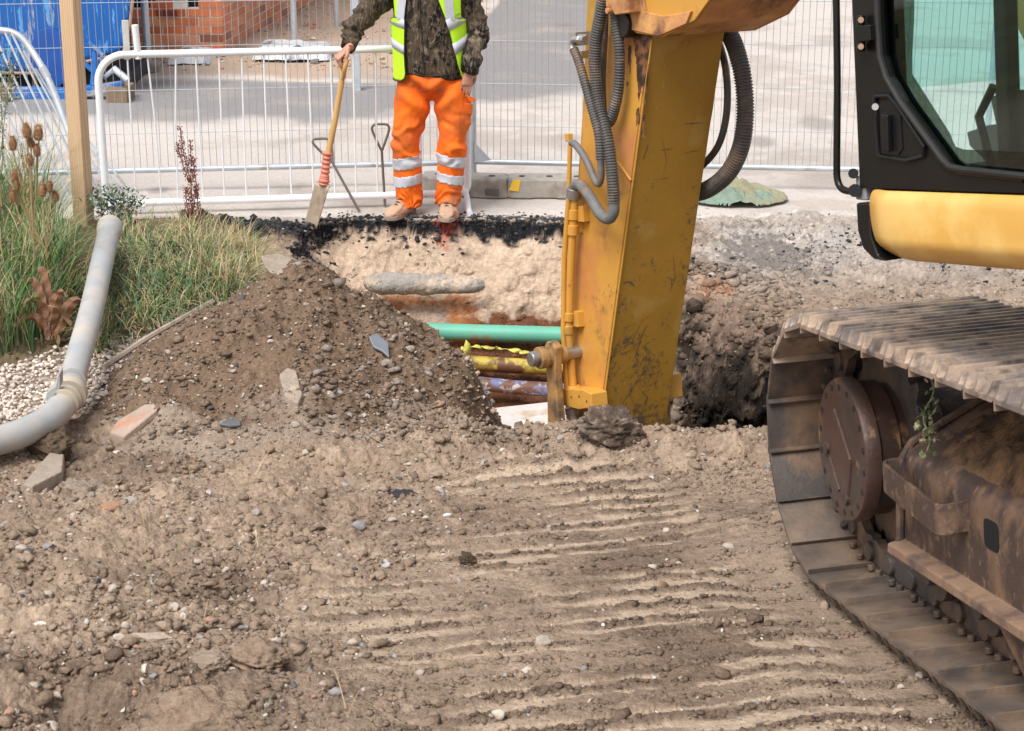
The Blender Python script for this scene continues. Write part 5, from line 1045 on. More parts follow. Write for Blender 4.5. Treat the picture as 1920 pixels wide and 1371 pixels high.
def boulder(name, c, r, mt, label, cat, seed=0, sub=4, amp=.25, flat=(1, 1, 1), group=None, col=None):
    b = bmesh.new(); bmesh.ops.create_icosphere(b, subdivisions=sub, radius=1); v = np.array([p.co[:] for p in b.verts]); f = np.array([[q.index for q in p.verts] for p in b.faces]); b.free()
    rr = np.random.default_rng(seed)
    for k in range(9):
        d = nrm(rr.normal(size=3)); h = rr.uniform(.5, .85); s_ = v @ d; v = v - np.where(s_ > h, (s_ - h) * .85, 0)[:, None] * d
    n = fbm(v[:, 0] + v[:, 2] * 2.3, v[:, 1] - v[:, 2] * 1.7, .7, 5, seed + 5) + .6 * fbm(v[:, 0] - v[:, 2] * 3.1, v[:, 1] + v[:, 2] * 2.7, .18, 3, seed + 9)
    v = v * (1 + amp * n[:, None]) * np.array(flat) * r
    o = mesh_np(name, v + c, f, mt, None, None if col is None else np.tile(col, (len(v), 1)), True, tuple(c)); return tag(o, label, cat, group)
# concrete haunch across the far wall
HAU = mat('haunch', (.36, .32, .285), .9, vary=.2, scale=14, bump=.9, bscale=40, bdist=.02, col2=(.55, .43, .33), s2=7, m2=.55, sharp=.08)
hv_ = P(800, 532, 11.27)
def haunch():
    nx, ny = 150, 40; A, B = np.meshgrid(np.linspace(0, 1, nx), np.linspace(0, 1, ny)); a = A.ravel(); b_ = B.ravel(); L = 210 / 3600 * 11.8
    th = b_ * math.pi; endr = np.clip(np.minimum(a * 9, (1 - a) * 5), 0, 1) ** .5; x = hv_[0] - L * .52 + a * L; rz = .042 * endr * (1 - .35 * a) * (1 + .25 * fbm(a * 3, b_, .4, 3, 71)); ry = .05 * endr
    n = .011 * fbm(x * 1.0, th * .06, .06, 4, 72); y = hv_[1] + .02 - np.sin(th) * (ry + n); z = hv_[2] + np.cos(th) * (rz + n) - .012 * a
    i = np.arange(nx * ny).reshape(ny, nx); f = np.stack([i[:-1, :-1], i[:-1, 1:], i[1:, 1:], i[1:, :-1]], -1).reshape(-1, 4)
    o = mesh_np('concrete_haunch', np.stack([x, y, z], 1), f, HAU, None, None, True, tuple(hv_)); sl = o.modifiers.new('solid', 'SOLIDIFY'); sl.thickness = .03; tag(o, 'rough concrete ledge set in the far trench wall', 'concrete ledge')
haunch()
cl = G(1148, 800, 0); cl = P(1150, 801, 7.46)
boulder('soil_clod', cl, .125, mat('clod_soil', (.145, .10, .073), .95, vary=.4, scale=30, bump=1.0, bscale=45, bdist=.03, col2=(.33, .25, .19), s2=16, m2=.56), 'big dark lump of soil at the foot of the excavator arm', 'soil clod', 3, 5, .32, (1.1, .9, .86))
SLABM = mat('slab_rock', (.40, .32, .25), .9, vary=.2, scale=20, bump=.8, bscale=50, bdist=.02)
def slab_rock(pts, th, label, name='rock_slab', mt=SLABM, cat='rock slab', loc=None):
    m = MB(); m.prism(pts, th); o = m.build(name, mt, None, bevel=.008, loc=tuple(pts[0])); return tag(o, label, cat)
yy = 8.95
slab_rock([P(488, 478, yy), P(520, 474, yy + .12), P(560, 488, yy + .12), P(596, 502, yy + .05), P(560, 505, yy - .1), P(510, 514, yy - .12), P(497, 500, yy - .1)], V(.01, .03, -.05), 'flat broken concrete slab on top of the soil heap')
def on(px, py, it=6):
    z = 0
    for _ in range(it * 3): g = G(px, py, z); z = .5 * z + .5 * float(surf(g[0], g[1])[0])
    g = G(px, py, z); return g
def flat_rock(pxs, th, label, lift=.02, **k):
    pts = [on(*p) + V(0, 0, lift) for p in pxs]; return slab_rock(pts, V(0, .0, -th), label, **k)
BRF = mat('brick_piece', (.50, .23, .14), .9, vary=.2, scale=18, bump=.4, bscale=70, col2=(.38, .29, .23), s2=5, m2=.42)
flat_rock([(205, 818), (232, 828), (296, 775), (290, 764), (272, 766), (222, 800)], .035, 'broken orange brick piece lying on the left flank of the heap', .022, name='brick_fragment', mt=BRF, cat='brick')
flat_rock([(44, 930), (62, 934), (118, 905), (122, 868), (100, 862), (76, 890)], .07, 'pale weathered board piece below the drain pipe', .05, name='stone_board')
flat_rock([(524, 712), (540, 700), (556, 706), (568, 750), (560, 768), (534, 752)], .04, 'pale flat stone on the front flank of the heap', .03)
flat_rock([(410, 802), (428, 792), (452, 794), (452, 804), (430, 806)], .012, 'thin dark slate on the front flank of the heap', .02, name='slate_piece', mt=mat('slate', (.10, .10, .11), .5), cat='slate')
flat_rock([(692, 642), (706, 634), (714, 646), (728, 652), (730, 680), (716, 668), (700, 660)], .012, 'bent grey metal scrap on the right flank of the heap', .03, name='metal_scrap', mt=mat('scrap', (.22, .24, .27), .4, metal=.3), cat='scrap')
for (px, py, r, lb, sd, col) in ((330, 1082, .042, 'rounded brown stone alone in the lower left soil', 1, (.25, .175, .12)), (208, 958, .040, 'orange brown stone below the brick fragment', 2, (.36, .21, .13)), (286, 1204, .05, 'long flat stone lying in the lower left soil', 3, (.40, .32, .25)),
                              (385, 1255, .055, 'pale brown rock left of the large buried rock', 4, (.38, .29, .22)), (476, 1240, .085, 'large half buried brown rock near the bottom', 5, (.34, .245, .175)), (360, 1350, .15, 'largest half buried rock at the bottom edge', 6, (.36, .26, .185)),
                              (150, 928, .10, 'broad rock half buried near the weathered board', 7, (.36, .285, .22)), (876, 1057, .030, 'single dark clod standing on the tracked ground', 8, (.12, .085, .055)), (246, 945, .03, 'small grey stone beside the orange brown stone', 9, (.35, .3, .26)),
                              (90, 855, .10, 'dark earth lump under the elbow of the drain pipe', 10, (.15, .105, .07)), (548, 735, .03, 'pale stone on the heap beside the flat stone', 11, (.45, .37, .3))):
    p = on(px, py); fl = (1.5, .6, .38) if sd == 3 else ((1, .9, 1.1) if sd == 8 else (1.15, .9, .7))
    boulder('stone' if sd != 8 and sd != 10 else 'soil_clod', p + V(0, 0, r * (.25 if sd not in (5, 6, 7) else -.12)), r, EARTH if sd in (5, 6, 7, 8, 10, 4) else STONE, lb, 'stone' if sd not in (8, 10) else 'soil clod', sd, 5, .20 if sd not in (8, 10, 5, 6, 7) else .38, fl, col=col)
# black sheeting scraps in the middle
pc = on(735, 930)
for k, (dx, dy, w) in enumerate(((-.03, .0, .06), (.03, .01, .055))):
    boulder('bitumen_scrap', pc + V(dx * 1.3, dy, .0), w, mat('bitumen', (.025, .026, .03), .45, bump=1, bscale=30, bdist=.02), 'left lump of black bitumen in the middle of the tracked ground' if k == 0 else 'right lump of black bitumen in the middle of the tracked ground', 'bitumen', 40 + k, 4, .5, (1.2, .8, .32))
# timber lath half buried behind the heap
q0, q1 = on(195, 700) + V(0, 0, .03), on(400, 582) + V(0, 0, .05)
o = (lambda m: m.build('timber_lath', mat('grey_lath', (.42, .33, .26), .9, vary=.2, scale=20, bump=.4), None, smooth=True, loc=tuple(q0)))(MB().tube(even(curve([q0, q0 * .6 + q1 * .4 + V(.0, .02, .01), q1], 5), .04), .014, 6)); tag(o, 'thin weathered stick lying along the left edge of the heap', 'stick')
# ---- green cloth on the ground
def cloth():
    c = P(1382, 372, 12.15); nx, ny = 110, 60; A, B = np.meshgrid(np.linspace(-1, 1, nx), np.linspace(-1, 1, ny)); a = A.ravel(); b_ = B.ravel()
    rim = np.hypot(a, b_) + .16 * fbm(a, b_, .6, 3, 401); msk = np.clip(1 - rim, 0, 1)
    fold = np.abs(fbm(a * 1.0 + .4 * b_, b_ * .6, .33, 4, 402)); h = .03 + .115 * msk ** .4 * (.55 + .45 * np.exp(-((a + .25) / .35) ** 2)) * (.55 + 1.5 * fold) 
    c = P(1388, 374, 12.2); v = np.stack([c[0] + a * .31, c[1] + b_ * .24, h - .012], 1); keep = (rim < 1.02).reshape(ny, nx); i = np.arange(nx * ny).reshape(ny, nx); q = keep[:-1, :-1] & keep[1:, 1:] & keep[1:, :-1] & keep[:-1, 1:]
    f = np.stack([i[:-1, :-1], i[:-1, 1:], i[1:, 1:], i[1:, :-1]], -1)[q]; used = np.unique(f); rm = -np.ones(len(v), int); rm[used] = np.arange(len(used))
    g = sst(fbm(a, b_, .5, 3, 403) - .5 * (a + .1), -.2, .3)[:, None]; col = V(.30, .28, .18) * (1 - g) + V(.21, .27, .215) * g
    o = mesh_np('sacking', v[used], rm[f], mat('green_sacking', None, .95, vary=.15, scale=30, bump=.4, bscale=200, attr=True, spec=.1), None, col[used], True, tuple(c)); tag(o, 'crumpled faded green sacking heaped on the ground behind the arm', 'sacking')
cloth()
# ---- steel lifting keys
def key(base, top, ang, label):
    r = .0085; d = nrm(top - base); w = nrm(V(math.cos(ang), math.sin(ang), 0)); t = MB()
    hb = top - d * .16; pts = [base, hb]; t.tube(pts, r, 10); tri = [hb, hb + d * .02 - w * .01, top - w * .052 - d * .035, top - w * .045, top - w * .025 + d * .008, top + w * .03 + d * .008, top + w * .05, top + w * .052 - d * .035, hb + d * .02 + w * .01, hb]
    t.tube(even(curve(tri, 3), .008), r * .95, 10); o = t.build('lifting_key', mat('key_steel', (.20, .17, .15), .5, metal=.5, vary=.2), None, smooth=True, loc=tuple(base)); tag(o, label, 'tool')
kb = G(722, 388); kb[2] = .005; kt = P(713, 235, kb[1] + .05); key(kb, kt, 0, 'upright steel rod with triangular handle beside the worker')
kb = G(674, 398); kb[2] = .005; kt = P(600, 262, kb[1] + .10); key(kb, kt, .2, 'slanting steel rod with triangular handle behind the spade')
# ---------------------------------------------------------------- the worker
SKIN = mat('skin', (.50, .25, .17), .5, vary=.12, scale=18, bump=.15, bscale=120, bdist=.003, col2=(.36, .15, .10), s2=14, m2=.60, sharp=.1)
ORG = mat('orange_cotton', (.93, .165, .012), .75, vary=.10, scale=7, bump=.35, bscale=26, bdist=.006, spec=.25, col2=(.50, .125, .035), s2=4, m2=.57, sharp=.09, mud=(-.05, .42, (.36, .17, .08)))
REFL = mat('reflective_tape', (.56, .57, .62), .35, vary=.10, scale=14, bump=.2, bscale=30, spec=.5)
LIME = mat('lime_vest', (.55, .93, .03), .7, vary=.06, scale=7, bump=.25, bscale=22, bdist=.006, spec=.3)
PIP = mat('black_binding', (.015, .017, .015), .7, vary=.1)
LEATH = mat('tan_leather', (.46, .30, .20), .75, vary=.18, scale=20, bump=.3, bscale=50, col2=(.36, .22, .14), s2=12, m2=.58)
SOLE = mat('boot_sole', (.30, .24, .19), .85, vary=.2, scale=30)
LACE = mat('lace', (.07, .05, .04), .8); HAIR = mat('hair_brown', (.05, .03, .02), .7, vary=.3, scale=60, bump=.6, bscale=120)
def camo():
    m = bpy.data.materials.new('camouflage_fleece'); m.use_nodes = True; n = m.node_tree.nodes; l = m.node_tree.links; b = n['Principled BSDF']; b.inputs['Roughness'].default_value = .8; b.inputs['Specular IOR Level'].default_value = .2
    tc = n.new('ShaderNodeTexCoord'); mp = n.new('ShaderNodeMapping'); mp.inputs['Scale'].default_value = (1, 1, .6); l.new(tc.outputs['Object'], mp.inputs[0])
    def noise(s, d, off):
        m2 = n.new('ShaderNodeMapping'); m2.inputs['Location'].default_value = (off, off * 2, 0); l.new(mp.outputs[0], m2.inputs[0]); t = n.new('ShaderNodeTexNoise'); t.inputs['Scale'].default_value = s; t.inputs['Detail'].default_value = d; t.inputs['Roughness'].default_value = .6; t.inputs['Distortion'].default_value = 1.2; l.new(m2.outputs[0], t.inputs['Vector']); return t.outputs['Fac']
    def mr(f, a, c): r = n.new('ShaderNodeMapRange'); r.inputs[1].default_value = a; r.inputs[2].default_value = c; l.new(f, r.inputs[0]); return r.outputs[0]
    def mx(f, a, c):
        q = n.new('ShaderNodeMix'); q.data_type = 'RGBA'; l.new(f, q.inputs[0])
        for s_, w in ((6, a), (7, c)):
            if isinstance(w, tuple): q.inputs[s_].default_value = (*w, 1)
            else: l.new(w, q.inputs[s_])
        return q.outputs[2]
    c = mx(mr(noise(9, 3, 0), .45, .50), (.020, .016, .013), (.078, .055, .036))
    c = mx(mr(noise(13, 4, 3), .57, .63), c, (.19, .145, .10)); c = mx(mr(noise(16, 3, 7), .60, .64), c, (.012, .011, .010))
    w = n.new('ShaderNodeTexWave'); w.inputs['Scale'].default_value = 9; w.inputs['Distortion'].default_value = 14; w.inputs['Detail'].default_value = 4; w.inputs['Detail Scale'].default_value = 1.6; l.new(mp.outputs[0], w.inputs[0])
    c = mx(mr(w.outputs['Fac'], .95, .995), c, (.17, .14, .10)); l.new(c, b.inputs['Base Color'])
    bp = n.new('ShaderNodeBump'); bp.inputs['Strength'].default_value = .35; bp.inputs['Distance'].default_value = .006; l.new(noise(26, 4, 1), bp.inputs['Height']); l.new(bp.outputs[0], b.inputs['Normal']); return m
CAMO = camo()
YW = 11.80                                            # the plane the worker stands in
def W(px, py, dy=0.0): return P(px, py, YW + dy)
def loft(mb, secs, n=20):
    """secs: (centre, half width x, half depth y) rings, oriented by the path direction; x axis kept near world X"""
    c = [np.asarray(s[0], float) for s in secs]; vs = []; m = len(secs)
    for i in range(m):
        t = nrm(c[min(i + 1, m - 1)] - c[max(i - 1, 0)]); xx = V(1, 0, 0) - t * t[0]
        if np.linalg.norm(xx) < .3: xx = np.cross(V(0, 1, 0), t)
        xx = nrm(xx); yy_ = np.cross(t, xx)
        for k in range(n): a = 2 * math.pi * k / n; vs.append(c[i] + xx * math.cos(a) * secs[i][1] + yy_ * math.sin(a) * secs[i][2])
    fs = [(i * n + k, i * n + (k + 1) % n, (i + 1) * n + (k + 1) % n, (i + 1) * n + k) for i in range(m - 1) for k in range(n)]
    fs += [tuple(range(n))[::-1], tuple(range((m - 1) * n, m * n))]; mb.add(vs, fs)
def smooth_secs(secs, k=5):
    c = curve([s[0] for s in secs], k); a = curve([V(s[1], s[2], 0) for s in secs], k); return [(c[i], a[i][0], a[i][1]) for i in range(len(c))]
def remesh(mb, voxel, smooth=4):
    o = mesh_np('tmp', np.array(mb.v), mb.f, None); bmf(o)
    r = o.modifiers.new('r', 'REMESH'); r.mode = 'VOXEL'; r.voxel_size = voxel
    s_ = o.modifiers.new('s', 'SMOOTH'); s_.iterations = smooth; s_.factor = .5
    dg = bpy.context.evaluated_depsgraph_get(); me = bpy.data.meshes.new_from_object(o.evaluated_get(dg)); bpy.data.objects.remove(o)
    v = np.empty(len(me.vertices) * 3); me.vertices.foreach_get('co', v); nn = np.empty(len(me.vertices) * 3); me.vertices.foreach_get('normal', nn)
    f = [tuple(p.vertices) for p in me.polygons]; bpy.data.meshes.remove(me); return v.reshape(-1, 3), f, nn.reshape(-1, 3)
def put(name, v, f, mt, parent): return mesh_np(name, v, f, mt, parent, None, True)
def sub(v, f, n, keep, off):
    """the patch of a surface where keep is true, lifted by off"""
    ff = [q for q in f if all(keep[i] for i in q)]; used = sorted({i for q in ff for i in q}); mp = {a: k for k, a in enumerate(used)}
    return (v + n * off)[used], [tuple(mp[i] for i in q) for q in ff]
wl_ = W(800, 400); wl_[2] = 0
WK = thing('person', tuple(wl_), 'worker in orange trousers, camouflage jacket and lime vest leaning on a spade', 'person')
def trousers():
    m = MB()
    L_ = [(W(776, 152), .105, .115), (W(774, 185), .112, .115), (W(768, 225, -.01), .100, .105), (W(763, 262, -.02), .092, .098), (W(763, 300, .0), .088, .095), (W(765, 345, .01), .082, .09), (W(767, 372, .01), .078, .088), (W(768, 386, .01), .080, .09)]
    R__ = [(W(842, 152), .105, .115), (W(848, 185), .112, .115), (W(851, 225, -.015), .104, .105), (W(850, 262, -.03), .093, .098), (W(847, 300, -.01), .088, .095), (W(844, 345, .0), .083, .09), (W(841, 368, .0), .080, .088), (W(840, 381, .0), .081, .09)]
    loft(m, smooth_secs(L_)); loft(m, smooth_secs(R__))
    loft(m, smooth_secs([(W(810, 100), .165, .115), (W(809, 125), .180, .125), (W(809, 145), .198, .130), (W(809, 160), .205, .125)]), 28)
    m.cyl(W(796, 166), W(822, 166), .08, 16)
    v, f, n = remesh(m, .0075, 5)
    x, y, z = v.T; kz = W(800, 255)[2]
    side = np.where(x < W(809, 200)[0], -1, 1); cx = np.where(side < 0, W(767, 250)[0], W(849, 250)[0])
    fold = .016 * np.sin((z + .45 * (x - cx) * side + .15 * fbm(x, z, .15, 2, 501)) * 46) * np.exp(-((z - kz + .03) / .13) ** 2) * sst(fbm(x * 1.3, z, .12, 2, 502), -.5, .4)
    fold += .020 * np.sin((z * 1.0 - .9 * (x - cx) * side) * 34 + 1) * np.exp(-((z - kz - .30) / .14) ** 2) * np.clip(side * (cx - x) / .1 + .6, 0, 1)
    fold += .008 * np.sin((z + .9 * fbm(x, z + y, .2, 2, 503)) * 62) * np.exp(-((z - .11) / .07) ** 2)
    fold += .012 * fbm(x + y, z * .8, .11, 3, 504)
    v = v + n * fold[:, None]; t = put('trousers', v, f, ORG, WK)
    for (ya, yb, yc, yd) in ((288, 313, 286, 309), (324, 346, 322, 342)):
        for s_ in (-1, 1):
            z1, z0 = (W(765, ya)[2], W(765, yb)[2]) if s_ < 0 else (W(845, yc)[2], W(845, yd)[2]); lean = .18 * (x - cx)
            k = (z < z1 - lean * s_) & (z > z0 - lean * s_) & (side == s_) & (np.abs(x - cx) < .14)
            a, b = sub(v, f, n, k, .003); o = put('reflective_band', a, b, REFL, t); sl = o.modifiers.new('solid', 'SOLIDIFY'); sl.thickness = .002
    # cargo pockets with flaps
    def pocket(px0, py0, px1, py1, dy, nm, h=.018):
        c = [W(px0, py0, dy), W(px1, py0 + 2, dy + .03), W(px1 - 1, py1, dy + .03), W(px0, py1 - 2, dy)]; mb = MB(); mb.prism(c, V(.004, -h, 0)); return mb.build(nm, ORG, t, bevel=.006, seg=3)
    pk = pocket(870, 192, 886, 214, -.06, 'cargo_pocket', .02)
    mb = MB(); mb.prism([W(873, 177, -.11), W(886, 182, -.09), W(893, 186, -.07), W(888, 191, -.075), W(886, 189, -.09), W(880, 190, -.11)], V(.003, -.010, .0)); mb.build('pocket_flap', ORG, t, bevel=.003)
    mb = MB(); mb.tube([W(812, 146, -.128), W(811, 158, -.132), W(809, 166, -.11)], .003, 6); mb.build('fly_seam', ORG, t, smooth=True)
    return v
trousers()
def jacket():
    m = MB()
    loft(m, smooth_secs([(W(809, 140), .195, .135), (W(810, 128), .205, .145), (W(808, 95), .205, .150), (W(806, 60), .205, .150), (W(804, 20), .215, .150), (W(801, -20), .225, .145), (W(800, -42), .20, .12), (W(800, -58), .12, .09), (W(800, -66), .075, .07)]), 32)
    # his right sleeve (left in the photo), bent out to the spade handle; his left hanging
    loft(m, smooth_secs([(W(742, -30), .075, .085), (W(722, -12, -.01), .082, .085), (W(695, 12, -.03), .080, .078), (W(672, 38, -.05), .070, .070), (W(662, 60, -.07), .062, .062), (W(657, 74, -.12), .053, .053), (W(655, 88, -.165), .045, .045)]), 20)
    loft(m, smooth_secs([(W(858, -30), .075, .085), (W(872, -10, .0), .080, .085), (W(884, 20, .01), .076, .080), (W(893, 52, .0), .072, .075), (W(891, 80, -.03), .066, .07), (W(883, 108, -.06), .060, .062), (W(879, 130, -.075), .056, .056), (W(878, 136, -.08), .050, .05)]), 20)
    v, f, n = remesh(m, .0075, 4); x, y, z = v.T
    arm = (x < W(735, 0)[0]) | (x > W(868, 0)[0])
    fold = .011 * np.sin((z + .4 * x + .12 * fbm(x, z, .1, 2, 511)) * 75) * arm * sst(fbm(x, z, .1, 2, 512), -.4, .3) + .012 * fbm(x + .6 * y, z, .10, 3, 513) * (1 + arm)
    v = v + n * fold[:, None]; t = put('jacket', v, f, CAMO, WK)
    hz = W(800, 132)[2]; mb = MB()
    q = [W(800 + (y_ - 60) * .09 - 1, y_, -.20) for y_ in range(-30, 142, 6)]
    # zip follows the front of the jacket: project onto the mesh
    from mathutils.bvhtree import BVHTree
    bv = BVHTree.FromPolygons([Vector(a) for a in v], f)
    def onj(px, py, lift=.003):
        h = bv.ray_cast(Vector(CAM), Vector(ray(px, py)).normalized()); return np.array(h[0]) - ray(px, py) * lift if h[0] is not None else W(px, py, -.15)
    mb.tube([onj(784 + (y_ + 30) * .075, y_) for y_ in range(-28, 142, 5)], .0035, 6); mb.build('zip', PIP, t, smooth=True)
    mb = MB(); mb.tube([onj(*p) for p in ((805, 92), (815, 82), (826, 76), (832, 80), (842, 92))], .003, 6); mb.build('pocket_seam', PIP, t, smooth=True)
    mb = MB(); mb.tube([onj(758 + k * 4.6, 131 + 11 * math.sin(math.pi * (k + 2) / 27) ) for k in range(1, 23)], .0035, 6); mb.build('hem_seam', PIP, t, smooth=True)
    return onj
ONJ = jacket()
def vest():
    # shell carried by elliptic rings a little outside the jacket
    ring = lambda z: (np.interp(z, [.80, .95, 1.1, 1.25, 1.4, 1.52], [.232, .228, .226, .230, .236, .21]), np.interp(z, [.8, .95, 1.1, 1.4, 1.52], [.182, .176, .172, .166, .13]))
    def cxz(z): return np.interp(z, [.8, 1.0, 1.3, 1.5], [W(808, 130)[0], W(807, 90)[0], W(803, 20)[0], W(801, -40)[0]])
    def pt(th, z, off=0.0):
        a, b = ring(z); a += off; b += off; r = 1 + .012 * math.sin(th * 9 + z * 7) ; return V(cxz(z) + a * r * math.sin(th), YW - b * r * math.cos(th), z)   # th 0 = front
    def th_at(px, py):
        z = 2.9 - YW * -ray(px, py)[2] / ray(px, py)[1]; z = W(px, py, -.15)[2]; x = W(px, py, -.15)[0]; a, b = ring(z); return math.asin(max(-.99, min(.99, (x - cxz(z)) / a))), z
    v_ = bpy.data.objects.new('vest', None); sc.collection.objects.link(v_); v_.parent = WK; bpy.context.view_layer.update()
    zt = 1.50
    li = [th_at(*p) for p in ((762, 143), (760, 125), (759, 100), (760, 60), (759, 30), (759, 0), (760, -30))]
    ri = [th_at(*p) for p in ((860, 137), (855, 120), (848, 90), (841, 60), (832, 30), (821, 0), (812, -30))]
    def side(inner, sgn, name):
        zs = np.linspace(.865, 1.47, 34); vs = []; fs = []; K = 26
        for z in zs:
            ti = np.interp(z, [q[1] for q in inner], [q[0] for q in inner])
            te = sgn * math.pi * (1.0 if z < 1.24 else .30 + .0 * z) if z < 1.24 else sgn * (1.05 - .25 * (z - 1.24))
            if z < .93 : ti = ti + sgn * .22 * (1 - math.sqrt(max(0, 1 - ((.93 - z) / .065) ** 2)))
            for k in range(K + 1):
                th = ti + (te - ti) * k / K; vs.append(pt(th, z, .004))
        for i in range(len(zs) - 1):
            for k in range(K): fs.append((i * (K + 1) + k, i * (K + 1) + k + 1, (i + 1) * (K + 1) + k + 1, (i + 1) * (K + 1) + k))
        m = MB(); m.add(vs, fs); o = m.build(name, LIME, v_, smooth=True); bmf(o); s_ = o.modifiers.new('solid', 'SOLIDIFY'); s_.thickness = .004
        bor = [np.array(vs[k]) for k in range(K // 2, -1, -1)] + [np.array(vs[i * (K + 1)]) for i in range(len(zs))]
        m = MB(); m.tube(bor, .0045, 6); m.build('binding', PIP, o, smooth=True)
        def stripe(za, zb, slope, t0=None, t1=None):
            vv = []; N = 24
            for k in range(N + 1):
                row = []
                for zz in (za, zb):
                    z = zz; ti = np.interp(z, [q[1] for q in inner], [q[0] for q in inner]); te = sgn * math.pi if z < 1.24 else sgn * 1.0; th = ti + (te - ti) * k / N; z2 = z - slope * abs(th - ti) * 1.0
                    vv.append(pt(th, z2, .0085))
            m = MB(); m.add(vv, [(2 * k, 2 * k + 2, 2 * k + 3, 2 * k + 1) for k in range(N)]); q = m.build('reflective_stripe', REFL, o, smooth=True); bmf(q); s2 = q.modifiers.new('solid', 'SOLIDIFY'); s2.thickness = .0015
        if sgn < 0: stripe(W(745, 95)[2], W(745, 79)[2], -.055); stripe(W(750, 47)[2], W(750, 30)[2], -.03)
        else: stripe(W(850, 95)[2], W(850, 75)[2], -.06); stripe(W(838, 50)[2], W(838, 30)[2], -.06)
        vv = []                                         # shoulder brace
        for k in range(16):
            z = 1.24 + .22 * k / 15; tm = sgn * (.78 - .18 * k / 15) if sgn < 0 else sgn * (.62 - .1 * k / 15); w = .13; vv += [pt(tm - w, z, .009), pt(tm + w, z, .009)]
        m = MB(); m.add(vv, [(2 * k, 2 * k + 1, 2 * k + 3, 2 * k + 2) for k in range(15)]); q = m.build('shoulder_stripe', REFL, o, smooth=True); bmf(q)
    side(li, -1, 'left_panel'); side(ri, 1, 'right_panel')
    for sg, q in ((-1, li), (1, ri)):
        ti = float(np.interp(1.46, [a[1] for a in q], [a[0] for a in q])); t0, t1 = sorted((ti, sg * (1.05 - .25 * .22))); vs = []; N = 14
        for k in range(N + 1):
            u = k / N; 
            for th in (t0, t1):
                a = pt(th, 1.465, .004); b = V(a[0], 2 * YW - a[1], a[2]); xs = a[0] - cxz(1.5); top = 1.555 - .32 * max(0, abs(xs) - .06); p = a * (1 - u) + b * u; p[2] = 1.465 + (top - 1.465) * math.sin(math.pi * u) ** .6; vs.append(p)
        m = MB(); m.add(vs, [(2 * k, 2 * k + 1, 2 * k + 3, 2 * k + 2) for k in range(N)]); o = m.build('shoulder_strap', LIME, v_, smooth=True); bmf(o); s_ = o.modifiers.new('solid', 'SOLIDIFY'); s_.thickness = .004
vest()
def hand_into(m, wrist, palm_dir, nrm_dir, curls, scale=1.0, thumb=1, spread=.0):
    """palm and five bent fingers; palm_dir runs wrist->knuckles, nrm_dir is the back of the hand"""
    d = nrm(palm_dir); n_ = nrm(nrm_dir - d * np.dot(nrm_dir, d)); s_ = np.cross(d, n_) * thumb       # towards the thumb side
    L = .095 * scale; kn = wrist + d * L
    secs = []
    m.add(*palm(wrist, d, n_, s_, L, scale))
    for i in range(4):
        o = (1.5 - i) * .0195 * scale; ln = [.042, .047, .044, .034][i] * scale; base = kn + s_ * o - n_ * .002 - d * .012; p = [base]; a = 0; dd = d + s_ * (1.5 - i) * spread
        for j, (f_, c) in enumerate(zip((1, .62, .5), curls[i])):
            a += c; v = nrm(dd) * math.cos(a) - n_ * math.sin(a); p.append(p[-1] + v * ln * f_ * 1.0)
        r = [.0098, .0092, .0082, .0068]; m.tube(even(curve(p, 4), .006), np.interp(np.linspace(0, 3, len(even(curve(p, 4), .006))), [0, 1, 2, 3], np.array(r) * scale), 10)
    b = wrist + d * .022 + s_ * .03 * scale; p = [b, b + (d * .55 + s_ * .65 - n_ * .3) * .036, b + (d * .55 + s_ * .65 - n_ * .3) * .036 + (d * .8 + s_ * .05 - n_ * .45) * .032, b + (d * .55 + s_ * .65 - n_ * .3) * .036 + (d * 1.25 - s_ * .1 - n_ * .8) * .045]
    q = even(curve(p, 4), .006); m.tube(q, np.interp(np.linspace(0, 1, len(q)), [0, .4, .8, 1], [.015, .0125, .0105, .008]), 10)
def palm(w, d, n_, s_, L, sc_):
    vs = []; N = 14; rows = ((-.03, .026, .021), (0, .027, .019), (.3, .034, .018), (.7, .041, .0165), (1.0, .041, .0135), (1.08, .036, .008))
    for t, a, b in rows:
        for k in range(N): an = 2 * math.pi * k / N; vs.append(w + d * L * t + s_ * a * sc_ * math.cos(an) + n_ * b * sc_ * math.sin(an))
    fs = [(i * N + k, i * N + (k + 1) % N, (i + 1) * N + (k + 1) % N, (i + 1) * N + k) for i in range(len(rows) - 1) for k in range(N)] + [tuple(range(N))[::-1], tuple(range((len(rows) - 1) * N, len(rows) * N))]
    return vs, fs
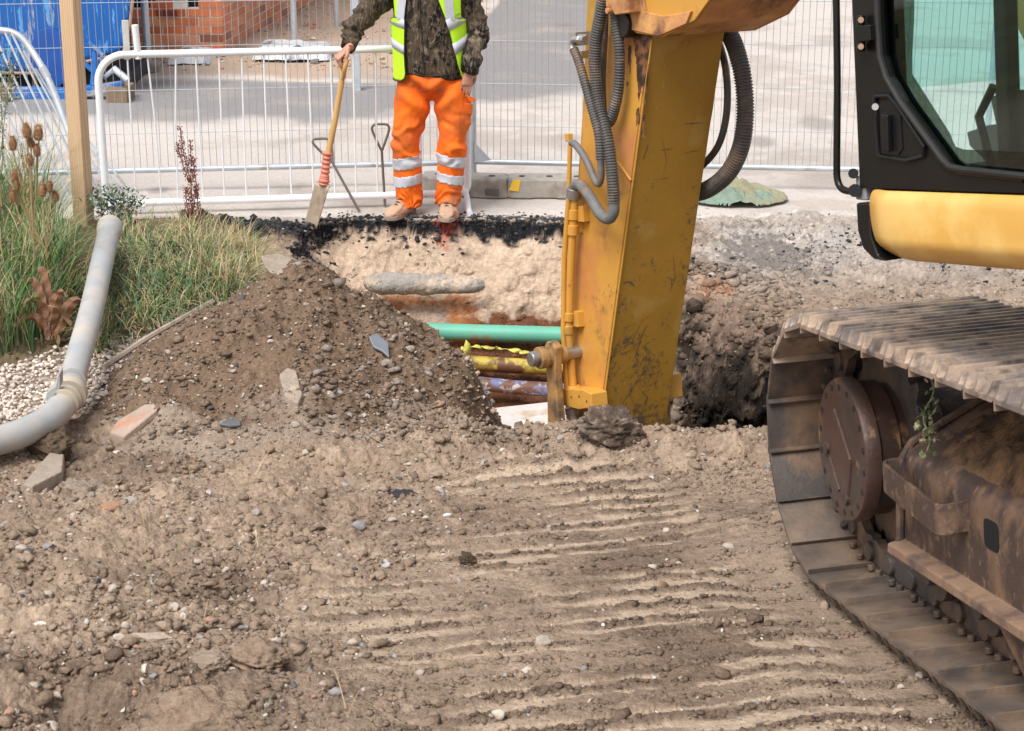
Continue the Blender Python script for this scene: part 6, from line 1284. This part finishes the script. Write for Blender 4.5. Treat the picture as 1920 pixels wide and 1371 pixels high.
def body():
    m = MB()
    loft(m, smooth_secs([(W(809, 165), .16, .10), (W(809, 130), .165, .11), (W(807, 80), .15, .10), (W(803, 20), .18, .11), (W(801, -20), .20, .11), (W(800, -42), .15, .085), (W(800, -58), .07, .065), (W(800, -70, -.01), .064, .065), (W(800, -92, -.02), .060, .062)]), 24)
    for (a, b, c_, s_) in (((776, 165), (766, 262), (768, 385), -1), ((843, 165), (850, 262), (841, 380), 1)):
        loft(m, smooth_secs([(W(*a), .085, .09), (W((a[0] + b[0]) / 2, 215), .075, .08), (W(*b), .052, .06), (W((b[0] + c_[0]) / 2, 310), .052, .06), (W(*c_), .036, .045)]))
        f0_ = W(*c_); f0_[2] = .05; m.tube([f0_, f0_ + V(.04 * s_ if s_ > 0 else -.10, -.14, -.02)], [.04, .035], 12)
    loft(m, smooth_secs([(W(745, -28), .055, .06), (W(700, 10, -.03), .045, .048), (W(667, 50, -.06), .038, .040), (W(657, 72, -.12), .030, .030), (W(656, 90, -.185), .024, .028)]))
    loft(m, smooth_secs([(W(856, -28), .055, .06), (W(884, 20, 0), .045, .048), (W(892, 62, -.01), .038, .040), (W(882, 115, -.06), .029, .032), (W(878, 140, -.08), .024, .029)]))
    # hands
    hb_ = W(645, 112, -.20); dh = nrm(V(-.70, -.26, -.66)); nh = nrm(V(-.6, -.23, .76)); wr = hb_ - dh * .072 + nh * .036
    hand_into(m, wr, dh, nh, [(1.0, 1.35, 1.0)] * 4, 1.05, thumb=-1)
    wr2 = W(878, 131, -.085)
    hand_into(m, wr2, nrm(V(-.10, -.10, -1)), nrm(V(.35, -1, .0)), [(.05, .18, .15), (.1, .2, .15), (.18, .25, .2), (.3, .3, .2)], .93, thumb=-1)
    # head
    hc = W(800, -108, -.03); b = bmesh.new(); bmesh.ops.create_icosphere(b, subdivisions=4, radius=1); hv = np.array([p.co[:] for p in b.verts]); hf = [tuple(q.index for q in p.verts) for p in b.faces]; b.free()
    x, y, z = hv.T; hv2 = np.stack([x * (.080 - .016 * sst(-z, .1, 1)), y * .096, z * .118], 1); hv2[:, 1] += -.012 * sst(-z, .2, 1)
    m.add(hv2 + hc, hf)
    f = lambda a, b_, c: hc + V(a, b_, c)
    m.tube([f(0, -.088, .028), f(0, -.100, .0), f(0, -.112, -.022), f(0, -.098, -.03)], [.009, .011, .0135, .010], 10)
    m.tube([f(-.045, -.080, .036), f(-.02, -.092, .040), f(.02, -.092, .040), f(.045, -.080, .036)], .008, 8)
    m.tube([f(-.024, -.086, -.055), f(0, -.095, -.052), f(.024, -.086, -.055)], [.005, .008, .005], 8); m.tube([f(-.022, -.085, -.067), f(0, -.093, -.068), f(.022, -.085, -.067)], [.005, .008, .005], 8)
    m.tube([f(-.02, -.075, -.098), f(.02, -.075, -.098)], .018, 10)
    for s_ in (-1, 1): m.tube([f(s_ * .076, .0, .022), f(s_ * .084, .012, .012), f(s_ * .083, .008, -.012), f(s_ * .075, .0, -.028)], [.009, .012, .010, .007], 8)
    v, fc, n = remesh(m, .0042, 3); o = put('body', v, fc, SKIN, WK)
    for s_ in (-1, 1):
        e = MB(); e.tube([f(s_ * .031, -.078, .020), f(s_ * .031, -.0875, .020)], [.013, .007], 12); e.build('eye', mat('eye_white', (.7, .68, .65), .2), WK, smooth=True)
        e = MB(); e.tube([f(s_ * .031, -.086, .020), f(s_ * .031, -.0905, .020)], [.0055, .003], 10); e.build('iris', mat('iris_brown', (.05, .03, .02), .2), WK, smooth=True)
    b = bmesh.new(); bmesh.ops.create_icosphere(b, subdivisions=4, radius=1); hv = np.array([p.co[:] for p in b.verts]); hf = [tuple(q.index for q in p.verts) for p in b.faces]; b.free()
    keep = (hv[:, 2] > .38 - .75 * sst(hv[:, 1], -.45, .35)); 
    hh = hv * V(.083, .103, .125) * (1 + .03 * fbm(hv[:, 0], hv[:, 2] + hv[:, 1], .12, 3, 520))[:, None]; ff = [q for q in hf if all(keep[i] for i in q)]; used = sorted({i for q in ff for i in q}); mp_ = {a: k for k, a in enumerate(used)}
    h = put('hair', (hh + hc)[used], [tuple(mp_[i] for i in q) for q in ff], HAIR, WK); s2 = h.modifiers.new('solid', 'SOLIDIFY'); s2.thickness = .012; s2.offset = -1
body()
def boot(ank, toe, lb):
    """ank, toe: ground points under the heel and at the toe tip"""
    d = nrm(toe - ank); L = np.linalg.norm(toe - ank); s_ = V(-d[1], d[0], 0); n = 22; vs = []; ts = np.linspace(0, 1, 17)
    b = bpy.data.objects.new('boot', None); sc.collection.objects.link(b); b.parent = WK; bpy.context.view_layer.update()
    wd = np.interp(ts, [0, .05, .2, .45, .7, .88, .97, 1], [.020, .034, .040, .038, .050, .046, .028, .010]); ht = np.interp(ts, [0, .06, .2, .34, .5, .65, .8, .93, 1], [.10, .15, .165, .155, .105, .082, .072, .052, .030])
    for t, w, h in zip(ts, wd, ht):
        for k in range(n):
            a = 2 * math.pi * k / n; q = math.cos(a); z = math.sin(a); zz = (.022 + (h - .022) * (.5 + .5 * np.sign(z) * abs(z) ** .7)); ww = w * np.sign(q) * abs(q) ** .75 * (1 - .30 * max(0, z) ** 2 * (h > .09))
            vs.append(ank + d * L * t + s_ * ww + V(0, 0, zz))
    fs = [(i * n + k, i * n + (k + 1) % n, (i + 1) * n + (k + 1) % n, (i + 1) * n + k) for i in range(16) for k in range(n)] + [tuple(range(n))[::-1], tuple(range(16 * n, 17 * n))]
    m = MB(); m.add(vs, fs); o = m.build('upper', LEATH, b, smooth=True); bmf(o); ss = o.modifiers.new('sub', 'SUBSURF'); ss.levels = 1; ss.render_levels = 1
    m = MB(); pl = [ank + d * (L * t - .004 * (t == 0) + .006 * (t == 1)) + s_ * (w + .005) for t, w in zip(ts, wd)] + [ank + d * L * t - s_ * (w + .005) for t, w in list(zip(ts, wd))[::-1]]
    m.prism([p + V(0, 0, .001) for p in pl], V(0, 0, .026)); o = m.build('sole', SOLE, b, bevel=.004)
    m = MB()
    for k in range(4):
        t = .40 + .075 * k; h = np.interp(t, [0, .06, .2, .34, .5, .65, .8], [.10, .15, .165, .155, .105, .082, .072]) + .003; c = ank + d * L * t; m.tube([c - s_ * .026 + V(0, 0, h - .016), c + V(0, 0, h + .002) + d * .01, c + s_ * .026 + V(0, 0, h - .014)], .0032, 6)
    c = ank + d * L * .38 + V(0, 0, .155); m.tube([c, c + s_ * .03 - V(0, 0, .012) + d * .02, c + s_ * .012 - V(0, 0, .02) + d * .03, c], .003, 6); m.tube([c, c - s_ * .03 - V(0, 0, .014) + d * .02, c - s_ * .01 - V(0, 0, .022) + d * .03, c], .003, 6); m.build('laces', LACE, b, smooth=True)
h1 = G(776, 388); h1[1] = YW + .07; h1[2] = 0; boot(h1, h1 + V(-.15, -.235, 0), 'l')
h2 = G(840, 385); h2[1] = YW + .06; h2[2] = 0; boot(h2, h2 + V(.005, -.275, 0), 'r')
# ---------------------------------------------------------------- spade
def spade():
    top = W(645, 112, -.20); tip = G(583, 426, -.02); tip[1] = 11.60; tip = P(583, 426, 11.55); d = nrm(tip - top)
    t = thing('spade', tuple(tip), 'wooden handled digging spade with taped socket held by the worker', 'spade')
    def along(px, py):     # point on the spade axis at the photo height py
        n_ = np.cross(V(1, 0, 0), d); return hit(px, py, top, nrm(n_))
    wa = mat('ash_handle', (.56, .33, .12), .5, vary=.12, scale=9, stretch=(3, 3, .4), col2=(.42, .24, .09), s2=5, m2=.58)
    s0 = along(641, 150); s1 = along(613, 300); m = MB(); m.tube([s0, (s0 + s1) / 2 + V(.004, 0, 0), s1], [.0185, .0185, .020], 16); sh = m.build('shaft', wa, t, smooth=True)
    hb = W(645, 112, -.20); ax = nrm(V(.35, -.94, .0)); 
    for s_ in (-1, 1):
        m = MB(); q = [s0 - d * .0, s0 - d * .03 + ax * .018 * s_, hb + ax * .05 * s_ + d * .045, hb + ax * .056 * s_ + d * .01, hb + ax * .056 * s_ - d * .012]; m.tube(even(curve(q, 5), .01), .0135, 12, flat=1.15); m.build('handle_fork', wa, t, smooth=True)
    m = MB(); m.cyl(hb - ax * .068, hb + ax * .060, .0155, 16); g = m.build('grip', wa, t, bevel=.003)
    m = MB(); m.cyl(hb + ax * .0605 , hb + ax * .062, .0075, 12); m.build('grip_hole', RUBB_, g)
    e0, e1 = along(614, 285), along(607, 345); m = MB(); pts = even([e0, e1], .004); rr = [.027 + .0035 * math.sin(i * .9) + .003 * (i < 6) + .006 * (i > len(pts) - 12) for i in range(len(pts))]; m.tube(pts, rr, 16); m.build('socket_tape', mat('red_tape', (.62, .20, .13), .55, vary=.15, scale=18, bump=.3), t, smooth=True)
    b0, b1 = along(606, 345), along(584, 425); dd = nrm(b1 - b0); w = nrm(V(.86, -.45, -.2) - dd * np.dot(V(.86, -.45, -.2), dd)); n_ = np.cross(dd, w); bm_ = mat('worn_blade', (.40, .31, .23), .6, metal=.2, vary=.25, scale=10, col2=(.25, .17, .11), s2=6, m2=.55)
    vs = []; K = 9; R_ = 10
    for i in range(R_ + 1):
        for k in range(K + 1):
            u = (k / K - .5) * 2; vs.append(b0 + dd * np.linalg.norm(b1 - b0) * i / R_ + w * u * (.052 - .006 * i / R_) + n_ * (.010 * u * u))
    m = MB(); m.add(vs, [(i * (K + 1) + k, i * (K + 1) + k + 1, (i + 1) * (K + 1) + k + 1, (i + 1) * (K + 1) + k) for i in range(R_) for k in range(K)]); o = m.build('blade', bm_, t, smooth=True); s2 = o.modifiers.new('solid', 'SOLIDIFY'); s2.thickness = .005
    m = MB(); m.tube([b0 - w * .052 + n_ * .008, b0 + n_ * .0, b0 + w * .052 + n_ * .008], .006, 8); m.tube([b0 - dd * .03, b0 + dd * .05 - n_ * .003], [.018, .008], 12); m.build('tread', bm_, o, smooth=True)
spade()
# ---------------------------------------------------------------- grass and weeds
def leafmat(name, rough=.65):
    m = mat(name, None, rough, vary=.15, scale=25, attr=True, spec=.25); return m
LEAF = leafmat('leaf_blades')
def blades(name, roots, length, width, lean, cols, label, cat, kind='stuff', bend=(.3, 1.1), segs=5, dirs=None):
    n = len(roots); an = RNG.uniform(0, 2 * np.pi, n) if dirs is None else dirs + RNG.normal(0, .7, n); L = length * RNG.uniform(.55, 1.15, n); w = width * RNG.uniform(.6, 1.3, n); b0 = RNG.uniform(.05, lean, n); bb = RNG.uniform(bend[0], bend[1], n)
    dx, dy = np.cos(an), np.sin(an); vs = np.zeros((n, (segs + 1) * 2, 3)); p = roots.copy(); a = b0.copy(); tw = RNG.uniform(-.9, .9, n)
    for k in range(segs + 1):
        ww = w * (1 - (k / segs) ** 1.6) * .5 + .0003; sx = -dy * np.cos(tw) + dx * np.sin(tw) * .4; sy = dx * np.cos(tw) + dy * np.sin(tw) * .4; sz = np.sin(tw) * .5
        off = np.stack([sx, sy, sz], 1) * ww[:, None]; vs[:, 2 * k] = p - off; vs[:, 2 * k + 1] = p + off
        st_ = L / segs; p = p + np.stack([dx * np.sin(a), dy * np.sin(a), np.cos(a)], 1) * st_[:, None]; a = a + bb / segs * 1.6
    f = np.array([[2 * k, 2 * k + 1, 2 * k + 3, 2 * k + 2] for k in range(segs)]); F = (f[None] + (np.arange(n) * (segs + 1) * 2)[:, None, None]).reshape(-1, 4)
    t = np.linspace(0, 1, segs + 1).repeat(2)[None, :, None]; C = cols[:, None, :] * (.75 + .45 * t); C = C.reshape(-1, 3)
    o = mesh_np(name, vs.reshape(-1, 3), F, LEAF, None, np.clip(C, .01, .9), True); return tag(o, label, cat, None, kind)
GR = [(.095, .20, .05), (.06, .155, .055), (.16, .25, .075), (.12, .21, .13), (.42, .31, .16), (.50, .39, .24)]
def gpick(n, w): return pick(n, GR, w)
def roots_in(poly_px, n, z=.1, clump=True):
    a = np.array([G(x, y, z)[:2] for x, y in poly_px]); lo, hi = a.min(0), a.max(0); pts = RNG.uniform(lo, hi, (n * 3, 2)); d = polydist(pts[:, 0], pts[:, 1], a); k = d > 0
    if clump: k &= fbm(pts[:, 0], pts[:, 1], .16, 2, 601) + RNG.uniform(-.5, .5, len(pts)) > -.15
    pts = pts[k][:n]; return np.stack([pts[:, 0], pts[:, 1], surf(pts[:, 0], pts[:, 1]) - .01], 1)
r = roots_in([(-160, 425), (100, 430), (128, 500), (150, 560), (70, 625), (-160, 650)], 6200)
blades('tall_grass', r, .46, .0062, .35, gpick(len(r), [5, 3, 3, 2.5, 4, 3]), 'tall green grass growing along the left edge', 'grass')
r = roots_in([(-200, 415), (85, 415), (85, 470), (-200, 520)], 1500); blades('tall_grass', r, .72, .0065, .3, gpick(len(r), [4, 3, 2, 3, 3, 2.5]), 'tallest green grass at the left edge behind the teasel', 'grass')
r = roots_in([(205, 455), (330, 450), (470, 470), (480, 520), (420, 560), (330, 590), (230, 610), (170, 640), (150, 600)], 5200)
dd_ = np.where(RNG.uniform(0, 1, len(r)) < .6, -.5, 2.6); blades('arching_grass', r, .30, .0052, .9, gpick(len(r), [2.5, 2.5, 2.5, 4, 5, 4]), 'arching green and straw grass between drain pipe and heap', 'grass', bend=(.6, 1.9), dirs=dd_ - .9)
r = roots_in([(340, 440), (480, 455), (490, 510), (440, 560), (370, 550)], 2600); blades('dry_grass', r, .27, .0042, .9, gpick(len(r), [1, .5, 1.5, .6, 5, 5]), 'dry straw coloured grass left of the heap top', 'grass', bend=(.2, 1.2))
r = roots_in([(200, 420), (460, 430), (470, 460), (210, 470)], 700); blades('dry_grass', r, .22, .0035, 1.0, gpick(len(r), [1, .5, 1, .5, 4, 5]), 'sparse straw stems at the road edge', 'grass', bend=(.2, .9))
# straw bits lying on the soil
px = RNG.uniform(250, 900, 420); py = RNG.uniform(830, 1371, 420); q = np.array([G(a, b, np.interp(b, [850, 1371], [.0, .55])) for a, b in zip(px, py)]); kk = np.exp(-((px - 470) / 120) ** 2 - ((py - 890) / 60) ** 2) + .12 > RNG.uniform(0, 1, len(px)); q = q[kk]; q[:, 2] = surf(q[:, 0], q[:, 1]) + .01
blades('straw_litter', q, .12, .0028, 1.5, gpick(len(q), [.3, .2, .5, .5, 4, 5]), 'dry straw bits lying on the dug soil', 'straw', bend=(-.2, .5))
# teasels
TEA = mat('teasel_brown', (.36, .205, .10), .85, vary=.25, scale=90, bump=.6, bscale=150); STEM = mat('dry_stem', (.36, .25, .13), .8, vary=.2, scale=20)
def teasel(base_px, heads, label):
    b = G(base_px[0], base_px[1], .12); yt = b[1]
    t = thing('teasel', tuple(b), label, 'teasel', 'teasels in the left grass')
    fork = P(base_px[0] + 2, (base_px[1] + min(h[1] for h in heads)) / 2 + 25, yt); m = MB(); m.tube(curve([b, b * .5 + fork * .5 + V(.01, 0, 0), fork], 4), [.006] * 9, 6)
    for (hx, hy, s_) in heads: h = P(hx, hy + 10 * s_, yt + .03 * math.sin(hx)); m.tube(curve([fork, fork * .4 + h * .6 + V(0, 0, -.03), h], 4), .0032, 6)
    m.build('stem', STEM, t, smooth=True)
    for (hx, hy, s_) in heads:
        c = P(hx, hy, yt + .03 * math.sin(hx)); d = nrm(V(.15 * math.sin(hx * 3), 0, 1)); rr = .022 * s_ / 1.3; hl = .036 * s_ / 1.3; m = MB(); m.tube([c - d * hl, c - d * hl * .6, c, c + d * hl * .6, c + d * hl], [rr * .45, rr * .9, rr, rr * .75, rr * .15], 16)
        rg = random.Random(int(hx))
        for k in range(420):
            a = rg.uniform(0, 6.28); u = rg.uniform(-1, 1); e = V(math.cos(a), math.sin(a), .25); p = c + d * hl * u + e * rr * math.sqrt(max(.05, 1 - u * u)) * .9; q = p + nrm(e + V(0, 0, u * .6)) * rr * .85; w_ = V(-math.sin(a), math.cos(a), 0) * .0011; m.add([p - w_, p + w_, q], [(0, 1, 2)])
        m.build('seed_head', TEA, t)
    m = MB()
    for (hx, hy, s_) in heads[:4]:
        c = P(hx, hy + 9 * s_, yt); 
        for k in range(5): a = k * 1.25; m.tube([c, c + V(math.cos(a) * .03, math.sin(a) * .03, -.002), c + V(math.cos(a) * .045, math.sin(a) * .045, .03)], [.0016, .0013, .0005], 4)
    m.build('bract', STEM, t)
teasel((60, 560), [(50, 245, 1.35), (72, 249, 1.4), (24, 269, 1.25), (58, 267, 1.05), (69, 282, 1.1), (56, 300, 1.05)], 'taller teasel with six brown heads in the left grass')
teasel((85, 560), [(28, 329, 1.1), (31, 346, 1.0), (24, 368, 1.1), (80, 357, 1.15), (93, 350, 1.0), (104, 368, 1.0)], 'shorter teasel with six brown heads in the left grass')
# dock: red-brown seed spike
def dock():
    b = G(368, 452, .08); yt = b[1]; t = thing('dock_plant', tuple(b), 'red brown dock seed spike in front of the white barrier', 'weed'); RED = mat('dock_red', (.21, .055, .035), .8, vary=.3, scale=60); rg = random.Random(9)
    lines = [[(368, 450), (362, 400), (357, 340), (345, 290), (337, 237)], [(362, 400), (368, 350), (364, 320), (364, 295)], [(360, 390), (352, 360), (348, 350)], [(355, 340), (340, 300), (334, 275), (334, 268)], [(358, 345), (358, 300), (357, 262)], [(366, 440), (372, 400), (368, 350)], [(357, 420), (350, 380), (347, 352)]]
    m = MB(); s_ = MB()
    for L in lines:
        q = even(curve([P(x, y, yt + .02 * math.sin(x)) for x, y in L], 5), .008); s_.tube(q, .0028, 5)
        for i, p in enumerate(q):
            if p[2] < b[2] + .14 and L is not lines[5]: continue
            if rg.random() < .2: continue
            for k in range(7):
                c = p + V(rg.uniform(-.015, .015), rg.uniform(-.012, .012), rg.uniform(-.005, .005)); r_ = rg.uniform(.003, .006); a = nrm(V(rg.uniform(-1, 1), rg.uniform(-1, 1), rg.uniform(-1, 1))); e = nrm(np.cross(a, V(.2, .1, 1))); f_ = np.cross(a, e); m.add([c + a * r_, c + e * r_, c - a * r_, c - e * r_, c + f_ * r_ * .7, c - f_ * r_ * .7], [(0, 1, 4), (1, 2, 4), (2, 3, 4), (3, 0, 4), (1, 0, 5), (2, 1, 5), (3, 2, 5), (0, 3, 5)])
    m.build('seeds', RED, t); s_.build('stem', RED, t, smooth=True)
dock()
def leafy(name, base, stems, leafcol, lsize, n, label, cat, spread=.03, seedc=None, stemc=(.2, .25, .1), lw=.4):
    t = thing(name, tuple(base), label, cat); rg = random.Random(len(label)); s_ = MB(); vs = []; fs = []; cs = []
    for L in stems:
        q = even(curve(L, 6), .01); s_.tube(q, .0028, 5)
        for k in range(n):
            p = q[min(len(q) - 1, int((rg.random() ** .7) * len(q)))] + V(rg.gauss(0, spread), rg.gauss(0, spread), rg.gauss(0, spread * .6)); a = nrm(V(rg.uniform(-1, 1), rg.uniform(-1, 1), rg.uniform(-.5, 1))); e = nrm(np.cross(a, V(rg.uniform(-.5, .5), rg.uniform(-.5, .5), 1))); l = lsize * rg.uniform(.5, 1.3); b0 = len(vs)
            vs += [p - a * l, p + e * l * lw, p + a * l, p - e * l * lw]; fs.append((b0, b0 + 1, b0 + 2, b0 + 3)); c = V(*leafcol) * rg.uniform(.6, 1.35); c = V(*seedc) if (seedc and rg.random() < .2) else c; cs += [c] * 4
    s_.build('stem', mat('green_stem', stemc, .7), t, smooth=True); mesh_np('leaves', np.array(vs), fs, LEAF, t, np.array(cs))
def st_(pxs, y): return [P(x, yy_, y) for x, yy_ in pxs]
yb_ = 11.2; bs = P(205, 418, yb_)
leafy('mugwort_bush', bs, [st_([(200, 430), (190 + 12 * k, 395), (182 + 14 * k, 350 + 6 * abs(k - 2))], yb_ + .05 * (k % 3) - .05) for k in range(6)], (.085, .135, .075), .017, 190, 'small dark green bush over the mouth of the drain pipe', 'bush', .035, (.45, .48, .38))
leafy('thistle', G(-8, 430, .1), [st_([(-10, 430), (5, 300), (2, 180), (6, 110)], 11.0), st_([(0, 300), (14, 170), (20, 95)], 11.0), st_([(-10, 300), (-14, 180), (-8, 80)], 11.0), st_([(0, 240), (22, 160), (24, 120)], 10.95)], (.12, .17, .11), .014, 120, 'thistle with pale seed heads at the upper left edge', 'thistle', .026, (.46, .35, .28))
leafy('willowherb', G(95, 610, .1), [st_([(100, 620), (88, 540), (70, 470), (62, 430)], 9.9), st_([(100, 620), (112, 560), (126, 500), (128, 470)], 9.95), st_([(95, 610), (70, 580), (52, 540)], 9.85), st_([(95, 600), (98, 520), (96, 450)], 9.9)], (.22, .10, .05), .022, 60, 'reddish stemmed weed with browning leaves in the left grass', 'weed', .03, (.16, .20, .08), (.28, .09, .06), .22)
def big_leaf_plant():
    b = G(100, 640, .06); t = thing('dying_dock', tuple(b), 'dock plant with broad curled brown leaves beside the drain pipe', 'weed'); rg = random.Random(4); DL = mat('brown_leaf', (.20, .095, .05), .75, vary=.3, scale=14, col2=(.16, .17, .06), s2=9, m2=.60, bump=.5, bscale=40)
    for k, (tx, ty) in enumerate(((60, 520), (78, 500), (118, 545), (136, 575), (150, 560), (40, 600), (90, 630), (108, 645), (124, 600), (70, 590), (56, 560), (140, 605))):
        e = P(tx, ty, b[1] + .08 * math.sin(k * 2.3)); c0 = b + V(rg.uniform(-.03, .03), rg.uniform(-.05, .05), .02); mid = c0 * .45 + e * .55 + V(0, 0, .05); q = even(curve([c0, mid, e, e + V((tx - 95) * .0008, -.01, -.03)], 5), .012); vs = []; N = len(q); w_ = nrm(np.cross(e - c0, V(.2, 1, .3))); up_ = nrm(np.cross(w_, e - c0))
        for i, p in enumerate(q):
            u = i / (N - 1); ww = .028 * math.sin(math.pi * min(1, u * .95 + .05)) ** .7 + .002
            for s_ in (-1, -.5, 0, .5, 1): vs.append(p + w_ * ww * s_ + up_ * (abs(s_) * ww * .5 + .006 * math.sin(i * 1.3 + s_ * 2)))
        m = MB(); m.add(vs, [(i * 5 + j, i * 5 + j + 1, (i + 1) * 5 + j + 1, (i + 1) * 5 + j) for i in range(N - 1) for j in range(4)]); m.build('leaf', DL, t, smooth=True)
big_leaf_plant()
def seed_stalk(name, lines, y, col, label, r_=.0058, n=5):
    t_ = [even(curve([P(a, b, y) for a, b in L], 6), .006) for L in lines]; base = t_[0][0]; t = thing(name, tuple(base), label, 'weed'); m = MB(); s_ = MB(); rg = random.Random(3)
    for q in t_:
        s_.tube(q, .0022, 5)
        for p in q:
            for k in range(n):
                if rg.random() < .35: continue
                c = p + V(rg.gauss(0, .006), rg.gauss(0, .006), rg.gauss(0, .004)); a = nrm(V(rg.uniform(-1, 1), rg.uniform(-1, 1), rg.uniform(-1, 1))); e = nrm(np.cross(a, V(.2, .1, 1))); m.add([c + a * r_, c + e * r_ * .6, c - a * r_, c - e * r_ * .6], [(0, 1, 2, 3)])
    m.build('seeds', mat('seed_ochre', col, .8, vary=.3, scale=50), t); s_.build('stem', STEM, t, smooth=True)
seed_stalk('seed_stalk', [[(62, 560), (58, 450), (50, 360), (40, 268)], [(58, 470), (46, 430), (38, 405)], [(60, 500), (78, 470), (92, 455)]], 10.3, (.52, .33, .11), 'upright ochre seed stalk in front of the teasels')
seed_stalk('drooping_stalk', [[(60, 530), (66, 580), (76, 640), (83, 695)], [(60, 530), (40, 570), (18, 600), (2, 640)], [(60, 530), (62, 480)]], 9.6, (.56, .33, .13), 'drooping ochre seed stalk hanging over the gravel edge')
